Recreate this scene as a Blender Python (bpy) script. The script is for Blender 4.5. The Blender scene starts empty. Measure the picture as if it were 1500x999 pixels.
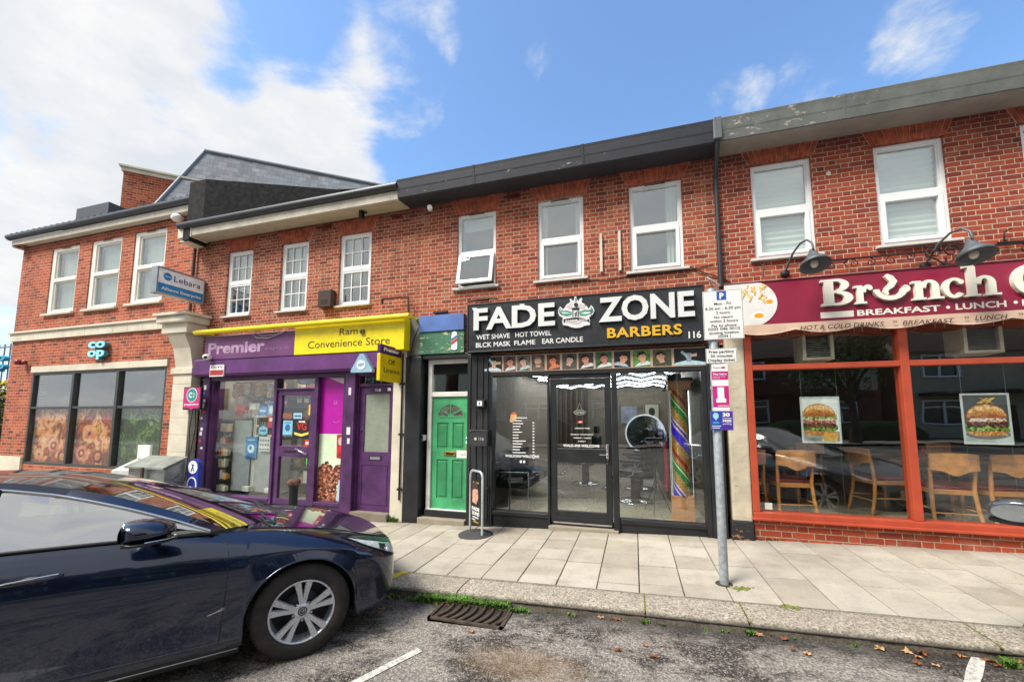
import bpy, bmesh, math, random
from mathutils import Vector, Matrix, noise
PI=math.pi; rnd=random.Random(7)
scene=bpy.context.scene
COL=scene.collection
# ---------------- surveyed camera (used to turn measured points into positions on real planes)
F_=570.0; PX_,PY_=765.0,556.0; TH=math.radians(16.05); PH=math.atan(53.5/570); HE=1.50; D=5.5
def ray(px,py):
    a=(px-PX_)/F_; b=-(py-PY_)/F_
    fy=math.cos(PH)-b*math.sin(PH); uz=math.sin(PH)+b*math.cos(PH)
    return (a*math.cos(TH)-fy*math.sin(TH), a*math.sin(TH)+fy*math.cos(TH), uz)
def at(px,py,Y):
    x,y,z=ray(px,py); t=Y/y; return (x*t, HE+z*t)
def gz(x): return .03*(max(-18,min(12,x))-.83)
def onG(px,py,dz=0):
    z=0
    for i in range(30):
        r=ray(px,py); t=(z+dz-HE)/r[2]; X,Y=r[0]*t,r[1]*t; z=gz(X)
    return X,Y,z+dz
def S(x,z,y): return x*y/D, 1.5+(z-1.5)*y/D
# ---------------- materials
def lin(h):
    h=h.lstrip('#'); o=[]
    for i in (0,2,4):
        c=int(h[i:i+2],16)/255; o.append(c/12.92 if c<=.04045 else ((c+.055)/1.055)**2.4)
    return (*o,1)
class NT:
    def __init__(s,name):
        s.m=bpy.data.materials.new(name); s.m.use_nodes=True; s.t=s.m.node_tree; s.n=s.t.nodes; s.l=s.t.links
        s.n.clear(); s.out=s.n.new('ShaderNodeOutputMaterial'); s.b=s.n.new('ShaderNodeBsdfPrincipled')
        s.l.new(s.b.outputs[0],s.out.inputs[0])
    def node(s,t,**k):
        n=s.n.new(t)
        for a,v in k.items():
            if hasattr(n,a): setattr(n,a,v)
        return n
    def set(s,i,v):
        if hasattr(v,'is_output') or isinstance(v,bpy.types.NodeSocket): s.l.new(v,i)
        elif v is not None: i.default_value=v
    def math(s,op,a,b=None,c=None,clamp=False):
        n=s.node('ShaderNodeMath'); n.operation=op; n.use_clamp=clamp
        s.set(n.inputs[0],a)
        if b is not None: s.set(n.inputs[1],b)
        if c is not None: s.set(n.inputs[2],c)
        return n.outputs[0]
    def mix(s,f,a,b,mode='MIX'):
        n=s.node('ShaderNodeMix'); n.data_type='RGBA'; n.blend_type=mode
        s.set(n.inputs[0],f); s.set(n.inputs[6],a); s.set(n.inputs[7],b); return n.outputs[2]
    def pos(s):
        return s.node('ShaderNodeNewGeometry').outputs['Position']
    def obj(s): return s.node('ShaderNodeTexCoord').outputs['Object']
    def noise(s,v,scale,detail=4,rough=.55,dist=0,col=False):
        n=s.node('ShaderNodeTexNoise'); s.set(n.inputs['Vector'],v); n.inputs['Scale'].default_value=scale
        n.inputs['Detail'].default_value=detail; n.inputs['Roughness'].default_value=rough; n.inputs['Distortion'].default_value=dist
        return n.outputs['Color' if col else 'Fac']
    def vor(s,v,scale,out='Distance',feat='F1'):
        n=s.node('ShaderNodeTexVoronoi'); n.feature=feat; s.set(n.inputs['Vector'],v); n.inputs['Scale'].default_value=scale
        return n.outputs[out]
    def map(s,v,a,b,c=0,d=1,smooth=False):
        n=s.node('ShaderNodeMapRange'); s.set(n.inputs[0],v)
        for i,x in zip((1,2,3,4),(a,b,c,d)): s.set(n.inputs[i],x)
        if smooth: n.interpolation_type='SMOOTHSTEP'
        n.clamp=True; return n.outputs[0]
    def ramp(s,f,stops):
        n=s.node('ShaderNodeValToRGB'); r=n.color_ramp
        while len(r.elements)<len(stops): r.elements.new(.5)
        for e,(p,c) in zip(r.elements,stops): e.position=p; e.color=c
        s.set(n.inputs[0],f); return n.outputs[0]
    def bump(s,h,strength=.3,dist=.01):
        n=s.node('ShaderNodeBump'); n.inputs['Strength'].default_value=strength; n.inputs['Distance'].default_value=dist
        s.l.new(h,n.inputs['Height']); s.l.new(n.outputs[0],s.b.inputs['Normal'])
    def scl(s,v,k):
        n=s.node('ShaderNodeVectorMath'); n.operation='MULTIPLY'; s.set(n.inputs[0],v); n.inputs[1].default_value=k; return n.outputs[0]
    def fin(s,col=None,rough=None,metal=0,spec=None):
        if col is not None: s.set(s.b.inputs['Base Color'],col)
        if rough is not None: s.set(s.b.inputs['Roughness'],rough)
        s.b.inputs['Metallic'].default_value=metal
        if spec is not None: s.b.inputs['Specular IOR Level'].default_value=spec
        return s.m
_mc={}
def M(hexc,rough=.55,metal=0,var=.12,scale=6,bump=.08,name=None,emit=0,dirt=.25):
    """painted / plain surface with slight mottling, grime and bump"""
    k=(hexc,rough,metal,var,scale,bump,emit,dirt)
    if k in _mc: return _mc[k]
    t=NT(name or 'paint_'+hexc); p=t.pos(); c=lin(hexc)
    n1=t.noise(p,scale,5,.6); n2=t.noise(p,scale*9,3)
    f=t.map(n1,.3,.7); a=tuple(min(1,x*(1+var)) for x in c[:3])+(1,); b=tuple(x*(1-var*1.3) for x in c[:3])+(1,)
    cc=t.mix(f,b,a)
    if dirt:
        g=t.map(t.noise(p,scale*.6,8,.75),.56,.8,0,dirt)
        cc=t.mix(g,cc,(*[x*.5+.02 for x in c[:3]],1))
    if dirt>=.15:
        w=t.map(t.noise(p,scale*2.3,9,.82),.60,.66,0,dirt*.55); cc=t.mix(w,cc,(*[min(1,x*1.5+.05) for x in c[:3]],1))
    t.fin(cc,t.map(n2,.3,.7,max(.02,rough-.08),min(1,rough+.1)),metal)
    if bump: t.bump(n2,bump,.004)
    if emit:
        t.b.inputs['Emission Color'].default_value=c; t.b.inputs['Emission Strength'].default_value=emit
    _mc[k]=t.m; return t.m
def mat_brick(name,hexes,mortar,L=.175,Hd=.0835,course=.061,j=.009,bump=.5,dark=.5,flemish=True,top_dark=False):
    t=NT(name); p=t.pos(); sep=t.node('ShaderNodeSeparateXYZ')
    wob=t.noise(p,3.0,2,col=True)
    wp=t.node('ShaderNodeVectorMath'); wp.operation='MULTIPLY_ADD'; t.l.new(wob,wp.inputs[0]); wp.inputs[1].default_value=(.007,.007,.007); t.l.new(p,wp.inputs[2])
    nz=t.noise(p,55,3,col=True); w2=t.node('ShaderNodeVectorMath'); w2.operation='MULTIPLY_ADD'; t.l.new(nz,w2.inputs[0]); w2.inputs[1].default_value=(.005,.005,.005); t.l.new(wp.outputs[0],w2.inputs[2])
    t.l.new(w2.outputs[0],sep.inputs[0])
    u=t.math('ADD',sep.outputs[0],sep.outputs[1]); v=t.math('DIVIDE',sep.outputs[2],course)
    row=t.math('FLOOR',v); fv=t.math('FRACT',v)
    per=(L+Hd) if flemish else L
    par=t.math('MODULO',t.math('ADD',row,1000),2)
    uu=t.math('DIVIDE',t.math('ADD',u,t.math('MULTIPLY',par,per*.5)),per)
    cell=t.math('FLOOR',uu); fu=t.math('FRACT',uu)
    if flemish:
        s=L/per; is_h=t.math('GREATER_THAN',fu,s)
        d1=t.math('MINIMUM',fu,t.math('ABSOLUTE',t.math('SUBTRACT',fu,s)))
        d1=t.math('MINIMUM',d1,t.math('SUBTRACT',1.0,fu))
    else:
        is_h=None; d1=t.math('MINIMUM',fu,t.math('SUBTRACT',1.0,fu))
    du=t.math('MULTIPLY',d1,per); dv=t.math('MULTIPLY',t.math('MINIMUM',fv,t.math('SUBTRACT',1.0,fv)),course)
    dm=t.math('MINIMUM',du,dv)
    mask=t.map(dm,j*.30,j*.52)   # 0 mortar, 1 brick
    cv=t.node('ShaderNodeCombineXYZ'); t.set(cv.inputs[0],cell); t.set(cv.inputs[1],row)
    if is_h is not None: t.set(cv.inputs[2],is_h)
    wn=t.node('ShaderNodeTexWhiteNoise'); t.l.new(cv.outputs[0],wn.inputs[0])
    n=len(hexes); stops=[(i/(n-1)*1.0,lin(h)) for i,h in enumerate(hexes)]
    bc=t.ramp(wn.outputs[0],stops)
    fine=t.noise(p,70,4,.7); big=t.noise(p,1.1,5,.65)
    bc=t.mix(t.map(fine,.35,.75,0,.5),bc,lin('#5a2416'))
    bc=t.mix(t.map(fine,.62,.8,0,.35),bc,lin('#e8a487'))
    mc=t.mix(t.map(t.noise(p,20,3),.3,.7),lin(mortar),tuple(x*.62 for x in lin(mortar)[:3])+(1,))
    c=t.mix(mask,mc,bc)
    c=t.mix(t.map(big,.5,.75,0,dark),c,lin('#3c2320'),'MIX')
    c=t.mix(t.map(t.noise(p,2.3,5,.7),.58,.78,0,.3),c,lin('#cdb09a'))
    c=t.mix(t.map(t.noise(t.scl(p,(3,3,.5)),1.6,6,.7),.52,.74,0,.5),c,lin('#4a2c22'))
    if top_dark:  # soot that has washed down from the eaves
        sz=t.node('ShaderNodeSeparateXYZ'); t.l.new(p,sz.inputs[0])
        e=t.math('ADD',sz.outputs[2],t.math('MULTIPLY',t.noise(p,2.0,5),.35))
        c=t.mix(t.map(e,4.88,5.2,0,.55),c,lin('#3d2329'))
    t.fin(c,.88)
    h=t.math('ADD',t.math('MULTIPLY',mask,1.0),t.math('MULTIPLY',fine,.45)); t.bump(h,bump,.008)
    return t.m
def mat_glass(name,tint='#f4f8f6',k=.06,rough=0,mult=1.0,wav=.25):
    t=NT(name); t.n.remove(t.b)
    tr=t.node('ShaderNodeBsdfTransparent'); tr.inputs[0].default_value=lin(tint)
    gl=t.node('ShaderNodeBsdfGlossy'); gl.inputs['Roughness'].default_value=rough; gl.inputs[0].default_value=(1,1,1,1)
    ge=t.node('ShaderNodeNewGeometry'); dp=t.node('ShaderNodeVectorMath'); dp.operation='DOT_PRODUCT'; t.l.new(ge.outputs['Normal'],dp.inputs[0]); t.l.new(ge.outputs['Incoming'],dp.inputs[1])
    fz=t.math('POWER',t.math('SUBTRACT',1.0,t.math('ABSOLUTE',dp.outputs['Value'])),5.0)
    w=t.noise(t.pos(),.9,2); bp=t.node('ShaderNodeBump'); bp.inputs['Strength'].default_value=wav; bp.inputs['Distance'].default_value=.012; t.l.new(w,bp.inputs['Height'])
    t.l.new(bp.outputs[0],gl.inputs['Normal'])
    f=t.math('ADD',t.math('MULTIPLY',fz,mult),k,clamp=True)
    mx=t.node('ShaderNodeMixShader'); t.l.new(f,mx.inputs[0]); t.l.new(tr.outputs[0],mx.inputs[1]); t.l.new(gl.outputs[0],mx.inputs[2])
    t.l.new(mx.outputs[0],t.out.inputs[0]); return t.m
def mat_emit(hexc,st,name='lamp'):
    t=NT(name); t.fin(lin(hexc),.5); t.b.inputs['Emission Color'].default_value=lin(hexc); t.b.inputs['Emission Strength'].default_value=st; return t.m
# ---------------- mesh builder
class MB:
    def __init__(s): s.v=[]; s.f=[]; s.mi=[]; s.mats=[]; s.cur=0; s.T=None; s.sm=set()
    def use(s,m):
        if m not in s.mats: s.mats.append(m)
        s.cur=s.mats.index(m); return s
    def add(s,vs,fs,smooth=False):
        b=len(s.v)
        for v in vs:
            v=Vector(v); s.v.append(s.T@v if s.T else v)
        for f in fs:
            if smooth: s.sm.add(len(s.f))
            s.f.append([b+i for i in f]); s.mi.append(s.cur)
        return s
    def box(s,x0,x1,y0,y1,z0,z1):
        v=[(x,y,z) for x in(x0,x1) for y in(y0,y1) for z in(z0,z1)]
        return s.add(v,[(0,1,3,2),(4,6,7,5),(0,4,5,1),(2,3,7,6),(0,2,6,4),(1,5,7,3)])
    def bbox(s,x0,x1,y0,y1,z0,z1,b=.006):
        """box with bevelled edges"""
        bm=bmesh.new(); bmesh.ops.create_cube(bm,size=1)
        for v in bm.verts: v.co=Vector(((x0+x1)/2+v.co.x*(x1-x0),(y0+y1)/2+v.co.y*(y1-y0),(z0+z1)/2+v.co.z*(z1-z0)))
        b=min(b,(x1-x0)*.45,(y1-y0)*.45,(z1-z0)*.45)
        bmesh.ops.bevel(bm,geom=list(bm.edges),offset=b,segments=2,affect='EDGES',profile=.5)
        bm.verts.index_update(); s.add([v.co.copy() for v in bm.verts],[[v.index for v in f.verts] for f in bm.faces]); bm.free(); return s
    def quad(s,a,b,c,d): return s.add([a,b,c,d],[(0,1,2,3)])
    def prism(s,pts,y0,y1,smooth=False):
        """pts (x,z) outline, extruded along y"""
        n=len(pts); ar=sum(pts[i][0]*pts[(i+1)%n][1]-pts[(i+1)%n][0]*pts[i][1] for i in range(n))
        if ar<0: pts=pts[::-1]
        v=[(x,y0,z) for x,z in pts]+[(x,y1,z) for x,z in pts]
        return s.add(v,[list(range(n)),list(range(2*n-1,n-1,-1))]+[(i+n,(i+1)%n+n,(i+1)%n,i) for i in range(n)])
    def extx(s,prof,x0,x1,smooth=False):
        """closed (y,z) profile extruded along x"""
        n=len(prof); v=[(x0,y,z) for y,z in prof]+[(x1,y,z) for y,z in prof]
        s.add(v,[[i,(i+1)%n,(i+1)%n+n,i+n] for i in range(n)],smooth)
        return s.add(v,[list(range(n-1,-1,-1)),list(range(n,2*n))])
    def ell(s,cx,cz,rx,rz,y0,y1,n=24,a0=0,a1=2*PI):
        return s.prism([(cx+rx*math.cos(a0+(a1-a0)*i/n),cz+rz*math.sin(a0+(a1-a0)*i/n)) for i in range(n if a1-a0>6.28 else n+1)],y0,y1)
    def ring(s,cx,cz,rx,rz,wx,wz,y0,y1,a0=0,a1=2*PI,n=28):
        o=[(cx+rx*math.cos(a0+(a1-a0)*i/n),cz+rz*math.sin(a0+(a1-a0)*i/n)) for i in range(n+1)]
        q=[(cx+wx*math.cos(a0+(a1-a0)*i/n),cz+wz*math.sin(a0+(a1-a0)*i/n)) for i in range(n+1)]
        v=[];f=[]
        for a,b in zip(o,q): v+=[(a[0],y0,a[1]),(b[0],y0,b[1]),(b[0],y1,b[1]),(a[0],y1,a[1])]
        for i in range(n):
            for k in range(4): f.append((4*i+k,4*i+(k+1)%4,4*i+4+(k+1)%4,4*i+4+k))
        f+= [(0,3,2,1),(4*n,4*n+1,4*n+2,4*n+3)]
        return s.add(v,f)
    def tube(s,pts,r,n=8,caps=True,smooth=True):
        pts=[Vector(p) for p in pts]; m=len(pts); rr=r if isinstance(r,(list,tuple)) else [r]*m
        v=[];f=[]; up=None
        for i,p in enumerate(pts):
            d=(pts[min(i+1,m-1)]-pts[max(i-1,0)]).normalized()
            if up is None:
                up=Vector((0,0,1)) if abs(d.z)<.9 else Vector((1,0,0))
            a=d.cross(up).normalized(); b=a.cross(d).normalized(); up=b
            for k in range(n):
                q=2*PI*k/n; v.append(p+rr[i]*(math.cos(q)*a+math.sin(q)*b))
        for i in range(m-1):
            for k in range(n): f.append((i*n+k,i*n+(k+1)%n,(i+1)*n+(k+1)%n,(i+1)*n+k))
        s.add(v,f,smooth)
        if caps: s.add(v[:n],[list(range(n-1,-1,-1))]); s.add(v[-n:],[list(range(n))])
        return s
    def lathe(s,prof,c=(0,0,0),n=24,smooth=True,axis='z'):
        """prof (r,h)"""
        v=[];f=[]
        for r,h in prof:
            for k in range(n):
                a=2*PI*k/n
                if axis=='z': v.append((c[0]+r*math.cos(a),c[1]+r*math.sin(a),c[2]+h))
                else: v.append((c[0]+r*math.cos(a),c[1]+h,c[2]+r*math.sin(a)))
        for i in range(len(prof)-1):
            for k in range(n): f.append((i*n+k,i*n+(k+1)%n,(i+1)*n+(k+1)%n,(i+1)*n+k))
        return s.add(v,f,smooth)
    def sphere(s,c,r,n=12):
        rx,ry,rz=r if isinstance(r,tuple) else (r,r,r); v=[];f=[]
        for i in range(n//2+1):
            t=PI*i/(n//2)
            for k in range(n):
                a=2*PI*k/n; v.append((c[0]+rx*math.sin(t)*math.cos(a),c[1]+ry*math.sin(t)*math.sin(a),c[2]+rz*math.cos(t)))
        for i in range(n//2):
            for k in range(n): f.append((i*n+k,(i+1)*n+k,(i+1)*n+(k+1)%n,i*n+(k+1)%n))
        return s.add(v,f,True)
    def grid(s,fn,nu,nv,smooth=True,flip=False):
        v=[fn(i/nu,j/nv) for i in range(nu+1) for j in range(nv+1)]
        f=[]
        for i in range(nu):
            for j in range(nv):
                q=(i*(nv+1)+j,i*(nv+1)+j+1,(i+1)*(nv+1)+j+1,(i+1)*(nv+1)+j)
                f.append(q[::-1] if flip else q)
        return s.add(v,f,smooth)
    def text(s,txt,x0,x1,z0,h,y,depth=.006,bold=0,shear=0,space=1.0,mono=None):
        """lettering in the xz plane facing -y; x0..x1 width, z0 baseline, h cap height"""
        vs,fs,w,cap=text_mesh(txt,bold,shear,space)
        kx=(x1-x0)/w; kz=h/cap
        return s.add([(x0+a*kx, y-(0 if c<.0001 else depth) , z0+b*kz) for a,b,c in vs],fs)
    def build(s,name,parent=None,loc=None,**props):
        root=parent
        while root is not None and root.parent is not None: root=root.parent
        if root is not None: o0=Vector(root['_loc'])
        else:
            if loc is None:
                xs=[v.x for v in s.v]; ys=[v.y for v in s.v]; zs=[v.z for v in s.v]
                loc=((min(xs)+max(xs))/2,(min(ys)+max(ys))/2,min(zs))
            o0=Vector(loc)
        me=bpy.data.meshes.new(name); me.from_pydata([tuple(v-o0) for v in s.v],[],s.f)
        for m in s.mats: me.materials.append(m)
        me.polygons.foreach_set('material_index',s.mi)
        sm=[i in s.sm for i in range(len(s.f))]; me.polygons.foreach_set('use_smooth',sm); me.update()
        ob=bpy.data.objects.new(name,me); COL.objects.link(ob)
        if parent is not None: ob.parent=parent
        else: ob.location=o0; ob['_loc']=tuple(o0)
        for k,v in props.items(): ob[k]=v
        return ob
_tc={}
def text_mesh(txt,bold,shear,space):
    k=(txt,bold,shear,space)
    if k in _tc: return _tc[k]
    def mk(t):
        cu=bpy.data.curves.new('t','FONT'); cu.body=t; cu.size=1; cu.offset=bold; cu.shear=shear; cu.space_character=space; cu.extrude=.01; cu.resolution_u=3
        o=bpy.data.objects.new('t',cu); COL.objects.link(o); dg=bpy.context.evaluated_depsgraph_get()
        me=bpy.data.meshes.new_from_object(o.evaluated_get(dg)); vs=[tuple(v.co) for v in me.vertices]; fs=[list(p.vertices) for p in me.polygons]
        bpy.data.objects.remove(o); bpy.data.curves.remove(cu); bpy.data.meshes.remove(me); return vs,fs
    vs,fs=mk(txt); hv,_=mk('H'); cap=max(v[1] for v in hv)-min(v[1] for v in hv)
    xm=min(v[0] for v in vs); w=max(v[0] for v in vs)-xm
    _tc[k]=([(a-xm,b,c) for a,b,c in vs],fs,w,cap); return _tc[k]
def thing(name,label,cat,loc,group=None):
    o=bpy.data.objects.new(name,None); COL.objects.link(o); o.location=loc; o['_loc']=tuple(loc); o['label']=label; o['category']=cat
    if group: o['group']=group
    o.empty_display_size=.1
    return o
def tag(o,label,cat,group=None):
    o['label']=label; o['category']=cat
    if group: o['group']=group
    return o
def copy_tree(o,parent=None):
    c=o.copy(); COL.objects.link(c); c.parent=parent
    for ch in list(o.children): copy_tree(ch,c)
    return c
def wall(mb,x0,x1,z0,z1,y0,y1,holes):
    """upright wall slab in the xz plane with rectangular openings (x0,x1,z0,z1)"""
    xs=sorted({x0,x1,*[h[0] for h in holes],*[h[1] for h in holes]}); zs=sorted({z0,z1,*[h[2] for h in holes],*[h[3] for h in holes]})
    def hole(a,b,c,d): return any(h[0]<=a+1e-6 and b<=h[1]+1e-6 and h[2]<=c+1e-6 and d<=h[3]+1e-6 for h in holes)
    for a,b in zip(xs,xs[1:]):
        for c,d in zip(zs,zs[1:]):
            if not hole(a,b,c,d):
                mb.quad((a,y0,c),(b,y0,c),(b,y0,d),(a,y0,d)); mb.quad((b,y1,c),(a,y1,c),(a,y1,d),(b,y1,d))
    for h in holes+[(x0,x1,z0,z1)]:
        a,b,c,d=h
        mb.quad((a,y0,c),(a,y1,c),(a,y1,d),(a,y0,d)); mb.quad((b,y0,c),(b,y1,c),(b,y1,d),(b,y0,d))
        mb.quad((a,y0,c),(b,y0,c),(b,y1,c),(a,y1,c)); mb.quad((a,y0,d),(b,y0,d),(b,y1,d),(a,y1,d))
    return mb
def frame(mb,x0,x1,z0,z1,y0,y1,w,b=.004):
    mb.bbox(x0,x0+w,y0,y1,z0,z1,b); mb.bbox(x1-w,x1,y0,y1,z0,z1,b)
    mb.bbox(x0+w,x1-w,y0+.001,y1-.001,z0,z0+w,b); mb.bbox(x0+w,x1-w,y0+.001,y1-.001,z1-w,z1,b); return mb
# common materials
UPVC=M('#e6e8e8',.3,var=.04,dirt=.18,name='white_upvc'); CREAM=M('#cfc8b4',.7,scale=3,dirt=.35,name='cream_stone')
BLACK=M('#1d1f22',.45,scale=4,var=.35,dirt=.3,name='black_paint'); DARK=M('#0c0d0e',.6,name='dark'); GREYM=M('#8d9296',.4,.8,name='galvanised')
PURP=M('#4e2a58',.42,var=.35,scale=4,bump=.1,name='purple_paint'); WHITE=M('#e9e9e6',.5,var=.03,dirt=.05,name='white')
YEL=M('#e8d400',.42,var=.08,name='yellow_paint'); CHROME=M('#cfd2d4',.12,1,var=.03,bump=0,dirt=0,name='chrome')
SHOPGLASS=mat_glass('shop_glass','#f8fbf9',.09,mult=.42); UPGLASS=mat_glass('window_glass','#eef4f2',.22,mult=.6); CARGLASS=mat_glass('car_glass','#b4c6bc',.5,mult=.7,wav=0)
FROST=M('#8a9184',.25,var=.1,bump=.3,scale=5,name='obscured_glass')
# ================= GROUND
def mat_road():
    t=NT('asphalt'); p=t.pos()
    v=t.vor(p,110,'Color'); sep=t.node('ShaderNodeSeparateColor'); t.l.new(v,sep.inputs[0])
    st=t.ramp(sep.outputs[0],[(0,lin('#1d1b1a')),(.45,lin('#403b37')),(.75,lin('#68605a')),(1,lin('#aaa092'))])
    wet=t.noise(p,1.1,8,.75,.5); w2=t.noise(t.scl(p,(1.0,2.4,1)),2.4,9,.8)
    m=t.math('ADD',t.math('MULTIPLY',wet,.55),t.math('MULTIPLY',w2,.55))
    lt=t.mix(t.map(t.noise(p,60,4,.7),.42,.62),lin('#77706a'),lin('#c4bcb0'))
    c=t.mix(t.map(m,.50,.585,0,.92,True),st,lt)
    c=t.mix(t.map(t.noise(p,240,2),.3,.7,.0,.45),c,lin('#24211f'))
    sp=t.node('ShaderNodeSeparateXYZ'); t.l.new(p,sp.inputs[0])
    # rusty puddle stain left near the drain
    dx=t.math('SUBTRACT',sp.outputs[0],-.75); dy=t.math('SUBTRACT',sp.outputs[1],2.62)
    dd=t.math('SQRT',t.math('ADD',t.math('MULTIPLY',t.math('MULTIPLY',dx,dx),.55),t.math('MULTIPLY',t.math('MULTIPLY',dy,dy),3.2)))
    dd=t.math('ADD',dd,t.math('MULTIPLY',t.noise(p,6,5,.7),.35))
    c=t.mix(t.map(dd,.28,.62,.5,0,True),c,lin('#7a6040'))
    # darker along the gutter
    g=t.math('ADD',sp.outputs[1],t.math('MULTIPLY',t.noise(p,7,5,.7),.22))
    c=t.mix(t.map(g,3.18,3.42,0,.75),c,lin('#2c2824'))
    t.fin(c,t.map(wet,.35,.7,.6,.95)); t.bump(t.math('ADD',t.vor(p,120),t.math('MULTIPLY',t.noise(p,40,4),.6)),.75,.008); return t.m
ROAD=mat_road()
def sheet(mb,x0,x1,y0,y1,dz,nx=60,ny=2):
    mb.grid(lambda u,v:(x0+(x1-x0)*u,y0+(y1-y0)*v,gz(x0+(x1-x0)*u)+dz),nx,ny,False,True)
xs=[-300,-120,-60,-30,-18]+[-18+i*1.0 for i in range(1,30)]+[12,30,60,120,300]
def gsheet(name,y0,y1,dz,mat,y2=None):
    b=MB().use(mat); v=[];f=[]
    for x in xs: v+= [(x,y0,gz(x)+dz),(x,y1,gz(x)+dz)]
    for i in range(len(xs)-1): f.append((2*i,2*i+2,2*i+3,2*i+1))
    b.add(v,f); o=b.build(name,loc=(0,0,0)); o['kind']='structure'; return o
gsheet('road',-9.5,3.345,-.075,ROAD)
JOINT=M('#39342d',.95,var=.3,scale=20,bump=.3,name='joint_sand')
gsheet('ground',3.33,300,-.025,JOINT)
gsheet('ground',-300,-11.5,0.02,M('#5d5a50',.95,var=.3,name='far_ground'))
gsheet('pavement',-11.5,-9.5,.03,M('#8f8a82',.9,name='far_pavement'))
# paving slabs
def mat_slab():
    t=NT('concrete_slab'); p=t.pos(); at_=t.node('ShaderNodeAttribute'); at_.attribute_name='tone'
    base=t.ramp(at_.outputs['Fac'],[(0,lin('#a49b8b')),(.35,lin('#b0a899')),(.7,lin('#bab3a4')),(1,lin('#b1a899'))])
    c=t.mix(t.map(t.noise(p,2.2,8,.75),.46,.72,0,.6),base,lin('#776f62'))
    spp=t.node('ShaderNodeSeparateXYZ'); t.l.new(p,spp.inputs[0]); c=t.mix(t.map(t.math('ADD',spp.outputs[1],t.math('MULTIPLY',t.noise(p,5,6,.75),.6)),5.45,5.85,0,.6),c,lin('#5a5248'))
    c=t.mix(t.map(t.noise(p,90,3,.7),.5,.75,0,.5),c,lin('#6f675b'))
    c=t.mix(t.map(t.noise(p,1.4,5,.6),.62,.8,0,.5),c,lin('#a8835f'))
    c=t.mix(t.map(t.noise(p,9,6,.8),.64,.7,0,.35),c,lin('#57503f'))
    c=t.mix(t.map(t.vor(p,4.2),.035,.055,.65,0),c,lin('#4d463c'))
    c=t.mix(t.map(t.noise(p,34,5,.8),.60,.68,0,.3),c,lin('#8a7f6e'))
    c=t.mix(t.map(t.noise(t.scl(p,(1,1,1)),.8,4,.6),.4,.7,0,.3),c,lin('#8b867d'))
    t.fin(c,.9); t.bump(t.noise(p,130,4,.7),.5,.004); return t.m
SLAB=mat_slab()
b=MB().use(SLAB); tones=[]
W=.37; k0=-48; x=.74+W*k0; r=random.Random(3)
while x<11.5:
    y=5.47-r.uniform(.0,.4); ycur=5.47; first=True
    while ycur>3.70:
        L=(r.uniform(.25,.5) if first else r.choice([.33,.37,.41,.45])); first=False
        y1=ycur; y0=max(3.69,ycur-L)
        if y0-3.69<.14: y0=3.69
        g=.0048; dzz=r.uniform(-.003,.003); tl=r.uniform(-.002,.002); xa,xb,ya,yb=x+g,x+W-g,y0+g*1.2,y1-g*1.2; e=.003
        t_=r.random(); n0=len(b.f)
        za=gz(xa)+dzz; zb=gz(xb)+dzz+tl
        v=[(xa,ya,za-.03),(xb,ya,zb-.03),(xb,yb,zb-.03),(xa,yb,za-.03),(xa,ya,za-e),(xb,ya,zb-e),(xb,yb,zb-e),(xa,yb,za-e),(xa+e,ya+e,za),(xb-e,ya+e,zb),(xb-e,yb-e,zb),(xa+e,yb-e,za)]
        f=[(0,1,5,4),(1,2,6,5),(2,3,7,6),(3,0,4,7),(4,5,9,8),(5,6,10,9),(6,7,11,10),(7,4,8,11),(8,9,10,11)]
        b.add(v,f); tones+=[t_]*len(f); ycur=y0
    x+=W
o=b.build('pavement',loc=(0,0,0)); o['kind']='structure'
a=o.data.attributes.new('tone','FLOAT','FACE'); a.data.foreach_set('value',tones)
# kerb
def mat_granite():
    t=NT('granite_kerb'); p=t.pos(); sp=t.node('ShaderNodeSeparateXYZ'); t.l.new(p,sp.inputs[0])
    v=t.vor(p,95,'Color'); s=t.node('ShaderNodeSeparateColor'); t.l.new(v,s.inputs[0])
    c=t.ramp(s.outputs[0],[(0,lin('#6c6558')),(.3,lin('#948b7c')),(.7,lin('#aba293')),(1,lin('#c4bbaa'))])
    c=t.mix(t.map(t.noise(p,3,6,.7),.45,.75,0,.5),c,lin('#6c6353'))
    nrm=t.node('ShaderNodeNewGeometry'); sn=t.node('ShaderNodeSeparateXYZ'); t.l.new(nrm.outputs['Normal'],sn.inputs[0])
    g=t.math('ADD',sp.outputs[1],t.math('MULTIPLY',t.noise(p,22,5,.7),.05))
    c=t.mix(t.map(g,3.37,3.40,.8,0),c,lin('#3b352c'))   # darker on the road-side face and edge
    t.fin(c,.9); t.bump(t.noise(p,60,6,.75),.8,.012); return t.m
GRAN=mat_granite()
b=MB().use(GRAN); js=[-18,-16.2,-14.4,-12.8,-11.0,-9.4,-7.6,-5.9,-4.3,-2.95,-1.58,.04,.77,2.2,3.6,5.2,6.8,8.4,10,12]
r=random.Random(5)
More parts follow.
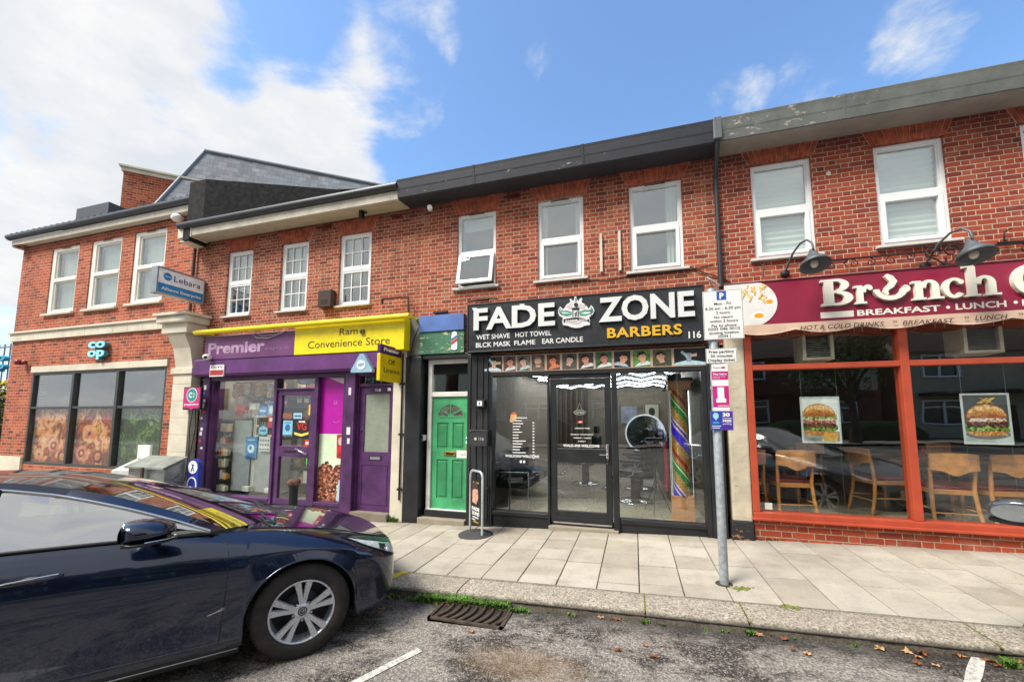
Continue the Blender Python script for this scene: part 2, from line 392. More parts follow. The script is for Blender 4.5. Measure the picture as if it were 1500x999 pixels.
for a0,a1 in zip(js,js[1:]):
    n=max(4,int((a1-a0)/.05)); g=.006
    def fn(u,v,a0=a0,a1=a1):
        x=a0+g+(a1-a0-2*g)*u; pr=[(3.335,-.11),(3.337,-.05),(3.345,-.022),(3.365,-.006),(3.395,.001),(3.46,.003),(3.58,.002),(3.678,.0),(3.684,-.05)]
        k=v*8; i=min(7,int(k)); tt=k-i; y=pr[i][0]*(1-tt)+pr[i+1][0]*tt; z=pr[i][1]*(1-tt)+pr[i+1][1]*tt
        nn=noise.noise(Vector((x*9,y*14,z*9)))*.012+noise.noise(Vector((x*30,y*30,z*30)))*.005
        if i<4: y+=nn
        return (x,y,gz(x)+z+nn*.25)
    b.grid(fn,n,16,True,True)
    for xe in(a0+g,a1-g): b.quad((xe,3.34,gz(xe)-.11),(xe,3.68,gz(xe)-.11),(xe,3.68,gz(xe)-.001),(xe,3.36,gz(xe)-.01))
o=b.build('kerb',loc=(0,0,0)); o['kind']='structure'
# yellow loading marks on the kerb top
b=MB().use(M('#c9b93a',.8,var=.25,scale=14,dirt=.6,name='worn_yellow_paint'))
for x0 in(-2.62,-2.42): 
    b.quad((x0,3.47,gz(x0)+.009),(x0+.1,3.47,gz(x0+.1)+.009),(x0+.16,3.672,gz(x0+.16)+.008),(x0+.06,3.672,gz(x0+.06)+.008))
o=b.build('kerb_marking'); o['kind']='structure'
# bay markings
def strip(b,p,q,w,dz):
    d=Vector((q[0]-p[0],q[1]-p[1],0)).normalized(); n=Vector((-d.y,d.x,0))*w/2; n_=30
    rr=random.Random(int(abs(p[0]*100)))
    v=[];f=[]
    for i in range(n_+1):
        c=Vector((p[0],p[1],0)).lerp(Vector((q[0],q[1],0)),i/n_)
        for s_ in(-1,1):
            e=c+n*s_*(1+rr.uniform(-.12,.12)); v.append((e.x,e.y,gz(e.x)+dz))
    for i in range(n_): f.append((2*i,2*i+1,2*i+3,2*i+2))
    b.add(v,f)
def mat_mark():
    t=NT('road_paint'); p=t.pos(); c=t.mix(t.map(t.noise(p,40,5,.8),.47,.62,0,.8),lin('#c9c6bd'),lin('#6e6a64')); t.fin(c,.85); t.bump(t.vor(p,120),.5,.005); return t.m
MARK=mat_mark()
for px in[(615,951,440,1040),(1433,963,1412,1040)]:
    p=onG(px[0],px[1],-.07); q=onG(px[2],px[3],-.07); b=MB().use(MARK)
    v=Vector((q[0]-p[0],q[1]-p[1])); v.normalize(); q=(p[0]+v.x*3.6,p[1]+v.y*3.6)
    strip(b,p,q,.062,-.069); o=b.build('parking_marking'); o['kind']='structure'
# lane line further out behind the viewpoint
# drain grate
RUST=M('#54483e',.8,.3,var=.4,scale=14,bump=.5,name='rusty_iron')
t=thing('drain_grate','rusty iron drain grate with curved bars in the gutter','drain',(-1.34,3.14,gz(-1.34)-.075))
x0,x1,y0,y1=-1.66,-1.02,2.98,3.27; z=lambda x:gz(x)-.07
b=MB().use(RUST)
for (a0,a1,c0,c1) in((x0,x1,y0,y0+.025),(x0,x1,y1-.025,y1),(x0,x0+.025,y0,y1),(x1-.025,x1,y0,y1)): b.box(a0,a1,c0,c1,gz(-1.34)-.09,gz(-1.34)-.055+.004)
b.build('frame',t)
b=MB().use(M('#322c25',.95,var=.4,scale=30,bump=.5)); b.box(x0,x1,y0,y1,gz(-1.34)-.09,gz(-1.34)-.066); b.build('pit',t)
for i in range(8):
    b=MB().use(RUST); xx=x0+.05+i*.072
    pts=[(xx+.03*math.sin(v*PI)+v*.06,y0+.02+(y1-y0-.04)*v,gz(-1.34)-.056) for v in[j/8 for j in range(9)]]
    b.tube(pts,[.014]*9,6); b.build('bar',t)
# weeds, moss, leaves
GRASSM=[M('#44661e',.7,var=.4,scale=9,name='weed_green'),M('#62822c',.7,var=.3,scale=9,name='weed_light')]
def tuft(b,x,y,z,r,n,h,rr):
    for i in range(n):
        a=rr.uniform(0,2*PI); q=rr.random()**.5*r; px=x+math.cos(a)*q; py=y+math.sin(a)*q*.5
        b.use(GRASSM[rr.random()<.35]); hh=h*rr.uniform(.4,1); la=rr.uniform(0,2*PI); w=rr.uniform(.003,.007); lx,ly=math.cos(la)*hh*.7,math.sin(la)*hh*.7
        nx,ny=-math.sin(la)*w,math.cos(la)*w
        b.add([(px-nx,py-ny,z),(px+nx,py+ny,z),(px+lx*.5+nx*1.3,py+ly*.5+ny*1.3,z+hh*.7),(px+lx*.5-nx*1.3,py+ly*.5-ny*1.3,z+hh*.7),(px+lx,py+ly,z+hh*.8)],[(0,1,2,3),(3,2,4)])
rr=random.Random(11); b=MB()
for i in range(95):
    x=-2.35+1.45*rr.random(); 
    if rr.random()<.45: x=-1.85+.75*rr.random()
    tuft(b,x,3.30-rr.random()*.04,gz(x)-.075,.04,14,.045 if x<-1.9 or x>-1.1 else .085,rr)
for x in(.04,.77,2.2): 
    for i in range(10): tuft(b,x+rr.uniform(-.015,.015),3.32+rr.random()*.03-(.02 if i%2 else 0),gz(x)-.07,.02,8,.035,rr)
for i in range(26): 
    x=-.8+4.5*rr.random(); tuft(b,x,3.315,gz(x)-.075,.015,5,.025,rr)
tuft(b,2.17,3.27,gz(2.17)-.075,.04,50,.06,rr)
for x in(1.42,1.5,1.58,1.35,1.65): tuft(b,x,5.46,gz(x)-.01,.05,30,.06,rr)
for x in(-3.62,-3.7): tuft(b,x,5.42,gz(x)-.01,.05,36,.13,rr)
o=b.build('weeds'); o['kind']='stuff'; tag(o,'green weeds and grass growing along the kerb edge','weeds')
MOSS=M('#6a7030',.95,var=.4,scale=30,bump=.6,name='moss'); b=MB().use(MOSS)
for x in(.04,.77,2.2):
    rr2=random.Random(int(x*100))
    for i in range(30):
        y=3.36+.32*i/30; c=x+rr2.uniform(-.006,.006); b.sphere((c,y,gz(x)-.004),(.009*rr2.uniform(.5,1.3),.012,.009),6)
for (px,py,n,rx) in[(1088,862,60,.09),(1160,889,40,.07)]:
    c=onG(px,py)
    for i in range(n): 
        x=c[0]+rr.gauss(0,rx*.5); y=c[1]+rr.gauss(0,.022); b.sphere((x,y,gz(x)),(.014,.012,.006),6)
o=b.build('moss'); o['kind']='stuff'; tag(o,'low green moss in the kerb joints and by the sign post','moss')
LEAFM=[M('#a87a4c',.8,var=.3,scale=30,name='leaf_tan'),M('#7d4a2a',.8,var=.3,scale=30,name='leaf_brown'),M('#bb9468',.8,var=.3,scale=30,name='leaf_pale')]
lp=[(662,909),(655,888),(733,891),(771,887),(905,907),(998,912),(945,945),(958,962),(1095,926),(1112,930),(1125,928),(1163,925),(1175,930),(1162,952),(1183,958),(1255,938),(1262,941),(1330,955),(1343,962),(1350,958),(1312,948),(1365,953),(1345,972),(1372,975),(1405,960),(1450,968),(1475,972),(1490,970),(1460,975),(560,893),(690,925),(905,952),(880,905),(1040,915),(1150,936),(1290,950)]
rr=random.Random(21)
for i,(px,py) in enumerate(lp):
    X,Y,Z=onG(px,py,-.068); s_=rr.uniform(.022,.042); a=rr.uniform(0,2*PI); b=MB().use(LEAFM[i%3]); v=[(0,0,.006)]; n=15
    for k in range(n):
        t_=2*PI*k/n; q=s_*(1 if k%3==0 else .5)*rr.uniform(.8,1.15); v.append((q*math.cos(t_+a)*1.2,q*math.sin(t_+a)*.8,abs(rr.gauss(0,.009))+.002))
    b.T=Matrix.Translation((X,Y,Z)); b.add(v,[(0,k+1,(k+1)%n+1) for k in range(n)])
    tag(b.build('fallen_leaf'),'dry brown fallen leaf lying curled on the asphalt by the kerb','leaf','dry fallen leaves in the gutter')
c=onG(1353,800); b=MB().use(DARK); b.T=Matrix.Translation(c); b.sphere((0,0,.01),(.022,.012,.01),8); b.sphere((.008,0,.03),(.008,.008,.018),6)
tag(b.build('litter'),'small dark scrap of litter on the paving before the cafe wall','litter')
# ================= BUILDINGS
BR_T=mat_brick('old_red_brick',['#8c3c26','#a64c30','#b45a3a','#9a4428','#743022','#bc6c4a','#944c36'],'#d0bda4',dark=.28,top_dark=True,j=.0095)
BR_C=mat_brick('new_orange_brick',['#a8482a','#bd5a36','#b04c2c','#8a3a24','#c8683f','#5e2c20'],'#cbb89e',flemish=False,dark=.12,j=.009,L=.2,course=.069)
BR_F=mat_brick('brunch_brick',['#843222','#9e4028','#ac4c30','#943824','#72291e','#b25a3c','#8a3e2e'],'#cdbba4',dark=.32,top_dark=True,j=.0095)
BR_P=mat_brick('stallriser_brick',['#a03c20','#b54a28','#8d3420','#c25a34'],'#b5a48c',flemish=True,dark=.3,course=.072,L=.225,Hd=.11,j=.011)
ARCH=M('#a8543a',.85,var=.4,scale=11,bump=.5,dirt=.6,name='rubbed_brick')
TERRA=M('#7d3426',.85,var=.3,name='terracotta')
ROOMW=M('#b9b4a8',.9,name='room_wall'); ROOMD=M('#4a4440',.9,name='room_dark')
FELT=M('#4b4f52',.9,var=.2,name='roof_felt')
CURT=M('#e4e4dd',.9,var=.05,dirt=.05,name='net_curtain')
def room(par,name,x0,x1,y0,y1,z0,z1,mw,mf,mc):
    b=MB(); b.use(mf).quad((x0,y0,z0),(x1,y0,z0),(x1,y1,z0),(x0,y1,z0)); b.use(mc).quad((x0,y0,z1),(x0,y1,z1),(x1,y1,z1),(x1,y0,z1))
    b.use(mw).quad((x0,y1,z0),(x1,y1,z0),(x1,y1,z1),(x0,y1,z1)); b.quad((x0,y0,z0),(x0,y1,z0),(x0,y1,z1),(x0,y0,z1)); b.quad((x1,y1,z0),(x1,y0,z0),(x1,y0,z1),(x1,y1,z1))
    return b.build(name,par)
def curtain(par,x0,x1,z0,z1,y,folds,mat,amp=.018,n='curtain'):
    b=MB().use(mat); ph=rnd.random()*6
    def fn(u,v): return (x0+(x1-x0)*u, y+amp*math.sin(u*folds*2*PI+ph)*(1-.3*v)+amp*.4*math.sin(u*folds*4.3*PI+v*2), z0+(z1-z0)*v)
    b.grid(fn,int(folds*8),4,True,True); return b.build(n,par)
def window(par,x0,x1,z0,z1,zt,style,label=None):
    """two-light window; frame is the part, panes, sill etc. its pieces"""
    ya,yb=5.535,5.60; mat=UPVC if style!='coop' else M('#e6e3da',.5,var=.05,name='cream_joinery')
    fw=.045; b=MB().use(mat)
    if style=='coop':
        b.bbox(x0,x0+.13,5.52,5.6,z0,z1); b.bbox(x1-.06,x1,5.52,5.6,z0,z1); b.bbox(x0+.13,x1-.06,5.521,5.6,z1-.09,z1); b.bbox(x0+.13,x1-.06,5.521,5.6,z0,z0+.07)
        b.bbox(x0+.13,x1-.06,5.51,5.58,zt-.035,zt+.035)
        gl=[(x0+.13,x1-.06,z0+.07,zt-.035),(x0+.13,x1-.06,zt+.035,z1-.09)]
        for g in gl: frame(b,g[0],g[1],g[2],g[3],5.545,5.59,.035)
    else:
        frame(b,x0,x1,z0,z1,ya,yb,fw); b.bbox(x0+fw,x1-fw,ya+.002,yb,zt-.03,zt+.03)
        gl=[(x0+fw,x1-fw,z0+fw,zt-.03),(x0+fw,x1-fw,zt+.03,z1-fw)]
        if style in('brunch','barber','barber_open'):
            if style!='barber_open': frame(b,*gl[0],ya-.012,yb-.01,.045)
            frame(b,*gl[1],ya+.012,yb-.01,.014)
        else:
            for g in gl: frame(b,*g,ya+.006,yb-.01,.03)
    if style=='ram':
        for g in gl:
            for k in(1,2): xx=g[0]+(g[1]-g[0])*k/3; b.box(xx-.008,xx+.008,ya+.018,ya+.03,g[2],g[3])
            zz=(g[2]+g[3])/2; b.box(g[0],g[1],ya+.0185,ya+.0295,zz-.008,zz+.008)
    w=b.build('window',par)
    if label: w['label']=label
    for i,g in enumerate(gl):
        if style=='barber_open' and i==0:
            # bottom-hung-out light standing open at the bottom
            T=Matrix.Translation((0,ya-.01,g[3]))@Matrix.Rotation(math.radians(-12),4,'X')@Matrix.Translation((0,-(ya-.01),-g[3]))
            b=MB().use(UPVC); b.T=T; frame(b,g[0]-.012,g[1]+.012,g[2]-.01,g[3],ya-.035,ya+.01,.055); b.build('opening_light',w)
            b=MB().use(UPGLASS); b.T=T; b.box(g[0]+.04,g[1]-.04,ya-.014,ya-.008,g[2]+.04,g[3]-.05); b.build('pane',w); continue
        b=MB().use(UPGLASS); b.box(g[0]+.004,g[1]-.004,ya+.032,ya+.038,g[2]+.004,g[3]-.004); b.build('pane',w)
    b=MB().use(CREAM if style in('coop',) else M('#c9c6bf',.6,dirt=.4,name='sill'))
    if style=='coop': b.bbox(x0-.07,x1+.05,5.44,5.56,z0-.05,z0+.001)
    else: b.bbox(x0-.06 if style!='ram' else x0-.04,x1+.06 if style!='ram' else x1+.04,5.45,5.55,z0-.035,z0-.001)
    b.build('sill',w)
    if style in('barber','barber_open','coop'):
        b=MB().use(UPVC if style!='coop' else CREAM); c=(x0+x1)/2; b.bbox(c-.16,c+.16,5.505,5.53,z1-.042,z1-.014); b.use(DARK); b.box(c-.14,c+.14,5.5,5.5045,z1-.036,z1-.022); b.build('trickle_vent',w)
    return w,gl
def arch(par,x0,x1,z0,z1,n=11):
    b=MB().use(ARCH); c=(x0+x1)/2; sp=.10
    for i in range(n):
        a0=x0+(x1-x0)*i/n+.0035; a1=x0+(x1-x0)*(i+1)/n-.0035
        t0=c+(a0-c)*(1+2*sp/(x1-x0)); t1=c+(a1-c)*(1+2*sp/(x1-x0))
        j=rnd.uniform(-.002,.002); m=.5+.1*math.sin(i*2)
        b.prism([(a0,z0),(a1,z0),(t1,z1),(t0,z1)],5.493+j,5.52)
    b.use(M('#c9a890',.9,name='arch_joint')); b.prism([(x0-.003,z0+.001),(x1+.003,z0+.001),(x1+sp,z1-.002),(x0-sp,z1-.002)],5.4975,5.515)
    return b.build('window_arch',par)
def airbrick(par,x,z):
    b=MB().use(TERRA); frame(b,x-.1,x+.1,z-.035,z+.035,5.49,5.51,.008)
    for k in range(1,8): xx=x-.1+.2*k/8; b.box(xx-.003,xx+.003,5.493,5.508,z-.03,z+.03)
    b.box(x-.095,x+.095,5.494,5.507,z-.012,z-.008); b.box(x-.095,x+.095,5.494,5.507,z+.008,z+.012); b.use(DARK).box(x-.094,x+.094,5.4972,5.506,z-.03,z+.03)
    b.build('air_brick',par)
def shell(par,x0,x1,z0,zr,holes,mat,y1=13,zb=-.5,lowholes=None):
    b=MB().use(mat); wall(b,x0,x1,z0,zr,5.5,5.74,holes)
    b.box(x0,x0+.2,5.745,y1,zb,zr); b.box(x1-.2,x1,5.745,y1,zb,zr); b.box(x0+.2,x1-.2,y1-.2,y1,zb,zr); b.build('wall',par)
    b=MB().use(FELT); b.box(x0,x1,5.5,y1+.1,zr+.004,zr+.12); b.build('roof',par)
# ---------- barber shop building
BA=thing('shop_building','red brick shop with black barber shopfront, green side door and black painted eaves','building',(-1.2,5.5,-.05))
hw=[(-2.67,-2.01,3.51,4.73),(-1.34,-.65,3.5,4.75),(0,.7,3.5,4.77)]
shell(BA,-3.5,1.12,2.42,5.02,hw,BR_T)
for i,(h,st) in enumerate(zip(hw,('barber_open','barber','barber'))):
    w,gl=window(BA,*h,[4.08,4.13,4.14][i],st,'upper window with its lower light tilted open' if i==0 else None)
    arch(BA,h[0]-.02,h[1]+.02,h[3]+.004,4.985)
    if i==1: curtain(w,h[0]+.05,h[0]+.12,3.55,4.72,5.66,1.5,CURT); curtain(w,h[1]-.14,h[1]-.05,3.55,4.72,5.66,2,CURT)
    if i==2: curtain(w,h[1]-.20,h[1]-.05,3.55,4.74,5.66,3,CURT)
    if i==0:
        b=MB().use(CURT); b.box(h[0]+.05,h[1]-.05,5.66,5.67,4.5,4.7); b.build('blind',w)
airbrick(BA,-1.72,4.9)
room(BA,'upper_room',-3.2,1.0,5.76,8.6,2.95,4.97,ROOMW,ROOMD,WHITE)
def mat_peel(name,base,under,thr=.6):
    t=NT(name); p=t.pos(); sp=t.node('ShaderNodeSeparateXYZ'); t.l.new(p,sp.inputs[0])
    n=t.noise(t.scl(p,(1,2,3)),7,7,.75); big=t.noise(t.scl(p,(.6,1,1)),1.5,2)
    m=t.math('ADD',t.math('MULTIPLY',n,.75),t.math('MULTIPLY',big,.35))
    c=t.mix(t.map(t.noise(p,4,6,.7),.35,.7),lin(base),tuple(x*.6 for x in lin(base)[:3])+(1,))
    c=t.mix(t.map(m,thr,thr+.025),c,lin(under)); t.fin(c,.6); t.bump(n,.4,.006); return t.m
BPEEL=mat_peel('peeling_black_paint','#2b2e38','#b0aaa2',.70)
def eaves(par,x0,x1,mat,soffit,zt=0,endl=False):
    b=MB().use(mat); b.extx([(5.15,4.962+zt),(5.135,4.97+zt),(5.118,5.08+zt),(5.112,5.10+zt),(5.098,5.20+zt),(5.09,5.238+zt),(5.10,5.25+zt),(5.30,5.26+zt),(5.6,5.28+zt),(5.6,5.15+zt),(5.3,5.05+zt),(5.17,4.99+zt)],x0,x1,False)
    x=x0+1.3
    while x<x1-.3: b.extx([(5.146,4.972+zt),(5.130,4.972+zt),(5.112,5.08+zt),(5.092,5.20+zt),(5.084,5.24+zt),(5.10,5.256+zt),(5.2,5.262+zt),(5.2,5.2+zt)],x,x+.035); x+=1.63
    b.build('gutter',par)
    b=MB().use(soffit); b.extx([(5.15,4.955+zt),(5.5,4.985+zt),(5.5,5.03+zt),(5.15,4.99+zt)],x0+.001,x1-.001); b.build('soffit',par)
eaves(BA,-3.55,1.10,BPEEL,M('#33353d',.6,dirt=.3,name='soffit_black'))
# ground floor surround
b=MB().use(BLACK)
b.bbox(-3.5,-3.22,5.42,5.72,-.2,2.44,.01)      # left pier
b.bbox(-2.43,-2.06,5.43,5.72,-.12,2.44,.008)   # column
b.bbox(-3.22,-2.43,5.46,5.72,2.40,2.47,.006)
b.build('pier',BA)
b=MB().use(M('#5a5a58',.7,dirt=.5,var=.3,name='pier_grey')); b.bbox(-3.5,-3.24,5.44,5.6,2.445,3.1,.03); b.build('pier_head',BA)
b=MB().use(BLACK)
for x in(-2.38,-2.28,-2.18,-2.10): b.bbox(x-.012,x+.012,5.415,5.44,.0,2.4,.004)
b.build('column_reeding',BA)
b=MB().use(BLACK)
b.bbox(-2.07,-.0,5.44,5.6,2.09,2.165); b.bbox(0,1.04,5.44,5.6,2.091,2.164)
b.bbox(-2.09,-2.03,5.44,5.6,-.1,2.09); b.bbox(-1.195,-1.165,5.44,5.58,-.1,2.09); b.bbox(-.30,-.225,5.43,5.6,-.06,2.09)
b.bbox(.835,.90,5.44,5.6,-.04,2.09); b.bbox(.90,1.07,5.42,5.72,-.06,2.44,.01)
b.bbox(-2.03,-1.195,5.45,5.6,.085,.14); b.bbox(-.225,.835,5.45,5.6,.085,.14)
b.bbox(-2.03,-1.195,5.47,5.6,-.12,.084,.003); b.bbox(-.225,.835,5.47,5.6,-.06,.084,.003)
b.bbox(-1.16,-.31,5.46,5.58,2.045,2.089)
b.build('shopfront_frame',BA)
for g in((-2.03,-1.195,.14,2.09),(-.225,.835,.14,2.09)):
    b=MB().use(SHOPGLASS); b.box(g[0],g[1],5.515,5.521,g[2],g[3]); b.build('shop_window',BA)
b=MB().use(M('#8d8474',.9,name='step_stone')); b.bbox(-1.18,-.24,5.40,5.6,-.2,.0,.006); b.build('doorstep',BA)
b=MB().use(M('#8d8474',.9,name='step_stone')); b.bbox(-3.22,-2.44,5.40,5.72,-.2,-.03,.01); b.use(BLACK); b.bbox(-3.16,-2.45,5.50,5.72,-.029,.07,.006); b.build('doorstep',BA)
b=MB().use(BLACK); wall(b,-3.5,1.12,2.166,2.43,5.6,5.74,[]); b.build('lintel',BA)
# barber door
dr=MB().use(BLACK); frame(dr,-1.155,-.31,.03,2.03,5.47,5.53,.085); dr.bbox(-1.07,-.395,5.471,5.529,.86,1.05); dr.bbox(-1.07,-.395,5.472,5.528,.115,.2); dd=dr.build('door',BA)
b=MB().use(SHOPGLASS); b.box(-1.07,-.395,5.497,5.503,1.05,1.945); b.box(-1.07,-.395,5.497,5.503,.2,.86); b.build('pane',dd)
b=MB().use(CHROME); b.bbox(-.385,-.345,5.44,5.47,.93,1.12,.008); b.tube([(-.365,5.45,.98),(-.365,5.42,.98),(-.47,5.42,.98)],.008,6); b.build('handle',dd)
b=MB().use(M('#b99a4a',.3,1)); b.box(-.375,-.355,5.4395,5.45,.9,.93); b.ell(-.37,.86,.012,.012,5.455,5.47); b.build('lock',dd)
b=MB().use(CHROME); b.box(-1.12,-.33,5.4685,5.47,.03,.05); b.build('kick_strip',dd)
# green door
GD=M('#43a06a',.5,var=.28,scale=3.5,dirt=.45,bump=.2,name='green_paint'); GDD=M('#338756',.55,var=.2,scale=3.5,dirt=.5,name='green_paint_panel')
b=MB().use(GD); x0,x1,z0,z1=-3.09,-2.45,.08,1.80; y=5.58
pz=[(.20,.80),(.98,1.40)]
xs_=(x0,x0+.09,x0+.285,x0+.355,x1-.09,x1)
hol=[(xs_[1],xs_[2],.24,.83),(xs_[3],xs_[4],.24,.83),(xs_[1],xs_[2],1.0,1.40),(xs_[3],xs_[4],1.0,1.40)]
wall(b,x0,x1,z0,z1,y,y+.045,hol)
gdd=b.build('side_door',BA,label='green panelled door with a fan shaped light')
for h in hol:
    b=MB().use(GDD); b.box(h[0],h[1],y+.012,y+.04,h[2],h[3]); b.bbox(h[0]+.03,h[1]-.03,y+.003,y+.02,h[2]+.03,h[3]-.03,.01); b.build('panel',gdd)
cx,cz=(x0+x1)/2,1.50
b=MB().use(GD); b.ring(cx,cz,.235,.20,.215,.18,y-.006,y+.002,0,PI); b.bbox(cx-.235,cx+.235,y-.006,y,cz-.02,cz,.003)
for a in(36,90,144):
    a=math.radians(a); c,s_=math.cos(a),math.sin(a); b.prism([(cx+.04*c-.008*s_,cz+.04*s_+.008*c),(cx+.04*c+.008*s_,cz+.04*s_-.008*c),(cx+.225*c+.008*s_,cz+.19*s_-.008*c),(cx+.225*c-.008*s_,cz+.19*s_+.008*c)],y-.005,y-.001)
b.ell(cx,cz,.05,.045,y-.005,y-.001,14,0,PI); b.build('fan_bars',gdd)
b=MB().use(M('#5a5a50',.12,var=.6,scale=18,bump=.8,name='textured_glass')); b.ell(cx,cz,.215,.18,y-.0012,y+.002,24,0,PI); b.build('pane',gdd)
b=MB().use(M('#a8863c',.35,.9,name='brass')); b.bbox(x0+.22,x0+.42,y-.01,y,.885,.955,.004); b.use(DARK); b.box(x0+.25,x0+.39,y-.0115,y-.01,.905,.935); b.build('letter_plate',gdd)
b=MB().use(WHITE); b.box(x0+.43,x1-.02,y-.004,y,.86,.975); b.use(M('#8d8d8d')); b.text('116A',x0+.45,x1-.05,.895,.04,y-.004,.001); b.build('paper_notice',gdd)
b=MB().use(CHROME); b.ell(x1-.04,1.17,.014,.014,y-.01,y); b.ell(x1-.04,1.10,.012,.012,y-.01,y); b.use(M('#b99a4a',.3,1)); b.bbox(x1-.05,x1-.03,y-.012,y,.98,1.04,.003); b.build('lock',gdd)
b=MB().use(M('#d9d7d0',.5,dirt=.3,name='white_frame')); b.bbox(-3.165,-3.095,5.55,5.66,.07,2.40); b.bbox(-2.446,-2.425,5.55,5.66,.07,2.40); b.bbox(-3.094,-2.447,5.552,5.66,1.805,1.88); b.bbox(-3.094,-2.447,5.552,5.66,2.33,2.40); b.bbox(-3.16,-2.44,5.53,5.6,.05,.079); b.build('door_frame',BA)
b=MB().use(UPGLASS); b.box(-3.094,-2.447,5.6,5.606,1.88,2.33); b.build('fanlight',BA)
room(BA,'hallway',-3.2,-2.3,5.75,8,.06,2.4,ROOMW,ROOMD,WHITE)
# shop interior
FLOORM=M('#b3ab97',.3,var=.15,scale=2,dirt=.15,name='vinyl_floor')
room(BA,'shop_room',-2.26,.91,5.61,12,.05,2.36,M('#857b6c',.7,name='barber_wall'),FLOORM,M('#4b4b4b',.8))
# ---------- convenience store building
RA=thing('shop_building','red brick shop with purple convenience store front and cream eaves','building',(-6,5.5,-.2))
hw=[(-7.59,-6.955,3.41,4.70),(-6.26,-5.63,3.41,4.70),(-4.95,-4.29,3.41,4.70)]
shell(RA,-8.47,-3.502,2.56,5.02,hw,BR_T)
for i,h in enumerate(hw):
    w,gl=window(RA,*h,4.06,'ram'); arch(RA,h[0]-.02,h[1]+.02,h[3]+.004,4.94)
    if i==1:
        b=MB()
        ms=[M('#d8d4c8',.9),M('#a04038',.9),M('#5a7080',.9)]
        for k in range(14):
            b.use(ms[[0,1,0,2][k%4]]); xa=h[0]+.05+.0378*k
            b.grid(lambda u,v,xa=xa,k=k:(xa+.0378*u,5.66+.012*math.sin((k+u)*1.7),3.46+.56*v),2,2,True,True)
        b.build('curtain',w); curtain(w,h[0]+.05,h[1]-.05,4.0,4.66,5.68,6,CURT,.01)
    elif i==0: curtain(w,h[0]+.05,h[1]-.05,3.8,4.66,5.7,7,CURT)
    else:
        curtain(w,h[0]+.05,h[0]+.3,3.9,4.66,5.7,3,CURT)
    if i!=1:
        b=MB(); r_=random.Random(i)
        for k in range(7):
            b.use(M(r_.choice(['#c9d8d8','#5d7f5a','#b04a6a','#d9d9d0','#4a80a0']),.6)); xx=h[0]+.12+.065*k+r_.uniform(-.01,.01); q=r_.uniform(.02,.035); b.sphere((xx,5.68,3.46+q*1.6),(q,q,q*1.6),10)
        b.build('ornaments',w)
airbrick(RA,-3.8,4.87); airbrick(RA,-5.25,4.9)
room(RA,'upper_room',-8.2,-3.6,5.76,8.6,2.95,4.97,ROOMW,ROOMD,WHITE)
# cream eaves
CE=mat_peel('worn_cream_board','#c9c2b0','#857b68',.68)
b=MB().use(CE); b.extx([(5.155,4.96),(5.15,5.10),(5.5,5.10),(5.5,5.0)],-8.40,-3.552); b.build('fascia_board',RA)
b=MB().use(M('#b7ae9b',.7,dirt=.4)); b.extx([(5.165,4.945),(5.5,4.98),(5.5,4.999),(5.165,4.9595)],-8.38,-3.553); b.build('soffit',RA)
b=MB().use(M('#30343a',.4,dirt=.2,name='gutter_grey')); b.extx([(5.15,5.105),(5.10,5.115),(5.075,5.15),(5.07,5.20),(5.08,5.205),(5.16,5.205),(5.5,5.22),(5.5,5.11)],-8.42,-3.551,True); b.build('gutter',RA)
b=MB().use(CREAM); b.bbox(-8.46,-8.10,5.14,5.46,4.93,5.13,.01); b.bbox(-8.44,-8.2,5.17,5.46,4.86,4.928,.01); b.build('eaves_box',RA)
# black clad upstand
b=MB().use(M('#08090d',.9,var=.15,scale=1.5,bump=.05,dirt=.05,name='black_cladding'))
A=(-8.25,5.15);B=(-7.83,5.15);C_=(-5.58,6.17);E_=(-5.45,6.5); zt=6.05
b.box(-8.30,-8.13,5.13,5.46,4.87,5.2)
pl=[A,B,C_,E_,(-5.6,9.5),(-8.25,9.5)]
v=[(x,y,5.13 if i>1 else 5.13) for i,(x,y) in enumerate(pl)]+[(x,y,zt) for x,y in pl]; n=len(pl)
b.add(v,[list(range(n,2*n))]+[(i,(i+1)%n,(i+1)%n+n,i+n) for i in range(n)]); b.build('roof_upstand',RA,label='black clad roof upstand')
# shopfront
PP=PURP
b=MB().use(M('#5a2a68',.55,var=.35,scale=2.2,dirt=.5,name='weathered_purple')); b.extx([(5.33,2.24),(5.29,2.28),(5.29,2.53),(5.34,2.57),(5.6,2.57),(5.6,2.24)],-7.98,-3.76,False); b.build('shutter_box',RA)
b=MB().use(PP)
b.bbox(-7.9,-7.72,5.42,5.72,-.35,2.24,.01); b.bbox(-7.72,-3.95,5.44,5.6,2.165,2.238); b.bbox(-7.72,-7.68,5.46,5.58,.07,2.165)
b.bbox(-6.19,-6.13,5.45,5.6,-.25,2.165); b.bbox(-5.30,-5.22,5.45,5.6,-.2,2.165); b.bbox(-4.70,-4.62,5.45,5.6,-.2,2.165); b.bbox(-4.62,-4.43,5.40,5.72,-.2,2.239,.01)
b.bbox(-7.68,-6.19,5.44,5.6,.02,.07); b.bbox(-7.68,-6.19,5.47,5.6,-.4,.019,.003); b.bbox(-5.22,-4.70,5.45,5.6,.02,.075); b.bbox(-5.22,-4.70,5.47,5.6,-.3,.019,.003)
b.bbox(-6.13,-5.30,5.45,5.6,1.965,1.99); b.bbox(-4.43,-3.74,5.47,5.6,1.99,2.03); b.bbox(-4.43,-4.40,5.47,5.6,-.1,2.2); b.bbox(-3.77,-3.74,5.47,5.6,-.1,2.2)
b.build('shopfront_frame',RA)
b=MB().use(M('#7a7064',.9)); b.bbox(-4.43,-3.74,5.38,5.7,-.25,-.02); b.build('doorstep',RA); b=MB().use(M('#7a7064',.9)); b.bbox(-6.13,-5.30,5.40,5.6,-.35,-.03); b.build('doorstep',RA)
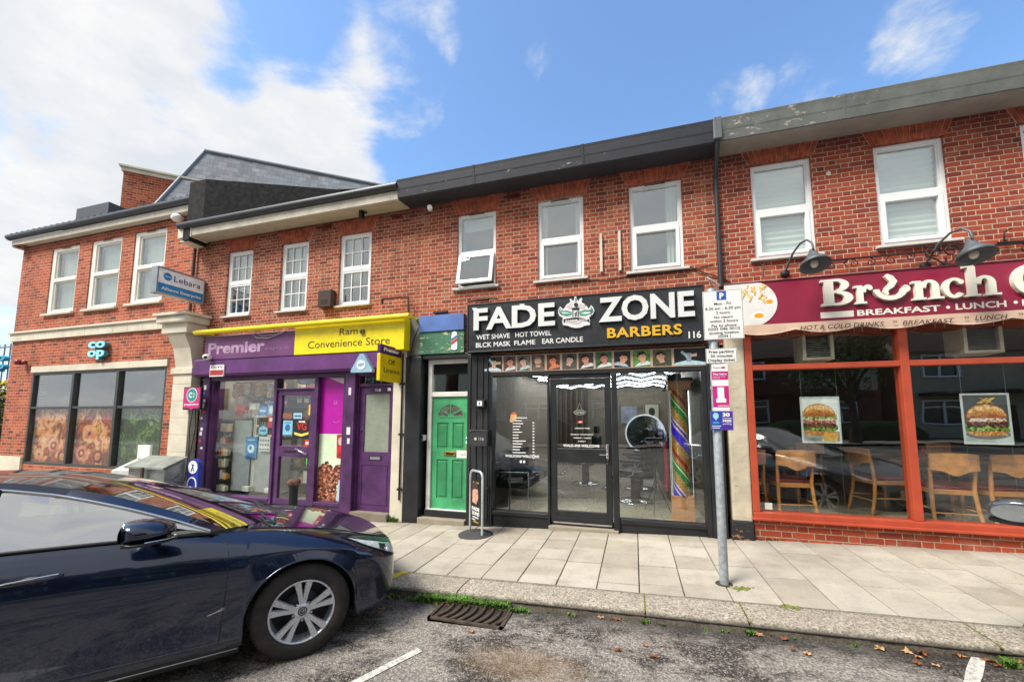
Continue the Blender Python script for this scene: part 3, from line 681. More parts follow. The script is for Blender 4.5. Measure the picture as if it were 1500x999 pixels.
b=MB().use(CREAM); b.bbox(-3.74,-3.502,5.45,5.72,-.2,2.62,.01); b.build('pier',RA)
for g in((-7.68,-6.19,.07,2.165),(-6.13,-5.30,1.99,2.165),(-4.40,-3.77,2.03,2.17)):
    b=MB().use(SHOPGLASS); b.box(g[0],g[1],5.52,5.526,g[2],g[3]); b.build('shop_window',RA)
b=MB().use(PP); frame(b,-6.13,-5.30,-.02,1.965,5.48,5.54,.10); b.bbox(-6.03,-5.40,5.481,5.539,.80,.98); dd=b.build('door',RA,label='purple glazed shop door')
b=MB().use(SHOPGLASS); b.box(-6.03,-5.40,5.507,5.513,.98,1.865); b.box(-6.03,-5.40,5.507,5.513,.08,.80); b.build('pane',dd)
b=MB().use(M('#c8c8cc',.25,.9)); b.tube([(-5.62,5.48,.94),(-5.62,5.43,.94),(-5.42,5.43,.86),(-5.42,5.48,.86)],.014,8); b.build('handle',dd)
b=MB().use(DARK); b.bbox(-5.90,-5.66,5.474,5.482,.87,.91,.003); b.build('letter_plate',dd)
b=MB().use(PP); x0,x1=-4.40,-3.77; wall(b,x0,x1,-.02,1.985,5.50,5.545,[(x0+.10,x1-.06,.92,1.87)]); d2=b.build('side_door',RA,label='purple door with a large obscured glass pane')
b=MB().use(FROST); b.box(x0+.10,x1-.06,5.515,5.525,.92,1.87); b.build('pane',d2)
b=MB().use(DARK); b.bbox(x0+.22,x0+.45,5.492,5.502,.79,.86,.003); b.use(CHROME); b.box(x0+.24,x0+.43,5.4905,5.492,.80,.845); b.build('letter_plate',d2)
b=MB().use(WHITE); b.text('118',x0+.30,x0+.40,1.905,.045,5.499,.002,.01); b.build('door_number',d2); b=MB().use(WHITE); b.bbox(x1-.10,x1-.04,5.49,5.4995,1.91,1.96); b.build('sticker',d2)
b=MB().use(M('#3c1650',.4)); frame(b,x0+.08,x1-.06,.08,.72,5.494,5.5,.012); b.build('panel',d2)
b=MB().use(CHROME); b.ell(x0+.05,1.28,.018,.018,5.48,5.50); b.build('lock',d2)
b=MB().use(CREAM); wall(b,-8.47,-3.502,2.2,2.562,5.61,5.74,[]); b.build('lintel',RA)
room(RA,'shop_room',-8.2,-4.62,5.61,9.5,-.02,2.6,M('#a39c90',.8),M('#8d8c86',.5),M('#d0cdc5',.8))
room(RA,'hallway',-4.45,-3.7,5.61,8,-.02,2.5,ROOMW,ROOMD,WHITE)
# ---------- brunch cafe building
BU=thing('shop_building','red brick shop with orange framed cafe windows below a maroon sign','building',(4.5,5.5,0))
hw=[(1.55,2.235,3.51,4.79),(2.89,3.58,3.52,4.79),(4.26,4.95,3.52,4.79),(5.6,6.3,3.52,4.79)]
shell(BU,1.122,8.2,2.5,5.06,hw,BR_F)
BLIND=M('#f2f4f2',.8,var=.03,dirt=0,name='pleated_blind')
for i,h in enumerate(hw):
    w,gl=window(BU,*h,4.15,'brunch'); arch(BU,h[0]-.02,h[1]+.02,h[3]+.004,5.035,13)
    b=MB().use(BLIND); n=15; v=[];f=[]
    for k in range(n*2+1): z=h[2]+.06+(h[3]-h[2]-.12)*k/(2*n); yy=5.625+(.018 if k%2 else 0); v+=[(h[0]+.05,yy,z),(h[1]-.05,yy,z)]
    for k in range(n*2): f.append((2*k,2*k+1,2*k+3,2*k+2))
    b.add(v,f); b.build('blind',w)
room(BU,'upper_room',1.4,8,5.76,8.6,2.95,5,ROOMW,ROOMD,WHITE)
GP=mat_peel('mossy_lead','#6c706c','#b4aea4',.67)
eaves(BU,1.13,8.2,GP,M('#8f8c86',.7,dirt=.35,var=.15,scale=3,name='soffit_grey'),.0)
ORG=M('#a8452c',.45,var=.1,dirt=.2,scale=5,name='orange_paint')
b=MB().use(ORG); X=[1.35,1.43,2.935,3.02,4.55,4.63,6.15,6.23,7.8,7.88]
for k in range(0,10,2): b.bbox(X[k],X[k+1],5.43,5.56,.351,2.62)
for k in range(1,9,2): b.bbox(X[k],X[k+1],5.435,5.55,2.07,2.135)
b.bbox(1.35,7.88,5.40,5.58,.27,.35); b.build('shopfront_frame',BU)
b=MB().use(ORG); b.bbox(1.33,7.9,5.37,5.5,.262,.29,.006); b.build('sill',BU)
for k in range(1,9,2):
    b=MB().use(SHOPGLASS); b.box(X[k],X[k+1],5.495,5.501,.35,2.07); b.build('shop_window',BU)
    b=MB().use(SHOPGLASS); b.box(X[k],X[k+1],5.495,5.501,2.135,2.62); b.build('shop_window',BU)
b=MB().use(BR_P); b.box(1.36,8.2,5.44,5.72,-.1,.258); b.build('stall_riser',BU)
PIERM=mat_peel('flaking_cream_render','#c4b9a2','#7d7466',.66)
b=MB().use(PIERM); b.bbox(1.125,1.345,5.42,5.72,.22,2.66,.02); b.build('pier',BU)
b=MB().use(mat_peel('chipped_black_plinth','#202226','#a06a48',.62)); b.bbox(1.10,1.35,5.40,5.72,-.1,.24,.02); b.build('pier_base',BU)
b=MB().use(PIERM); wall(b,1.35,8.2,2.62,2.9,5.6,5.74,[]); b.build('lintel',BU)
room(BU,'shop_room',1.35,8.1,5.6,10.5,.2,2.62,M('#5a5044',.7,name='cafe_wall'),M('#a89f8c',.3,var=.2,name='cafe_floor'),M('#5a564e',.8))
# ---------- supermarket building
CO=thing('shop_building','orange brick supermarket with cream stone band and pantiled eaves at the far left','building',(-11.5,5.5,-.4))
hw=[(-13.22,-12.22,3.87,5.46),(-11.78,-10.76,3.87,5.46),(-10.36,-9.37,3.88,5.47)]
sw=(-13.42,-9.02,.42,2.50)
b=MB().use(BR_C); wall(b,-14.37,-8.475,.0,5.62,5.5,5.74,hw+[sw]); b.box(-14.37,-14.15,5.745,14,-.5,5.6); b.box(-8.7,-8.476,5.745,14,-.5,5.6); b.box(-14.1,-8.7,13.8,14,-.5,5.6); b.build('wall',CO)
for h in hw:
    w,gl=window(CO,*h,4.67,'coop'); curtain(w,h[0]+.14,h[1]-.07,h[2]+.08,h[3]-.1,5.66,9,CURT,.014)
room(CO,'upper_room',-14.1,-8.75,5.76,8.6,2.95,5.6,ROOMW,ROOMD,WHITE)
b=MB().use(CREAM)
for k in range(12):
    a0=-14.40+k*.462; b.bbox(a0+.002,a0+.46,5.455,5.51,3.27,3.45,.004)
b.bbox(-14.43,-8.86,5.42,5.51,3.452,3.50,.006); b.build('stone_band',CO)
b=MB().use(CREAM)
for k in range(4): a0=-13.45+k*1.115; b.bbox(a0+.002,a0+1.113,5.47,5.52,2.502,2.64,.004)
b.build('lintel',CO)
b=MB().use(CREAM); b.bbox(-14.40,-13.43,5.46,5.6,-.5,.58,.005); b.bbox(-9.0,-8.476,5.46,5.6,-.5,.30,.005); b.use(BR_C); b.box(-13.43,-9.0,5.5,5.74,-.5,0); b.build('plinth',CO)
ALU=M('#4c4f4e',.4,.5,name='grey_aluminium'); b=MB().use(ALU); frame(b,*sw,5.50,5.6,.055); xs3=(-13.42,-11.93,-10.47,-9.02)
for x in xs3[1:3]: b.bbox(x-.04,x+.04,5.49,5.61,.475,2.445)
for a0,a1 in((xs3[0]+.055,xs3[1]-.04),(xs3[1]+.04,xs3[2]-.04),(xs3[2]+.04,xs3[3]-.055)): b.bbox(a0,a1,5.502,5.6,1.665,1.715)
sf=b.build('shopfront_frame',CO)
for a0,a1 in zip(xs3,xs3[1:]):
    b=MB().use(SHOPGLASS if 0 else UPGLASS); b.box(a0+.03,a1-.03,5.545,5.551,1.70,2.46); b.build('pane',sf)
    b=MB().use(SHOPGLASS); b.box(a0+.03,a1-.03,5.545,5.551,.46,1.68); b.build('pane',sf)
room(CO,'shop_room',-14.1,-8.72,5.76,10,.0,2.9,M('#3d3c38',.8),M('#777770',.5),M('#8a8a86',.8))
# pilaster & scroll bracket
b=MB().use(CREAM)
for k in range(9):
    z0=-.45+k*.32; b.bbox(-8.56,-8.07,5.33,5.5,z0+.002,z0+.318 if k<8 else 2.30,.006)
b.bbox(-8.60,-8.03,5.30,5.5,2.302,2.42,.01)
pf=[(5.5,2.42),(5.34,2.42),(5.32,2.55),(5.27,2.8),(5.20,2.95),(5.17,3.02),(5.17,3.06),(5.5,3.06)]; b.extx(pf,-8.53,-8.08)
b.bbox(-8.66,-7.99,5.13,5.5,3.062,3.25,.01); b.bbox(-8.72,-7.93,5.06,5.5,3.252,3.38,.02); b.bbox(-8.76,-7.89,5.02,5.5,3.382,3.44,.01)
b.build('pilaster',CO)
# eaves, gutter, roof
b=MB().use(M('#c9c3b4',.6,dirt=.2)); b.extx([(5.37,5.64),(5.5,5.64),(5.5,5.70),(5.37,5.70)],-14.5,-8.478); b.extx([(5.352,5.63),(5.369,5.63),(5.369,5.76),(5.352,5.76)],-14.52,-8.478); b.box(-14.52,-14.371,5.37,14,5.60,5.66); b.build('soffit',CO)
b=MB().use(M('#3c4148',.35,name='gutter_slate')); b.extx([(5.35,5.765),(5.30,5.775),(5.26,5.81),(5.25,5.865),(5.265,5.865),(5.35,5.85)],-14.60,-8.32,True); b.build('gutter',CO)
PT=M('#5b4a42',.8,var=.35,scale=6,bump=.3,name='pantile')
def tile(u,v):
    x=-14.6+6.1*u; k=x/.22; y=5.28+5.8*v; st=(v*20)%1
    return (x,y,5.86+ (y-5.28)*.62+.045*abs(math.sin(k*PI))-.02*st)
b=MB().use(PT); b.grid(tile,330,40,True,True); b.build('roof',CO)
b=MB().use(M('#454a50',.6)); b.box(-14.3,-13.0,6.3,7.6,6.0,7.05); b.build('roof_hatch',CO)
b=MB().use(BR_C); b.prism([(-14.37,5.6),(-14.2,5.6),(-14.2,5.61),(-14.37,5.61)],5.75,5.8); 
v=[(-14.37,5.3,5.6),(-14.37,11.1,5.6),(-14.37,11.1,9.3)]; b.add([*v,*[(x+.2,y,z) for x,y,z in v]],[(0,1,2),(3,5,4),(0,2,5,3)]); b.build('gable',CO)
# ---------- tall building behind
SB=thing('rear_building','taller building behind with grey slate roof and brick parapet','building',(-10,9,3))
SLATE=mat_brick('slate',['#5f6a70','#6e7a80','#525c62','#7b868c'],'#3d454a',L=.3,course=.17,j=.008,flemish=False,bump=.25,dark=.1)
def slate_mat():
    t=NT('roof_slate'); p=t.obj(); bt=t.node('ShaderNodeTexBrick'); t.l.new(p,bt.inputs[0]); bt.inputs['Color1'].default_value=lin('#7f8d96'); bt.inputs['Color2'].default_value=lin('#9aa7ae'); bt.inputs['Mortar'].default_value=lin('#4e585e')
    bt.inputs['Scale'].default_value=3.0; bt.inputs['Mortar Size'].default_value=.025; bt.inputs['Brick Width'].default_value=1.1; bt.inputs['Row Height'].default_value=.7
    t.fin(bt.outputs[0],.4); return t.m
R1=Vector((-12.3,8.0,9.48)); R2=Vector((-8.3,11.0,9.48)); dr_=(R2-R1).normalized(); nr=Vector((dr_.y,-dr_.x,0))
b=MB().use(mat_brick('slate2',['#6f7c85','#7d8a92','#656f77','#8a969d'],'#59646b',L=.30,course=.17,j=.013,flemish=False,bump=.2,dark=.3))
dn=nr*1.9+Vector((0,0,-4.2)); A0=R1+nr*1.9-dr_*1.0+Vector((0,0,-4.2)); A1=R2+dn+dr_*1.5
B0=R1-nr*1.9-dr_*1.0+Vector((0,0,-4.2)); B1=R2-nr*1.9+dr_*1.5+Vector((0,0,-4.2)); R2b=R2+dr_*.1
b.add([R1,R2b,A1,A0],[(0,3,2,1)]); b.add([R1,R2b,B1,B0],[(0,1,2,3)]); b.add([R1,A0,B0],[(0,2,1)]); b.add([R2b,A1,B1],[(0,1,2)]); b.build('roof',SB)
b=MB().use(M('#6d767c',.5)); b.tube([R1,R2b],.07,8); b.tube([R1,A0],.05,8); b.build('ridge_tiles',SB)
p0=at(182,243,6.6); zt=p0[1]; P0=Vector((p0[0],6.6,zt)); r_=ray(305,268); t_=(zt-HE)/r_[2]; P1=Vector((r_[0]*t_,r_[1]*t_,zt)); dv=(P1-P0).normalized(); nn=Vector((-dv.y,dv.x,0)); P1=P1+dv*.6
def obox(b,P,Q,z0,z1,o0,o1):
    v=[]; 
    for p in(P,Q):
        for o in(o0,o1):
            for z in(z0,z1): q=p+nn*o; v.append((q.x,q.y,z))
    b.add(v,[(0,1,3,2),(4,6,7,5),(0,4,5,1),(2,3,7,6),(0,2,6,4),(1,5,7,3)])
b=MB().use(BR_C); obox(b,P0,P1,5.9,zt-.16,0,1.5); b.build('parapet',SB)
b=MB().use(CREAM); obox(b,P0-dv*.04,P1,zt-.155,zt-.05,-.04,1.55); obox(b,P0-dv*.08,P1,zt-.049,zt,-.09,1.6); b.build('coping',SB)
b=MB().use(BR_C); b.box(-13.5,-6,9.5,13.5,4.5,6.4); b.build('wall',SB)
# ================= SIGNS AND FIXTURES
def P2(ox,oy,sc,pts,Y): return [at(ox+a/sc,oy+b/sc,Y) for a,b in pts]
def ptext(b,txt,L,top,bot,R,rbot,Y,depth=.006,bold=0,shear=0,space=1,ox=0,oy=0,sc=1):
    c=lambda x,y: at(ox+x/sc,oy+y/sc,Y)
    x0,z0=c(L,bot); _,z1=c(L,top); x1,z2=c(R,rbot)
    b.text(txt,x0,x1,(z0+z2)/2,z1-z0,Y,depth,bold,shear,space)
SILV=M('#d9dbda',.35,.1,var=.04,dirt=.1,name='white_acrylic'); EDGE=M('#1a1b1d',.5,name='return_or_shadow'); GOLD=M('#e0b030',.4,.2,var=.05,dirt=.1,name='gold_letter')
# barber fascia sign
FS=thing('fascia_sign','black barber shop sign with big raised white letters, round crest and number 116','shop sign',(-.8,5.3,2.5))
FY=5.33
x0,z0=at(685,516,FY); x1,z1=at(1030,418,FY); x1b,_=at(1032,495,FY)
b=MB().use(M('#2b2d31',.3,var=.35,scale=1.6,dirt=.35,name='sign_charcoal')); b.bbox(x0,x1,FY,5.49,z0,z1,.004)
b.build('panel',FS)
b=MB().use(M('#26282b',.4)); frame(b,x0-.008,x1+.008,z0-.008,z1+.008,FY-.012,5.48,.016,.003); b.build('trim',FS)
for txt,a in(('FADE',(322,158,254,685,236)),('ZONE',(880,114,221,1308,190))):
    for mat,dp,dx,dz in((EDGE,.035,.010,-.012),(SILV,.045,0,0)):
        b=MB().use(mat); c=lambda x,y: at(590+x/3.061,400+y/3.061,FY)
        X0,Z0=c(a[0],a[2]); _,Z1=c(a[0],a[1]); X1,Z2=c(a[3],a[4]); zb=(Z0+Z2)/2; h=Z1-Z0
        b.text(txt,X0+dx,X1+dx,zb+dz,h,FY-.001,dp,.03,0,1.0)
        # little spur serifs
        vs,fs,w,cap=text_mesh(txt,.03,0,1.0); kx=(X1-X0)/w
        for s_ in({'FADE':(0,.60),'ZONE':(.0,)}[txt]):
            sx=X0+(X1-X0)*s_*(1 if txt=='FADE' else 1)
            if txt=='FADE' : b.prism([(sx-.028+dx,zb+h+dz+.004),(sx+.05+dx,zb+h+dz),(sx+.03+dx,zb+h*.72+dz)],FY-.001-dp*.98,FY-.002)
        b.build('lettering' if mat is SILV else 'return_or_shadow',FS)
b=MB().use(M('#e4e4e2',.5,dirt=0,name='vinyl_white'))
kw=dict(ox=590,oy=400,sc=3.061)
for a in(('WET SHAVE',330,277,298,480,291),('HOT TOWEL',505,265,286,666,280),('BLCK MASK',328,313,334,484,326),('FLAME',500,303,323,594,319),('EAR CANDLE',625,295,317,808,307)):
    b=MB().use(M('#e4e4e2',.5,dirt=0,name='vinyl_white')); ptext(b,*a,FY,depth=.002,bold=.012,**kw); b.build('small_lettering',FS)
b=MB().use(M('#e4e4e2',.5,dirt=0,name='vinyl_white')); ptext(b,'116',1282,262,292,1338,289,FY,depth=.004,bold=.02,**kw); b.build('street_number',FS)
b=MB().use(EDGE); ptext(b,'BARBERS',920,249,293,1255,275,FY,depth=.012,bold=.028,space=1.08,**kw); b.build('return_or_shadow',FS)
b=MB().use(GOLD); ptext(b,'BARBERS',917,247,291,1252,273,FY,depth=.018,bold=.028,space=1.08,**kw); b.build('gold_lettering',FS)
# crest
def L_(pts,yo): return P2(800,425,13.32,pts,FY)
def crest(b,pts,y0,y1): b.prism(L_(pts,0),y0,y1)
out=[(590,135),(612,200),(640,225),(655,190),(690,160),(712,195),(690,240),(760,290),(820,350),(835,380),(882,305),(925,350),(945,410),(915,480),(840,540),(862,600),(855,690),(760,700),(690,735),(590,748),(500,735),(430,705),(335,690),(320,620),(335,555),(265,510),(240,440),(245,390),(282,330),(335,385),(365,360),(400,300),(480,245),(465,190),(490,178),(515,215),(545,215),(562,140)]
b=MB().use(SILV); crest(b,out,FY-.03,FY-.001); cr=b.build('crest',FS)
b=MB().use(M('#c9b4b8',.5)); 
for pts in([(430,370),(410,330),(450,290),(510,265),(515,350),(470,385)],[(650,270),(720,290),(765,340),(750,385),(690,370),(645,340)],[(460,640),(590,625),(700,635),(660,665),(590,680),(500,665)]): crest(b,pts,FY-.0325,FY-.03)
b.use(M('#3f8a72',.5))
for pts in([(255,400),(285,355),(300,420),(420,410),(505,440),(500,500),(400,520),(300,490),(260,450)],[(925,400),(885,330),(870,400),(760,395),(650,430),(660,510),(780,510),(880,470),(920,440)]): crest(b,pts,FY-.0325,FY-.03)
b.use(SILV)
for pts in([(300,440),(420,450),(500,475),(420,470),(320,470)],[(880,440),(760,440),(670,470),(760,480),(860,470)],[(270,400),(290,380),(290,460)]): crest(b,pts,FY-.034,FY-.03)
b.use(DARK)
for pts in([(345,580),(590,540),(845,580),(850,640),(800,610),(590,590),(380,620),(350,650)],[(555,270),(590,255),(625,275),(632,320),(600,345),(560,330),(548,300)],[(578,170),(596,170),(598,230),(576,230)],[(500,385),(530,355),(645,350),(660,370),(650,400),(520,400)],[(520,410),(535,410),(535,530),(520,530)],[(625,410),(640,410),(640,530),(625,530)],[(560,470),(610,425),(610,445),(560,492)],[(560,515),(610,470),(610,490),(575,525)],[(755,300),(775,310),(765,330)]): crest(b,pts,FY-.035,FY-.03)
for k in range(4):
    crest(b,[(262+k*9,405+k*26),(335,398+k*26),(262+k*9,412+k*26)],FY-.0345,FY-.03); crest(b,[(918-k*9,400+k*26),(840,396+k*26),(918-k*9,408+k*26)],FY-.0345,FY-.03)
b.build('crest_detail',cr)
b=MB().use(WHITE); ptext(b,'BARBER SHOP',380,575,608,820,600,FY-.035,depth=.002,bold=.02,ox=800,oy=425,sc=13.32); b.build('crest_lettering',cr)
# strip of haircut photographs
PS=thing('photo_strip','row of twelve framed haircut photographs mounted over the barber shop windows','poster',(-.6,5.45,2.16))
PY=5.43
def q4(px,py): return at(705+px/4.478,500+py/4.478,PY)
x0,z0=q4(15,207); x1,z1=q4(1475,25); z0=at(709,546,PY)[1]; z1=at(709,522,PY)[1]
b=MB().use(M('#b89c86',.6,name='frame_tan')); b.bbox(x0,x1,PY+.004,5.47,z0,z1,.003); b.build('backing',PS)
cells=[(20,155),(163,255),(263,360),(368,462),(474,568),(580,682),(690,792),(802,910),(922,1028),(1040,1150),(1160,1275),(1287,1472)]
SK=['#c99b82','#b98268','#c2a08c','#caa58e','#d07a58','#b89684','#c78a70','#bd7f6a','#cc9478','#c99a7c','#bd8f74','#8c98a4']
BG=['#2c2a2a','#5c4a42','#6b6660','#554a44','#5a3a30','#4a4a48','#463c3a','#3f6a44','#24262a','#55803c','#54583a','#14181c']
CL=['#bcd0d8','#bfc9c9','#9fc0c8','#5c5450','#c07050','#4a4844','#c4d0d2','#d0d4d4','#98b4c0','#c2d6d8','#383c38','#a8c8d4']
r_=random.Random(9)
for i,(a,c) in enumerate(cells):
    xa=x0+(x1-x0)*(a-15)/1460+.004; xb=x0+(x1-x0)*(c-15)/1460-.004; w=xb-xa; za=z0+.014; zb=z1-.014; h=zb-za; y=PY
    b=MB().use(M(BG[i],.4,var=.5,scale=20,dirt=0,bump=0)); b.box(xa,xb,y+.001,y+.004,za,zb)
    tl=r_.choice([-1,1,0]); cx=(xa+xb)/2+tl*.01; ww=.125 if i not in(0,11) else .11; sh=.0
    cl=lambda v:max(za+.001,min(zb-.001,v)); cxx=lambda v:max(xa+.001,min(xb-.001,v))
    b.use(M(CL[i],.6,var=.2,scale=30,dirt=0,bump=0)); b.prism([(xa+.002,za+.001),(xb-.002,za+.001),(xb-.003,za+h*.14),(cx+ww*.45,za+h*.27),(cx-ww*.45,za+h*.27),(xa+.003,za+h*.12)],y-.0002,y+.001)
    b.use(M(SK[i],.6,var=.25,scale=40,dirt=0,bump=0)); b.prism([(cx-ww*.28,za+h*.2),(cx+ww*.26,za+h*.2),(cx+ww*.22,za+h*.45),(cx-ww*.24,za+h*.45)],y-.0006,y+.001)
    fx=cx+tl*.004; b.prism([(fx+ww*.40*math.cos(t)*(1-.12*(math.sin(t)<0)),za+h*(.56+.26*math.sin(t))) for t in[2*PI*k/18 for k in range(18)]],y-.0010,y+.001)
    if tl: b.prism([(fx-tl*ww*.36,za+h*.62),(fx-tl*ww*.50,za+h*.52),(fx-tl*ww*.34,za+h*.50)],y-.0011,y+.001)
    b.use(M(['#1c1512','#2a1d16','#241a18','#8a6a58'][i%3 if i!=3 else 3],.7,var=.3,scale=60,dirt=0,bump=0))
    hp=[(fx-tl*.002+ww*.46*math.cos(t),za+h*(.66+(.25+.03*math.sin(5*t+i))*math.sin(t))) for t in[PI*k/12 for k in range(13)]]
    hp+=[(fx-ww*.40,za+h*.60),(fx-ww*.30,za+h*.72),(fx+ww*.25,za+h*.74),(fx+ww*.38,za+h*.60)]; 
    b.prism(hp,y-.0014,y+.001)
    if i in(3,): b.prism([(fx-ww*.3,za+h*.5),(fx,za+h*.42),(fx+ww*.3,za+h*.5),(fx+ww*.2,za+h*.28),(fx-ww*.2,za+h*.28)],y-.0015,y+.001)
    if i not in(0,11):
        b.use(M('#3a2620',.7)); 
        for s_ in(-1,1): b.box(fx+s_*ww*.16-tl*ww*.1-.006,fx+s_*ww*.16-tl*ww*.1+.006,y-.0013,y,za+h*.585,za+h*.60); b.box(fx+s_*ww*.16-tl*ww*.1-.008,fx+s_*ww*.16-tl*ww*.1+.008,y-.0013,y,za+h*.625,za+h*.635)
        b.box(fx-tl*ww*.1-.009,fx-tl*ww*.1+.009,y-.0013,y,za+h*.42,za+h*.432)
    else:
        b.use(M('#98c4c8',.6)); b.prism([(fx-ww*.9,za+h*.75),(fx-ww*.2,za+h*.45),(fx-ww*.1,za+h*.6),(fx-ww*.7,za+h*.88)],y-.0016,y)
        b.use(M('#c8a890',.6)); b.prism([(fx+ww*.9,za+h*.7),(fx+ww*.2,za+h*.62),(fx+ww*.25,za+h*.5),(fx+ww*.9,za+h*.5)],y-.0017,y)
    n0=len(b.v)
    ct=Vector(((xa+xb)/2,0,za+h*.45)); rot=Matrix.Rotation(r_.uniform(-.32,.32),3,'Y')
    for j in range(8,n0):
        q=rot@(Vector((b.v[j].x,0,b.v[j].z))-ct); b.v[j]=Vector((max(xa+.001,min(xb-.001,ct.x+q.x)),b.v[j].y,max(za+.001,min(zb-.001,ct.z+q.z))))
    b.build('photo',PS)
# panels above the green door
t=thing('sign_board','blank faded blue board above a flaking green panel with a small barber pole emblem','sign',(-2.9,5.42,2.48))
b=MB().use(M('#4f6fae',.6,var=.2,scale=3,dirt=.4,name='faded_blue')); b.bbox(-3.27,-2.5,5.42,5.56,2.83,3.09,.004); b.build('blue_board',t)
b=MB().use(mat_peel('flaking_green','#3f7a5c','#c2bd98',.56)); b.bbox(-3.27,-2.5,5.44,5.56,2.475,2.826,.004); b.build('green_panel',t)
cx=-2.66; b=MB().use(WHITE); b.prism([(cx-.05,2.55),(cx+.05,2.55),(cx+.05,2.76),(cx-.05,2.76)],5.432,5.44); b.ell(cx,2.78,.045,.03,5.431,5.44); b.ell(cx,2.545,.05,.025,5.431,5.44)
b.use(M('#b33a34',.5)); b.prism([(cx-.048,2.60),(cx+.048,2.66),(cx+.048,2.71),(cx-.048,2.65)],5.429,5.44); b.use(M('#3a5a9c',.5)); b.prism([(cx-.048,2.66),(cx+.048,2.72),(cx+.048,2.755),(cx-.048,2.70)],5.430,5.44); b.build('emblem',t)
# ---- brunch sign
BS=thing('fascia_sign','maroon cafe sign with raised cream letters and a fried egg plate at its left end','shop sign',(3,5.3,2.6))
SY=5.33; f=lambda x,y:at(1060+x/3.409,330+y/3.409,SY)
zb=f(270,493)[1]; zt=f(5,300)[1]; xl=1.13; 
MAR=M('#861a38',.4,var=.12,scale=2,dirt=.2,name='maroon_panel'); b=MB().use(MAR); b.bbox(xl,8.0,SY,5.48,zb,zt,.004); b.build('panel',BS)
b=MB().use(M('#6a1229',.5)); b.bbox(xl-.01,8.01,SY-.012,5.47,zt,zt+.012,.003); b.build('trim',BS)
CR=M('#e6e0d2',.4,var=.05,dirt=.12,name='cream_letter'); CR_SHADOW=M('#8d8478',.6,name='cream_letter_shadow')
X0,Z0=f(483,410); X1,Z1=f(1372,350); base=(Z0+Z1)/2; cap=f(490,280)[1]-f(490,410)[1]
em=cap; xs_=lambda zx: f(zx,380)[0]
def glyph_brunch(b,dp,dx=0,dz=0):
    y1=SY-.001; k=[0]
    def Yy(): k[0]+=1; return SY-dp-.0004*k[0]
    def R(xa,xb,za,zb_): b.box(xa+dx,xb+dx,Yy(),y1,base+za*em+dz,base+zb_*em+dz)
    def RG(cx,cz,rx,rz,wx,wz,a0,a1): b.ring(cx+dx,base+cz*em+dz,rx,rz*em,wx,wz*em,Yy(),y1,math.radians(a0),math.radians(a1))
    def BL(cx,cz,r): b.ell(cx+dx,base+cz*em+dz,r,r,Yy(),y1,16)
    s=em
    # B
    xa,xb=xs_(483),xs_(640); w=xb-xa; R(xa+.1*w,xa+.40*w,0,1); R(xa,xa+.55*w,0,.09); R(xa,xa+.55*w,.91,1)
    RG(xa+.5*w,.76,.40*w,.24,.15*w,.15,-90,90); RG(xa+.5*w,.27,.5*w,.27,.22*w,.17,-90,90); R(xa+.38*w,xa+.55*w,.47,.56)
    # r
    xa,xb=xs_(648),xs_(742); w=xb-xa; R(xa+.15*w,xa+.46*w,0,.62); R(xa,xa+.62*w,0,.07); R(xa,xa+.42*w,.60,.68); RG(xa+.72*w,.42,.34*w,.27,.12*w,.14,50,180); BL(xa+.84*w,.56,.075*s)
    # n
    xa,xb=xs_(935),xs_(1090); w=xb-xa; R(xa+.1*w,xa+.34*w,0,.62); R(xa,xa+.44*w,0,.07); R(xa,xa+.3*w,.60,.68); RG(xa+.55*w,.42,.32*w,.28,.1*w,.18,0,180); R(xa+.65*w,xa+.87*w,0,.44); R(xa+.55*w,xa+w,0,.07)
    # c
    xa,xb=xs_(1085),xs_(1200); w=xb-xa; RG(xa+.52*w,.34,.5*w,.36,.24*w,.26,50,320); BL(xa+.82*w,.54,.08*s)
    # h
    xa,xb=xs_(1200),xs_(1375); w=xb-xa; R(xa+.1*w,xa+.32*w,0,1.04); R(xa,xa+.42*w,0,.07); R(xa,xa+.28*w,1.02,1.11); RG(xa+.55*w,.42,.32*w,.28,.1*w,.18,0,180); R(xa+.65*w,xa+.87*w,0,.44); R(xa+.55*w,xa+w,0,.07)
    # cup shaped u
    xa,xb=xs_(742),xs_(912); w=xb-xa; RG(xa+.5*w,.48,.5*w,.42,.33*w,.26,180,360); RG(xa+.93*w,.44,.14*w,.13,.06*w,.06,-90,120)
    # C of the next word and more letters beyond
    xa=xs_(1437); w=.36; RG(xa+.5*w,.45,.5*w,.55,.28*w,.44,55,320); R(xa+.72*w,xa+.84*w,.66,.98); BL(xa+.86*w,.26,.05*s)
    for j,ch in enumerate('afe'): b.text(ch,xa+.42+.27*j,xa+.66+.27*j,base+dz,em*.72 if ch!='f' else em*.95,SY-.001,dp,.05)
# cup steam as a tapered s stroke
def steam(b,dp,dx=0,dz=0):
    c=[(800,255,9),(822,268,15),(838,285,16),(828,305,13),(806,322,10),(800,338,10),(812,350,6)]
    v=[];L=[];Rr=[]
    for i,(x,y,r) in enumerate(c):
        p=Vector(f(x,y)); q=Vector(f(*c[min(i+1,len(c)-1)][:2]))-Vector(f(*c[max(i-1,0)][:2])); q.normalize(); n=Vector((-q.y,q.x))*r*.0022
        L.append((p.x+n.x+dx,p.y+n.y+dz)); Rr.append((p.x-n.x+dx,p.y-n.y+dz))
    n=len(c); v=[(x,SY-dp,z) for x,z in L+Rr]+[(x,SY-.001,z) for x,z in L+Rr]; fs=[]
    for i in range(n-1): fs+=[(i,i+1,n+i+1,n+i),(2*n+i,3*n+i,3*n+i+1,2*n+i+1),(i,2*n+i,2*n+i+1,i+1),(n+i,n+i+1,3*n+i+1,3*n+i)]
    fs+=[(0,n,3*n,2*n),(n-1,3*n-1,4*n-1,2*n-1)]; b.add(v,fs)
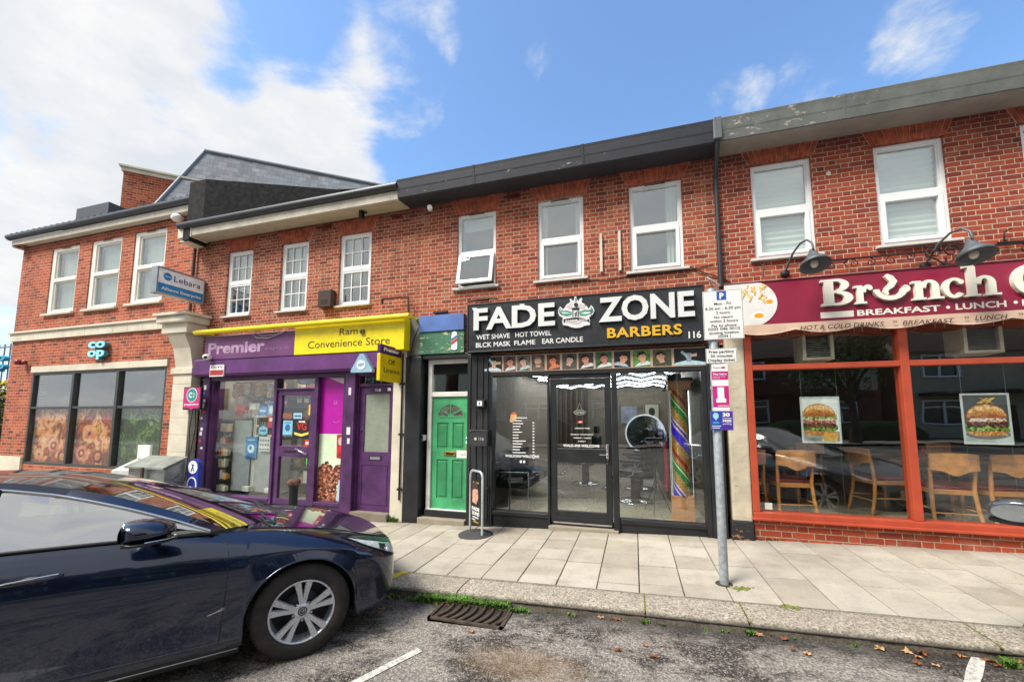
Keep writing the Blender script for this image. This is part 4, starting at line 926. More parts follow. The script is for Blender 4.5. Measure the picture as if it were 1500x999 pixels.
b=MB().use(CR_SHADOW); glyph_brunch(b,.022,.010,-.010); steam(b,.022,.010,-.010); b.build('return_or_shadow',BS)  # darker copy set down and to the right, painted in as the letters' shadow
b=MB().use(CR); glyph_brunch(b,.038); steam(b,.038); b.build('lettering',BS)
b=MB().use(CR); kw=dict(ox=1060,oy=330,sc=3.409,depth=.003)
for a in(('BREAKFAST',668,424,453,1083,427),('LUNCH',1160,390,421,1413,407)): b=MB().use(CR); ptext(b,*a,SY,bold=.022,**kw); b.build('small_lettering',BS)
b=MB().use(CR); z_=f(1120,420)[1]; h_=f(1160,390)[1]-f(1160,421)[1]; b.text('DINNER',f(1492,400)[0],f(1492,400)[0]+.42,base-.19*1.0 if 0 else f(1300,413)[1],h_,SY,.003,.022); b.build('small_lettering',BS)
for px in((1120,410),(1458,385)): c=f(*px); b=MB().use(CR); b.ell(c[0],c[1],.017,.017,SY-.003,SY-.0005); b.build('bullet_dot',BS)
b=MB().use(CR); p=[f(483,435),f(648,427),f(648,455),f(483,467)]; b.box(p[0][0],p[1][0],SY-.003,SY-.0005,(p[3][1]+p[2][1])/2,(p[0][1]+p[1][1])/2); b.build('underline',BS)
# plate with egg and chips
c0=f(112,400); rx=f(268,390)[0]-c0[0]; rz=(zt-zb)*.56; zc=(zt+zb)/2
pts=[(c0[0]+rx*math.cos(a),max(zb+.002,min(zt-.002,zc+rz*math.sin(a)))) for a in[-PI/2+PI*k/24 for k in range(25)]]+[(xl+.002,zt-.002),(xl+.002,zb+.002)]
b=MB().use(M('#d8d6d2',.4,var=.06,dirt=.1)); b.prism(pts,SY-.006,SY-.0005); pl=b.build('plate_picture',BS)
b=MB(); y0=SY-.006
b.use(M('#f0ece4',.4,dirt=0)); 
for (px,py,rx_,rz_) in((175,452,.075,.05),(232,382,.06,.045)): c=f(px,py); b.ell(min(c[0],c0[0]+rx-.06),c[1],rx_,rz_,y0-.001,y0)
b.use(M('#e0981c',.35,var=.2,scale=20,dirt=0))
for (px,py,rx_,rz_) in((175,452,.052,.03),(228,382,.038,.028)): c=f(px,py); b.ell(c[0],c[1],rx_,rz_,y0-.003,y0,20)
b.use(M('#e2b86a',.6,var=.2,scale=20,dirt=0)); r_=random.Random(4)
for k in range(18):
    c=f(90+r_.random()*120,300+r_.random()*90); a=r_.uniform(.5,2.6); l=r_.uniform(.05,.09); dx,dz=math.cos(a)*l/2,math.sin(a)*l/2; nx,nz=-math.sin(a)*.009,math.cos(a)*.009
    if c[1]+abs(dz)<zt-.012 and c[0]-abs(dx)>xl+.015: b.prism([(c[0]-dx-nx,c[1]-dz-nz),(c[0]+dx-nx,c[1]+dz-nz),(c[0]+dx+nx,c[1]+dz+nz),(c[0]-dx+nx,c[1]-dz+nz)],y0-.002-.0004*k,y0)
b.build('food_picture',pl)
# canvas valance
AW=thing('awning_valance','scalloped beige canvas valance with dark lettering hanging below the maroon sign','awning',(3,5.28,2.5))
b=MB().use(M('#b79c88',.9,var=.1,scale=3,dirt=.35,name='canvas'))
def val(u,v):
    x=1.14+6.8*u; sc=abs(math.sin((x-1.2)/.66*PI)); zl=2.535-.05*sc; return (x,5.30+.006*math.sin(x*19)*(v)+.004*math.sin(x*7)-.02*v,zb-.003+(zl-zb)*v)
b.grid(val,340,6,True); b.build('canvas',AW)
b=MB().use(M('#c9b29e',.8)); pts=[val(i/340,1.0) for i in range(341)]; b.tube(pts,.006,5); b.build('binding',AW)
b=MB().use(M('#4a3530',.8,name='brown_print'))
kw=dict(ox=1060,oy=330,sc=3.409,depth=.002,shear=.25,bold=.01)
ptext(b,'HOT & COLD DRINKS',382,500,521,803,504,5.262,**kw); b.build('lettering',AW); b=MB().use(M('#4a3530',.8,name='brown_print')); ptext(b,'BREAKFAST',893,477,498,1155,484,5.262,**kw); b.build('lettering',AW); b=MB().use(M('#4a3530',.8,name='brown_print')); ptext(b,'LUNCH',1255,452,474,1420,466,5.262,**kw); b.build('lettering',AW); b=MB().use(M('#4a3530',.8,name='brown_print'))
for px in((843,483),(1200,462),(1470,445)): 
    c=at(1060+px[0]/3.409,330+px[1]/3.409,5.262); b.text('»',c[0]-.0,c[0]+.045,c[1]-.012,.04,5.262,.002); b.build('chevron',AW); b=MB().use(M('#4a3530',.8,name='brown_print'))
# ---- convenience store signs
f3=lambda x,y,Y=5.30:at(260+x/3.026,440+y/3.026,Y)
CS=thing('fascia_sign','purple and yellow convenience store sign with faded pale lettering','shop sign',(-5.8,5.3,2.57))
Y=5.28; xa,za=f3(118,265,Y); xm,zt_=f3(523,122,Y); xb,_=f3(1003,235,Y); za=f3(520,243,Y)[1]; ztp=f3(300,147,Y)[1]
b=MB().use(M('#6b3a6c',.45,var=.3,scale=1.5,dirt=.35,name='faded_purple')); b.bbox(xa,xm-.002,Y,5.48,za,f3(523,133,Y)[1],.004); b.build('purple_panel',CS)
b=MB().use(YEL); b.bbox(xm,xb,Y-.004,5.48,za+.002,f3(1003,75,Y)[1],.004); b.build('yellow_panel',CS)
b=MB().use(M('#a98ba8',.6,var=.3,scale=5,name='faded_letter')); kw=dict(ox=260,oy=440,sc=3.026,depth=.003)
ptext(b,'Premier',135,190,240,386,222,Y,bold=.035,**kw); b.build('lettering',CS); b=MB().use(M('#835c84',.6)); ptext(b,'express',390,200,217,495,218,Y,bold=.01,**kw); b.build('lettering',CS)
b=MB().use(M('#4b3a1c',.5,name='brown_letter')); ptext(b,'Ram',718,124,154,798,150,Y-.004,bold=.0,**kw); b.build('lettering',CS); b=MB().use(M('#4b3a1c',.5,name='brown_letter')); ptext(b,'Convenience Store',578,183,214,941,192,Y-.004,bold=.0,**kw); b.build('lettering',CS)
c=f3(817,138,5.25); b=MB().use(M('#55502a',.5)); b.bbox(c[0]-.035,c[0]+.035,5.24,5.276,c[1]-.035,c[1]+.035); b.use(DARK); b.ell(c[0],c[1],.014,.014,5.234,5.24); tag(b.build('security_camera'),'tiny square camera box fixed on the yellow store sign','camera')
# yellow awning tube
pa=at(286,489,5.2); pb=at(600,461,5.2); z_=(pa[1]+pb[1])/2; b=MB().use(YEL); b.tube([(pa[0],5.2,z_),(pb[0],5.2,z_)],.045,14); b.tube([(pb[0]-.02,5.2,z_),(pb[0]-.02,5.47,z_)],.02,8); b.tube([(pa[0]+.1,5.2,z_),(pa[0]+.1,5.47,z_)],.02,8)
tag(b.build('awning_tube'),'long bright yellow awning tube along the top of the store sign','awning')
# loose cables looping below it
b=MB().use(M('#b9a9b9',.6))
for c in([(320,140),(350,165),(400,168),(450,150),(500,125)],[(335,140),(380,158),(440,150),(480,135)]): b.tube([(*f3(x,y,5.26)[:1],5.26,f3(x,y,5.26)[1]) for x,y in c],.006,5)
tag(b.build('cable'),'pale loose cable looping over the faded purple sign','cable')
def perp_T(x,y): return Matrix.Translation((x,y,0))@Matrix.Rotation(PI/2,4,'Z')
def perp_at(px,py,X):  # point on the plane x = X
    r=ray(px,py); t=X/r[0]; return r[1]*t, HE+r[2]*t
# off licence projecting sign (plane x=const)
X=-3.60; y0,z0=perp_at(558,503,X); y1=5.46; zl=perp_at(556,557,X)[1]
OL=thing('projecting_sign','yellow projecting off licence sign with a purple header','shop sign',(X,5.2,zl))
w=min(.62,y1-y0); y0=y1-w
b=MB().use(M('#e6c400',.4,name='sign_yellow')); b.T=perp_T(X,y0); b.bbox(0,w,0,.06,zl,zl+(z0-zl)*.74,.008); b.build('panel',OL)
b=MB().use(M('#4a1c58',.4)); b.T=perp_T(X,y0); b.bbox(0,w,0,.06,zl+(z0-zl)*.745,z0,.008); b.build('header',OL)
H_=z0-zl; b=MB().use(WHITE); b.T=perp_T(X,y0); b.text('Premier',.14*w,.86*w,zl+H_*.83,H_*.10,0,.004,.035); b.build('header_lettering',OL)
b=MB().use(M('#4b3a1c',.5)); b.T=perp_T(X,y0); b.text('Off',.36*w,.66*w,zl+H_*.48,H_*.14,0,.004); b.build('lettering',OL); b=MB().use(M('#4b3a1c',.5)); b.T=perp_T(X,y0); b.text('Licence',.16*w,.9*w,zl+H_*.24,H_*.14,0,.004); b.build('lettering',OL)
# telecom projecting sign on supermarket corner
X=-8.12; ya,zt_=perp_at(232,390,X); zb_=perp_at(232,428,X)[1]; yb=5.47; w=yb-ya; 
LB=thing('projecting_sign','white and blue projecting box sign beside the supermarket upper window','shop sign',(X,5,zb_))
H_=zt_-zb_; b=MB().use(M('#f4f6f6',.4,dirt=.05)); b.T=perp_T(X,ya); b.bbox(0,w,.003,.14,zb_,zt_,.01); b.use(M('#9aa0a4',.4,.6)); frame(b,-.01,w+.01,zb_-.01,zt_+.01,-.006,.146,.025,.003); b.build('panel',LB)
BL_=M('#2384c0',.4,name='sign_blue'); b=MB().use(BL_); b.T=perp_T(X,ya); b.box(.02,w-.02,-.001,.004,zb_+.02,zb_+H_*.40); b.ell(.2*w,zb_+H_*.70,.085*w,.085*w*1.05,-.002,.003); b.build('blue_band',LB)
b=MB().use(M('#2b4e86',.4)); b.T=perp_T(X,ya); b.text('Lebara',.33*w,.90*w,zb_+H_*.58,H_*.22,-.001,.003,.0,0,1.05); b.build('lettering',LB); b=MB().use(WHITE); b.T=perp_T(X,ya); b.text('Alliance Enterprise',.09*w,.93*w,zb_+H_*.15,H_*.12,-.001,.003,.02); b.build('lettering',LB); b=MB().use(WHITE); b.T=perp_T(X,ya); b.text('Lebara',.135*w,.265*w,zb_+H_*.68,H_*.05,-.002,.002,.03); b.build('lettering',LB)
b=MB().use(GREYM); b.tube([(X-.07,ya+.1,zt_+.03),(X-.07,5.5,zt_+.03)],.012,6); b.tube([(X-.07,ya+.02,zb_-.03),(X-.07,ya+.02,zb_+.05)],.012,6); b.build('bracket',LB)
# pink payment sign on pilaster
Y=5.25; x0,z1=at(269,567,Y); x1,z0=at(292,600,Y)
PYS=thing('payment_sign','small pink sign with a round teal logo fixed on the cream pilaster','sign',((x0+x1)/2,Y,z0))
b=MB().use(DARK); b.bbox(x0,x1,Y+.01,Y+.05,z0,z1,.004); b.tube([((x0+x1)/2,Y+.04,(z0+z1)/2),((x0+x1)/2,5.33,(z0+z1)/2)],.02,6); b.build('frame',PYS)
b=MB().use(M('#c02878',.4,name='pink')); b.box(x0+.02,x1-.02,Y+.006,Y+.01,z0+.03,z1-.02); b.prism([((x0+x1)/2-.06,z0+.03),((x0+x1)/2+.06,z0+.03),((x0+x1)/2,z0-.005)],Y+.0055,Y+.0102); b.build('panel',PYS)
w=x1-x0;h=z1-z0; b=MB().use(WHITE); b.ell((x0+x1)/2,z0+h*.64,w*.30,w*.30,Y+.004,Y+.0062); b.use(M('#2a8a84',.4)); b.ell((x0+x1)/2,z0+h*.64,w*.27,w*.27,Y+.002,Y+.0045); b.use(WHITE); b.text('α:',(x0+x1)/2-w*.17,(x0+x1)/2+w*.17,z0+h*.58,h*.13,Y+.002,.0015,.04) if 0 else None
b.ring((x0+x1)/2-w*.05,z0+h*.64,w*.11,w*.11,w*.06,w*.06,Y+.0005,Y+.003,math.radians(40),math.radians(320)); b.ell((x0+x1)/2+w*.12,z0+h*.64+w*.05,w*.03,w*.03,Y+.0005,Y+.003,10); b.ell((x0+x1)/2+w*.12,z0+h*.64-w*.06,w*.03,w*.03,Y+.0005,Y+.003,10)
b.text('paypoint',x0+.04,x1-.04,z0+h*.20,h*.08,Y+.0055,.002,.02); b.build('logo',PYS)
b=MB().use(DARK)
for dx in(-.03,.03): b.tube([((x0+x1)/2+dx,5.31,z0),((x0+x1)/2+dx*2.5,5.31,z0-.35),((x0+x1)/2+dx*.6-.03,5.31,z0-.8),((x0+x1)/2-.07+dx,5.31,z0-1.3)],.007,5)
tag(b.build('cable'),'thin black cables hanging down the cream pilaster from the pink sign','cable')
# coop raised letters
Y=5.40; x0,z1=at(131,497,Y); x1,z0=at(152,525,Y); h=(z1-z0)
t=thing('letter_sign','raised pale blue co op letters stacked in two rows on the brick wall','shop sign',((x0+x1)/2,Y,z0))
for k,(tx,zz) in enumerate((('co',z0+h*.56),('op',z0+h*.13))):
    b=MB().use(M('#3d8294',.5)); b.text(tx,x0,x1,zz,h*.46,Y+.08,.07,.035); b.build('return_or_shadow',t)
    b=MB().use(M('#8fd4e0',.4,emit=.15,dirt=0,name='pale_blue_face')); b.text(tx,x0,x1,zz,h*.46,Y,.012,.03); b.build('lettering',t)
# red alarm sounder
x,z=at(31,531,5.42); b=MB().use(M('#7a1626',.4)); b.lathe([(0,-.14),(.05,-.14),(.06,-.1),(.055,0),(.03,.02)],(x,5.46,z),14,True,'y'); b.sphere((x+.12,5.42,z),(.06,.05,.05),12); tag(b.build('alarm_sounder'),'small dark red alarm sounder on the supermarket wall near its corner','alarm')
# brown alarm box
x,z=at(476,437,5.4); b=MB().use(M('#3a221c',.5)); b.bbox(x-.14,x+.14,5.38,5.5,z-.16,z+.15,.012)
for k in range(4): b.box(x-.07,x+.07,5.376,5.381,z-.1+.02*k,z-.09+.02*k)
tag(b.build('alarm_box'),'dark brown alarm box on the brick wall between two store windows','alarm')
# triangular alarm
x,z=at(531,532,5.25); b=MB().use(M('#8fb4cc',.4)); b.prism([(x-.19,z-.15),(x+.20,z-.15),(x+.21,z-.12),(x+.035,z+.15),(x-.035,z+.15),(x-.20,z-.12)],5.22,5.29); t=b.build('alarm_box'); tag(t,'triangular pale blue alarm box above the purple shop door','alarm')
b=MB().use(M('#d4e2ea',.4)); b.ell(x,z-.03,.085,.08,5.215,5.22); b.use(M('#27547c',.4)); b.text('ADT',x-.055,x+.055,z-.05,.04,5.215,.002,.02); b.build('badge',t)
# small red and white sign by dome camera
x0,z1=at(308,535,5.27); x1,z0=at(327,551,5.27); b=MB().use(WHITE); b.box(x0,x1,5.268,5.288,z0,z1); t=b.build('notice_sign'); tag(t,'small white and red cctv notice at the left of the purple shutter box','sign')
b=MB().use(M('#b03030',.5)); b.box(x0+.01,x1-.01,5.2665,5.268,z0+.02,z0+(z1-z0)*.55); b.use(DARK); b.text('CCTV',x0+.02,x1-.02,z1-.06,.035,5.267,.001,.02); b.build('lettering',t)
x,z=at(302,523,5.2); b=MB().use(WHITE); b.sphere((x,5.21,z),(.06,.07,.055),14); b.lathe([(.03,0),(.03,.1)],(x,5.24,z+.0),10,True,'y'); b.use(DARK); b.sphere((x+.03,5.165,z-.01),(.028,.03,.028),10); tag(b.build('security_camera'),'white ball camera at the left end of the purple store sign','camera')
# coop floodlight
x,z=at(263,321,5.35); b=MB().use(WHITE); b.sphere((x,5.3,z),(.11,.09,.08),14); b.tube([(x,5.35,z),(x-.12,5.35,z+.1),(x-.14,5.5,z+.12)],.03,8); tag(b.build('security_camera'),'white round camera under the supermarket eaves at its right end','camera')
# bullet light under black eaves
x,z=at(630,305,5.3); b=MB().use(WHITE); b.tube([(x-.07,5.42,z+.06),(x+.05,5.2,z-.05)],.04,12); b.tube([(x-.06,5.42,z+.06),(x-.08,5.5,z+.08)],.018,6); tag(b.build('security_camera'),'white bullet camera under the left end of the black eaves','camera')
x,z=at(530,312,5.3); b=MB().use(DARK); b.bbox(x-.03,x+.03,5.26,5.34,z-.09,z+.03); b.tube([(x-.03,5.3,z),(x+.1,5.3,z-.01)],.015,6); tag(b.build('security_light'),'little black lamp hanging below the cream eaves','lamp')
# wall bracket and pipe right of store
b=MB().use(M('#3a2a26',.6,.3)); p=[at(560,438,5.38),at(598,435,5.42),at(599,470,5.42)]; b.tube([(p[0][0],5.38,p[0][1]),(p[1][0],5.42,p[1][1]),(p[2][0],5.42,p[2][1])],.016,6); b.tube([(p[0][0],5.38,p[0][1]),(p[0][0],5.38,p[0][1]-.08)],.02,6); tag(b.build('wall_bracket'),'rusty bent bracket on the brick wall above the yellow tube end','bracket')
# two white vertical strips
for (a,b_,c,d) in((880,342,881,398),(907,338,909,396)):
    x,z1=at(a,b_,5.47); _,z0=at(c,d,5.47); b=MB().use(M('#cfc4b6',.7,dirt=.4)); b.bbox(x-.018,x+.018,5.47,5.5,z0,z1,.004); tag(b.build('wall_batten'),('left' if a<890 else 'right')+' of two short pale vertical battens on the brick between windows','batten','pale battens on the brick wall')
# downpipes
DPM=M('#2c2f33',.5,name='downpipe_black'); b=MB().use(DPM)
b.tube([(1.10,5.14,5.0),(1.10,5.14,4.93),(1.12,5.42,4.72),(1.12,5.44,4.6),(1.12,5.44,3.15)],.028,10)
b.use(M('#5b6064',.5)); b.bbox(1.05,1.15,5.09,5.17,4.98,5.27,.01); tag(b.build('downpipe'),'black downpipe between the barber and cafe upper walls','pipe')
b=MB().use(M('#4a2b22',.6)); b.tube([(-8.44,5.45,4.86),(-8.44,5.45,3.46)],.028,8); tag(b.build('downpipe'),'dark thin downpipe where the supermarket wall meets the older bricks','pipe')
b=MB().use(DARK); b.tube([(-3.56,5.43,2.5),(-3.56,5.43,.2)],.014,6); 
for z in(.35,1.2,2.0): b.box(-3.6,-3.52,5.42,5.45,z,z+.03)
tag(b.build('conduit'),'thin black conduit down the cream pier between green and purple doors','pipe')
b=MB().use(DARK)
b.tube([(-3.28,5.41,2.9),(-3.36,5.405,2.7),(-3.42,5.405,2.45),(-3.44,5.405,2.2)],.008,5); tag(b.build('cable'),'black cable curling beside the faded blue board','cable')
b=MB().use(DARK); pts=[(-.58,3.44),(-.3,3.42),(0,3.45),(.4,3.44),(.8,3.46),(1.05,3.5)]; b.tube([(x,5.49,z) for x,z in pts],.006,5); pts=[(.75,3.5),(.95,3.38),(1.15,3.3),(1.25,3.22)]; b.tube([(x,5.48,z) for x,z in pts],.008,5); tag(b.build('cable'),'thin dark cable strung along the brick under the barber windows','cable')
b=MB().use(M('#8a5c48',.7)); pts=[at(1192,262,5.49),at(1197,270,5.49),at(1199,300,5.49),at(1186,330,5.49)]; pts=[(1.62,3.3),(1.63,3.42),(1.58,3.47)]; b.tube([(x,5.49,z) for x,z in pts],.008,5); tag(b.build('cable'),'short cable stub on the brick left of the small gooseneck lamp','cable')
# small conduit brackets over the barber sign
b=MB().use(DARK); b.tube([(-2.45,5.45,3.27),(-2.2,5.45,3.29),(-1.95,5.45,3.28)],.012,6); b.bbox(-2.3,-2.1,5.43,5.48,3.27,3.30); b.box(-3.05,-2.8,5.45,5.49,3.13,3.16); tag(b.build('cable'),'black cable and clip on the brick just above the barber sign','cable')
b=MB().use(M('#a8a098',.8)); b.tube([(.95,5.4,3.3),(1.02,5.35,3.22),(1.1,5.4,3.18),(1.02,5.35,3.12),(.96,5.3,3.24)],.012,6); tag(b.build('cable'),'tangled grey cable at the top right corner of the barber sign','cable')
# letter box, bell, small boxes by the barber door
b=MB().use(M('#232428',.4,.3)); b.bbox(-2.34,-2.06,5.34,5.43,1.06,1.29,.006); b.bbox(-2.345,-2.055,5.33,5.43,1.27,1.30,.004); mb_=b.build('mailbox'); tag(mb_,'black metal mailbox on the black column beside the green door','mailbox')
b=MB().use(M('#c8c8c4',.5)); b.ell(-2.25,1.17,.018,.022,5.338,5.34,10); b.text('116',-2.2,-2.12,1.15,.04,5.34,.002); b.build('lettering',mb_)
b=MB().use(DARK); b.bbox(-2.26,-2.12,5.36,5.43,1.63,1.74,.006); b.use(WHITE); b.bbox(-2.235,-2.155,5.352,5.36,1.65,1.72,.004); b.use(DARK); b.ell(-2.195,1.685,.01,.02,5.35,5.3525,10); tag(b.build('entry_panel'),'small black and white entry panel on the black column above the mailbox','intercom')
b=MB().use(CHROME); b.bbox(-3.2,-3.17,5.45,5.56,1.12,1.21,.005); tag(b.build('door_bell'),'small silver bell push on the black pier left of the green door','bell')
b=MB().use(CHROME); b.ell(-2.085,.46,.028,.028,5.405,5.43,14); tag(b.build('shutter_lock'),'round silver lock low on the black column beside the shop window','lock')
# stickers on the left purple frame
b=MB(); r_=random.Random(8)
ks=['#d8d8d8','#c04040','#d8d8e0','#e0e0e0','#3a5aa0']
tst=thing('stickers','column of little worn stickers up the purple frame at the left','stickers',(-7.83,5.42,.9))
for k in range(11): b=MB().use(M(ks[k%5],.5)); z=.9+.11*k+r_.uniform(-.02,.02); x=-7.83+r_.uniform(-.03,.03); b.box(x-.03,x+.03,5.4165,5.4195,z,z+r_.uniform(.03,.09)); b.build('sticker',tst)
tst=thing('stickers','three white stickers on the purple post between the store doors','stickers',(-4.52,5.4,1.05))
for q in((-4.55,-4.50,1.85,1.97),(-4.56,-4.49,1.20,1.32),(-4.54,-4.49,1.05,1.14)): b=MB().use(M('#d8d8d8',.5)); b.box(q[0],q[1],5.3965,5.3995,q[2],q[3]); b.build('sticker',tst)
# ---- gooseneck lamps and scroll rail
IRON=M('#2a2426',.6,.4,var=.3,name='wrought_iron'); LAMPM=M('#5c6166',.55,.3,var=.2,scale=10,name='grey_lamp_metal')
def goose(px,py,label):
    x,z=at(px,py,5.02)
    t=thing('wall_lamp',label,'wall lamp',(x,5.02,z),'gooseneck lamps over the maroon sign')
    b=MB().use(LAMPM); T=Matrix.Translation((x,5.02,z))@Matrix.Rotation(math.radians(-18),4,'X')
    b.T=T; b.lathe([(.0,.15),(.028,.15),(.03,.12),(.05,.10),(.055,.07),(.085,.03),(.135,-.02),(.155,-.07),(.15,-.07),(.125,-.02),(.07,.03),(0,.05)],(0,0,0),28); b.build('shade',t)
    b=MB().use(LAMPM); pts=[]
    b.tube([(x,5.02,z+.14),(x-.01,5.03,z+.22),(x-.03,5.10,z+.285),(x-.06,5.2,z+.29),(x-.10,5.32,z+.22),(x-.13,5.42,z+.10),(x-.14,5.49,z+.04)],.012,8); b.build('arm',t)
    b=MB().use(IRON); b.lathe([(0,-.03),(.045,-.03),(.05,0)],(x-.14,5.49,z+.03),14,True,'y'); b.build('wall_plate',t)
    b=MB().use(M('#d8d4c0',.3)); b.sphere((x,5.03,z-.03),(.04,.04,.05),10); b.build('bulb',t)
goose(1193,382,'small grey gooseneck lamp below the left white cafe window')
goose(1427,368,'grey gooseneck lamp beside the heart shaped iron scroll')
def spiral(c,r,turn,a0,n=26,flip=1): return [(c[0]+r*(1-.75*i/n)*math.cos(a0+flip*turn*2*PI*i/n),c[1]+r*(1-.75*i/n)*math.sin(a0+flip*turn*2*PI*i/n)) for i in range(n+1)]
t=thing('scroll_rail','dark wrought iron rail with small scrolls above the maroon sign','ironwork',(3.2,5.4,3.3))
q0=f(505,178); zr=3.36
b=MB().use(IRON); b.box(2.28,7.2,5.39,5.41,zr,zr+.018); 
for x in(2.5,3.3,4.6,5.8): b.tube([(x,5.40,zr),(x,5.5,zr)],.008,6)
b.build('rail',t)
for i,x in enumerate([2.33,2.55,2.72,2.92,3.10,3.62,3.85,4.1,4.35,4.6]):
    b=MB().use(IRON); up=(i%2==0)
    p=spiral((x,zr-.055 if i not in(4,) else zr-.03),.05,1.2,PI/2 if up else PI*.6,22,-1 if i%3 else 1); b.tube([(a,5.40,c) for a,c in p],.006,5)
    b.build('scroll',t)
# heart scroll bracket
t=thing('scroll_bracket','large heart shaped wrought iron scroll bracket left of the right hand lamp','ironwork',(3.2,5.35,3.25))
x,z=at(1386,385,5.36)
for s_ in(-1,1):
    b=MB().use(IRON); c=(x-.02+s_*.075,z+.13); p=[(x-.0,z-.06),(x+s_*.03,z-.0),(x+s_*.10,z+.06)]+spiral(c,.078,1.25,-.3 if s_>0 else PI+.3,26,s_)
    b.tube([(a,5.36,cc) for a,cc in p],.008,6); b.build('scroll',t)
b=MB().use(IRON); b.tube([(x,5.36,z+.06),(x,5.36,z-.12)],.01,6); b.tube([(x,5.36,z-.02),(x-.09,5.36,z-.03),(x-.11,5.36,z-.09),(x-.07,5.36,z-.1)],.007,6); b.tube([(x,5.36,z-.02),(x+.09,5.36,z-.03),(x+.11,5.36,z-.09),(x+.07,5.36,z-.1)],.007,6); b.tube([(x,5.36,z),(x,5.5,z)],.01,6); b.build('stem',t)
b=MB().use(IRON); x,z=at(1478,352,5.45); b.tube([(x,5.46,z-.02),(x-.04,5.45,z+.0),(x-.03,5.45,z+.1),(x+.03,5.45,z+.13)],.008,6); b.tube([(x-.1,5.45,z-.02),(x+.4,5.45,z-.04)],.012,6); tag(b.build('wall_bracket'),'bent iron hook with a cable bar on the brick right of the second lamp','bracket')
# dead render chips, vents
x,z=at(1213,255,5.5); b=MB().use(CREAM); b.prism([(x-.02,z-.02),(x+.02,z-.03),(x+.025,z+.01),(x,z+.03),(x-.025,z+.012)],5.488,5.5); tag(b.build('wall_patch'),'small pale mortar patch on the brick between the cafe windows','patch')
# ================= PAVEMENT THINGS
# sign post
px,py,_=onG(1061,855); gzb=gz(px); topz=at(1057,424,py)[1]
GALV=M('#9aa0a4',.5,.25,var=.25,scale=25,bump=.15,name='galvanised_steel')
t=thing('sign_post','tall grey galvanised post standing on the paving near the kerb','post',(px,py,gzb))
b=MB().use(GALV); b.lathe([(.038,0),(.038,topz-gzb),(.03,topz-gzb+.012),(0,topz-gzb+.014)],(px,py,gzb),20); b.build('pole',t)
b=MB().use(JOINT); b.lathe([(.0,.004),(.07,.004),(.075,0)],(px,py,gzb),16); b.build('collar',t)
SYp=py-.05
def plate(name,label,pxl,pxr,pyt,pyb,col,group=None,cat='sign',bord=None):
    x0,z1=at(pxl,pyt,SYp); x1,z0=at(pxr,pyb,SYp); x1=at(pxr,(pyt+pyb)/2,SYp)[0]; x0=at(pxl,(pyt+pyb)/2,SYp)[0]; z1=at((pxl+pxr)/2,pyt,SYp)[1]; z0=at((pxl+pxr)/2,pyb,SYp)[1]
    t=thing(name,label,cat,((x0+x1)/2,SYp,z0)); b=MB().use(GALV); b.bbox(x0,x1,SYp+.002,SYp+.006,z0,z1,.001); b.box(px-.05,px+.05,SYp+.0061,SYp+.018,(z0+z1)/2-.015,(z0+z1)/2+.015); b.build('backplate',t)
    b=MB().use(M(col,.4,var=.02,dirt=.06)); b.box(x0+.001,x1-.001,SYp,SYp+.002,z0+.001,z1-.001)
    if bord:
        b.use(bord); 
        frame(b,x0+.004,x1-.004,z0+.004,z1-.004,SYp-.0006,SYp+.001,.003,.0001)
    b.build('panel',t); return t,x0,x1,z0,z1
BK=M('#1c1c20',.5,name='black_print')
t,x0,x1,z0,z1=plate('parking_sign','large white parking hours sign with a blue P, topmost on the post',1030,1089,425,497,'#e2e2de',bord=BK)
h=z1-z0;w=x1-x0; b=MB().use(M('#1a4fa8',.4)); b.box(x0+w*.36,x0+w*.60,SYp-.001,SYp,z0+h*.80,z0+h*.98); b.use(WHITE); b.text('P',x0+w*.43,x0+w*.54,z0+h*.83,h*.12,SYp-.001,.001,.04); b.build('parking_symbol',t)
b=MB().use(BK)
for tx,a,c,zz,hh in(('Mon - Fri',.29,.71,.70,.055),('8.30 am - 6.30 pm',.06,.94,.605,.055),('2 hours',.33,.67,.515,.055),('No return',.27,.74,.425,.055),('within 2 hours',.16,.86,.345,.055),('Pay by phone',.2,.82,.255,.055),('0203 046 0010',.11,.9,.185,.055),('quoting location',.13,.87,.11,.055),('35594 1',.35,.66,.035,.055)):
    b.text(tx,x0+w*a,x0+w*c,z0+h*zz,h*hh,SYp,.001,.015)
b.build('lettering',t)
t,x0,x1,z0,z1=plate('parking_sign','small white free parking ticket sign, second from the top of the post',1034,1080,510,532,'#e2e2de',bord=BK)
h=z1-z0;w=x1-x0; b=MB().use(BK)
for tx,a,c,zz in(('Free parking',.1,.9,.68),('30 minutes',.15,.85,.40),('Display ticket',.07,.93,.12)): b.text(tx,x0+w*a,x0+w*c,z0+h*zz,h*.19,SYp,.001,.02)
b.build('lettering',t)
t,x0,x1,z0,z1=plate('payment_sign','tall narrow pink and white parking payment sign on the post',1043.5,1067.5,533,602,'#e4e0e2')
h=z1-z0;w=x1-x0; PK=M('#b81f78',.4,name='magenta'); b=MB().use(PK); b.box(x0+.001,x1-.001,SYp-.0008,SYp,z0+h*.66,z0+h*.84); b.box(x0+.001,x1-.001,SYp-.0008,SYp,z0+h*.08,z0+h*.53); b.ell(x0+w*.72,z0+h*.92,w*.14,h*.02,SYp-.001,SYp); b.build('bands',t)
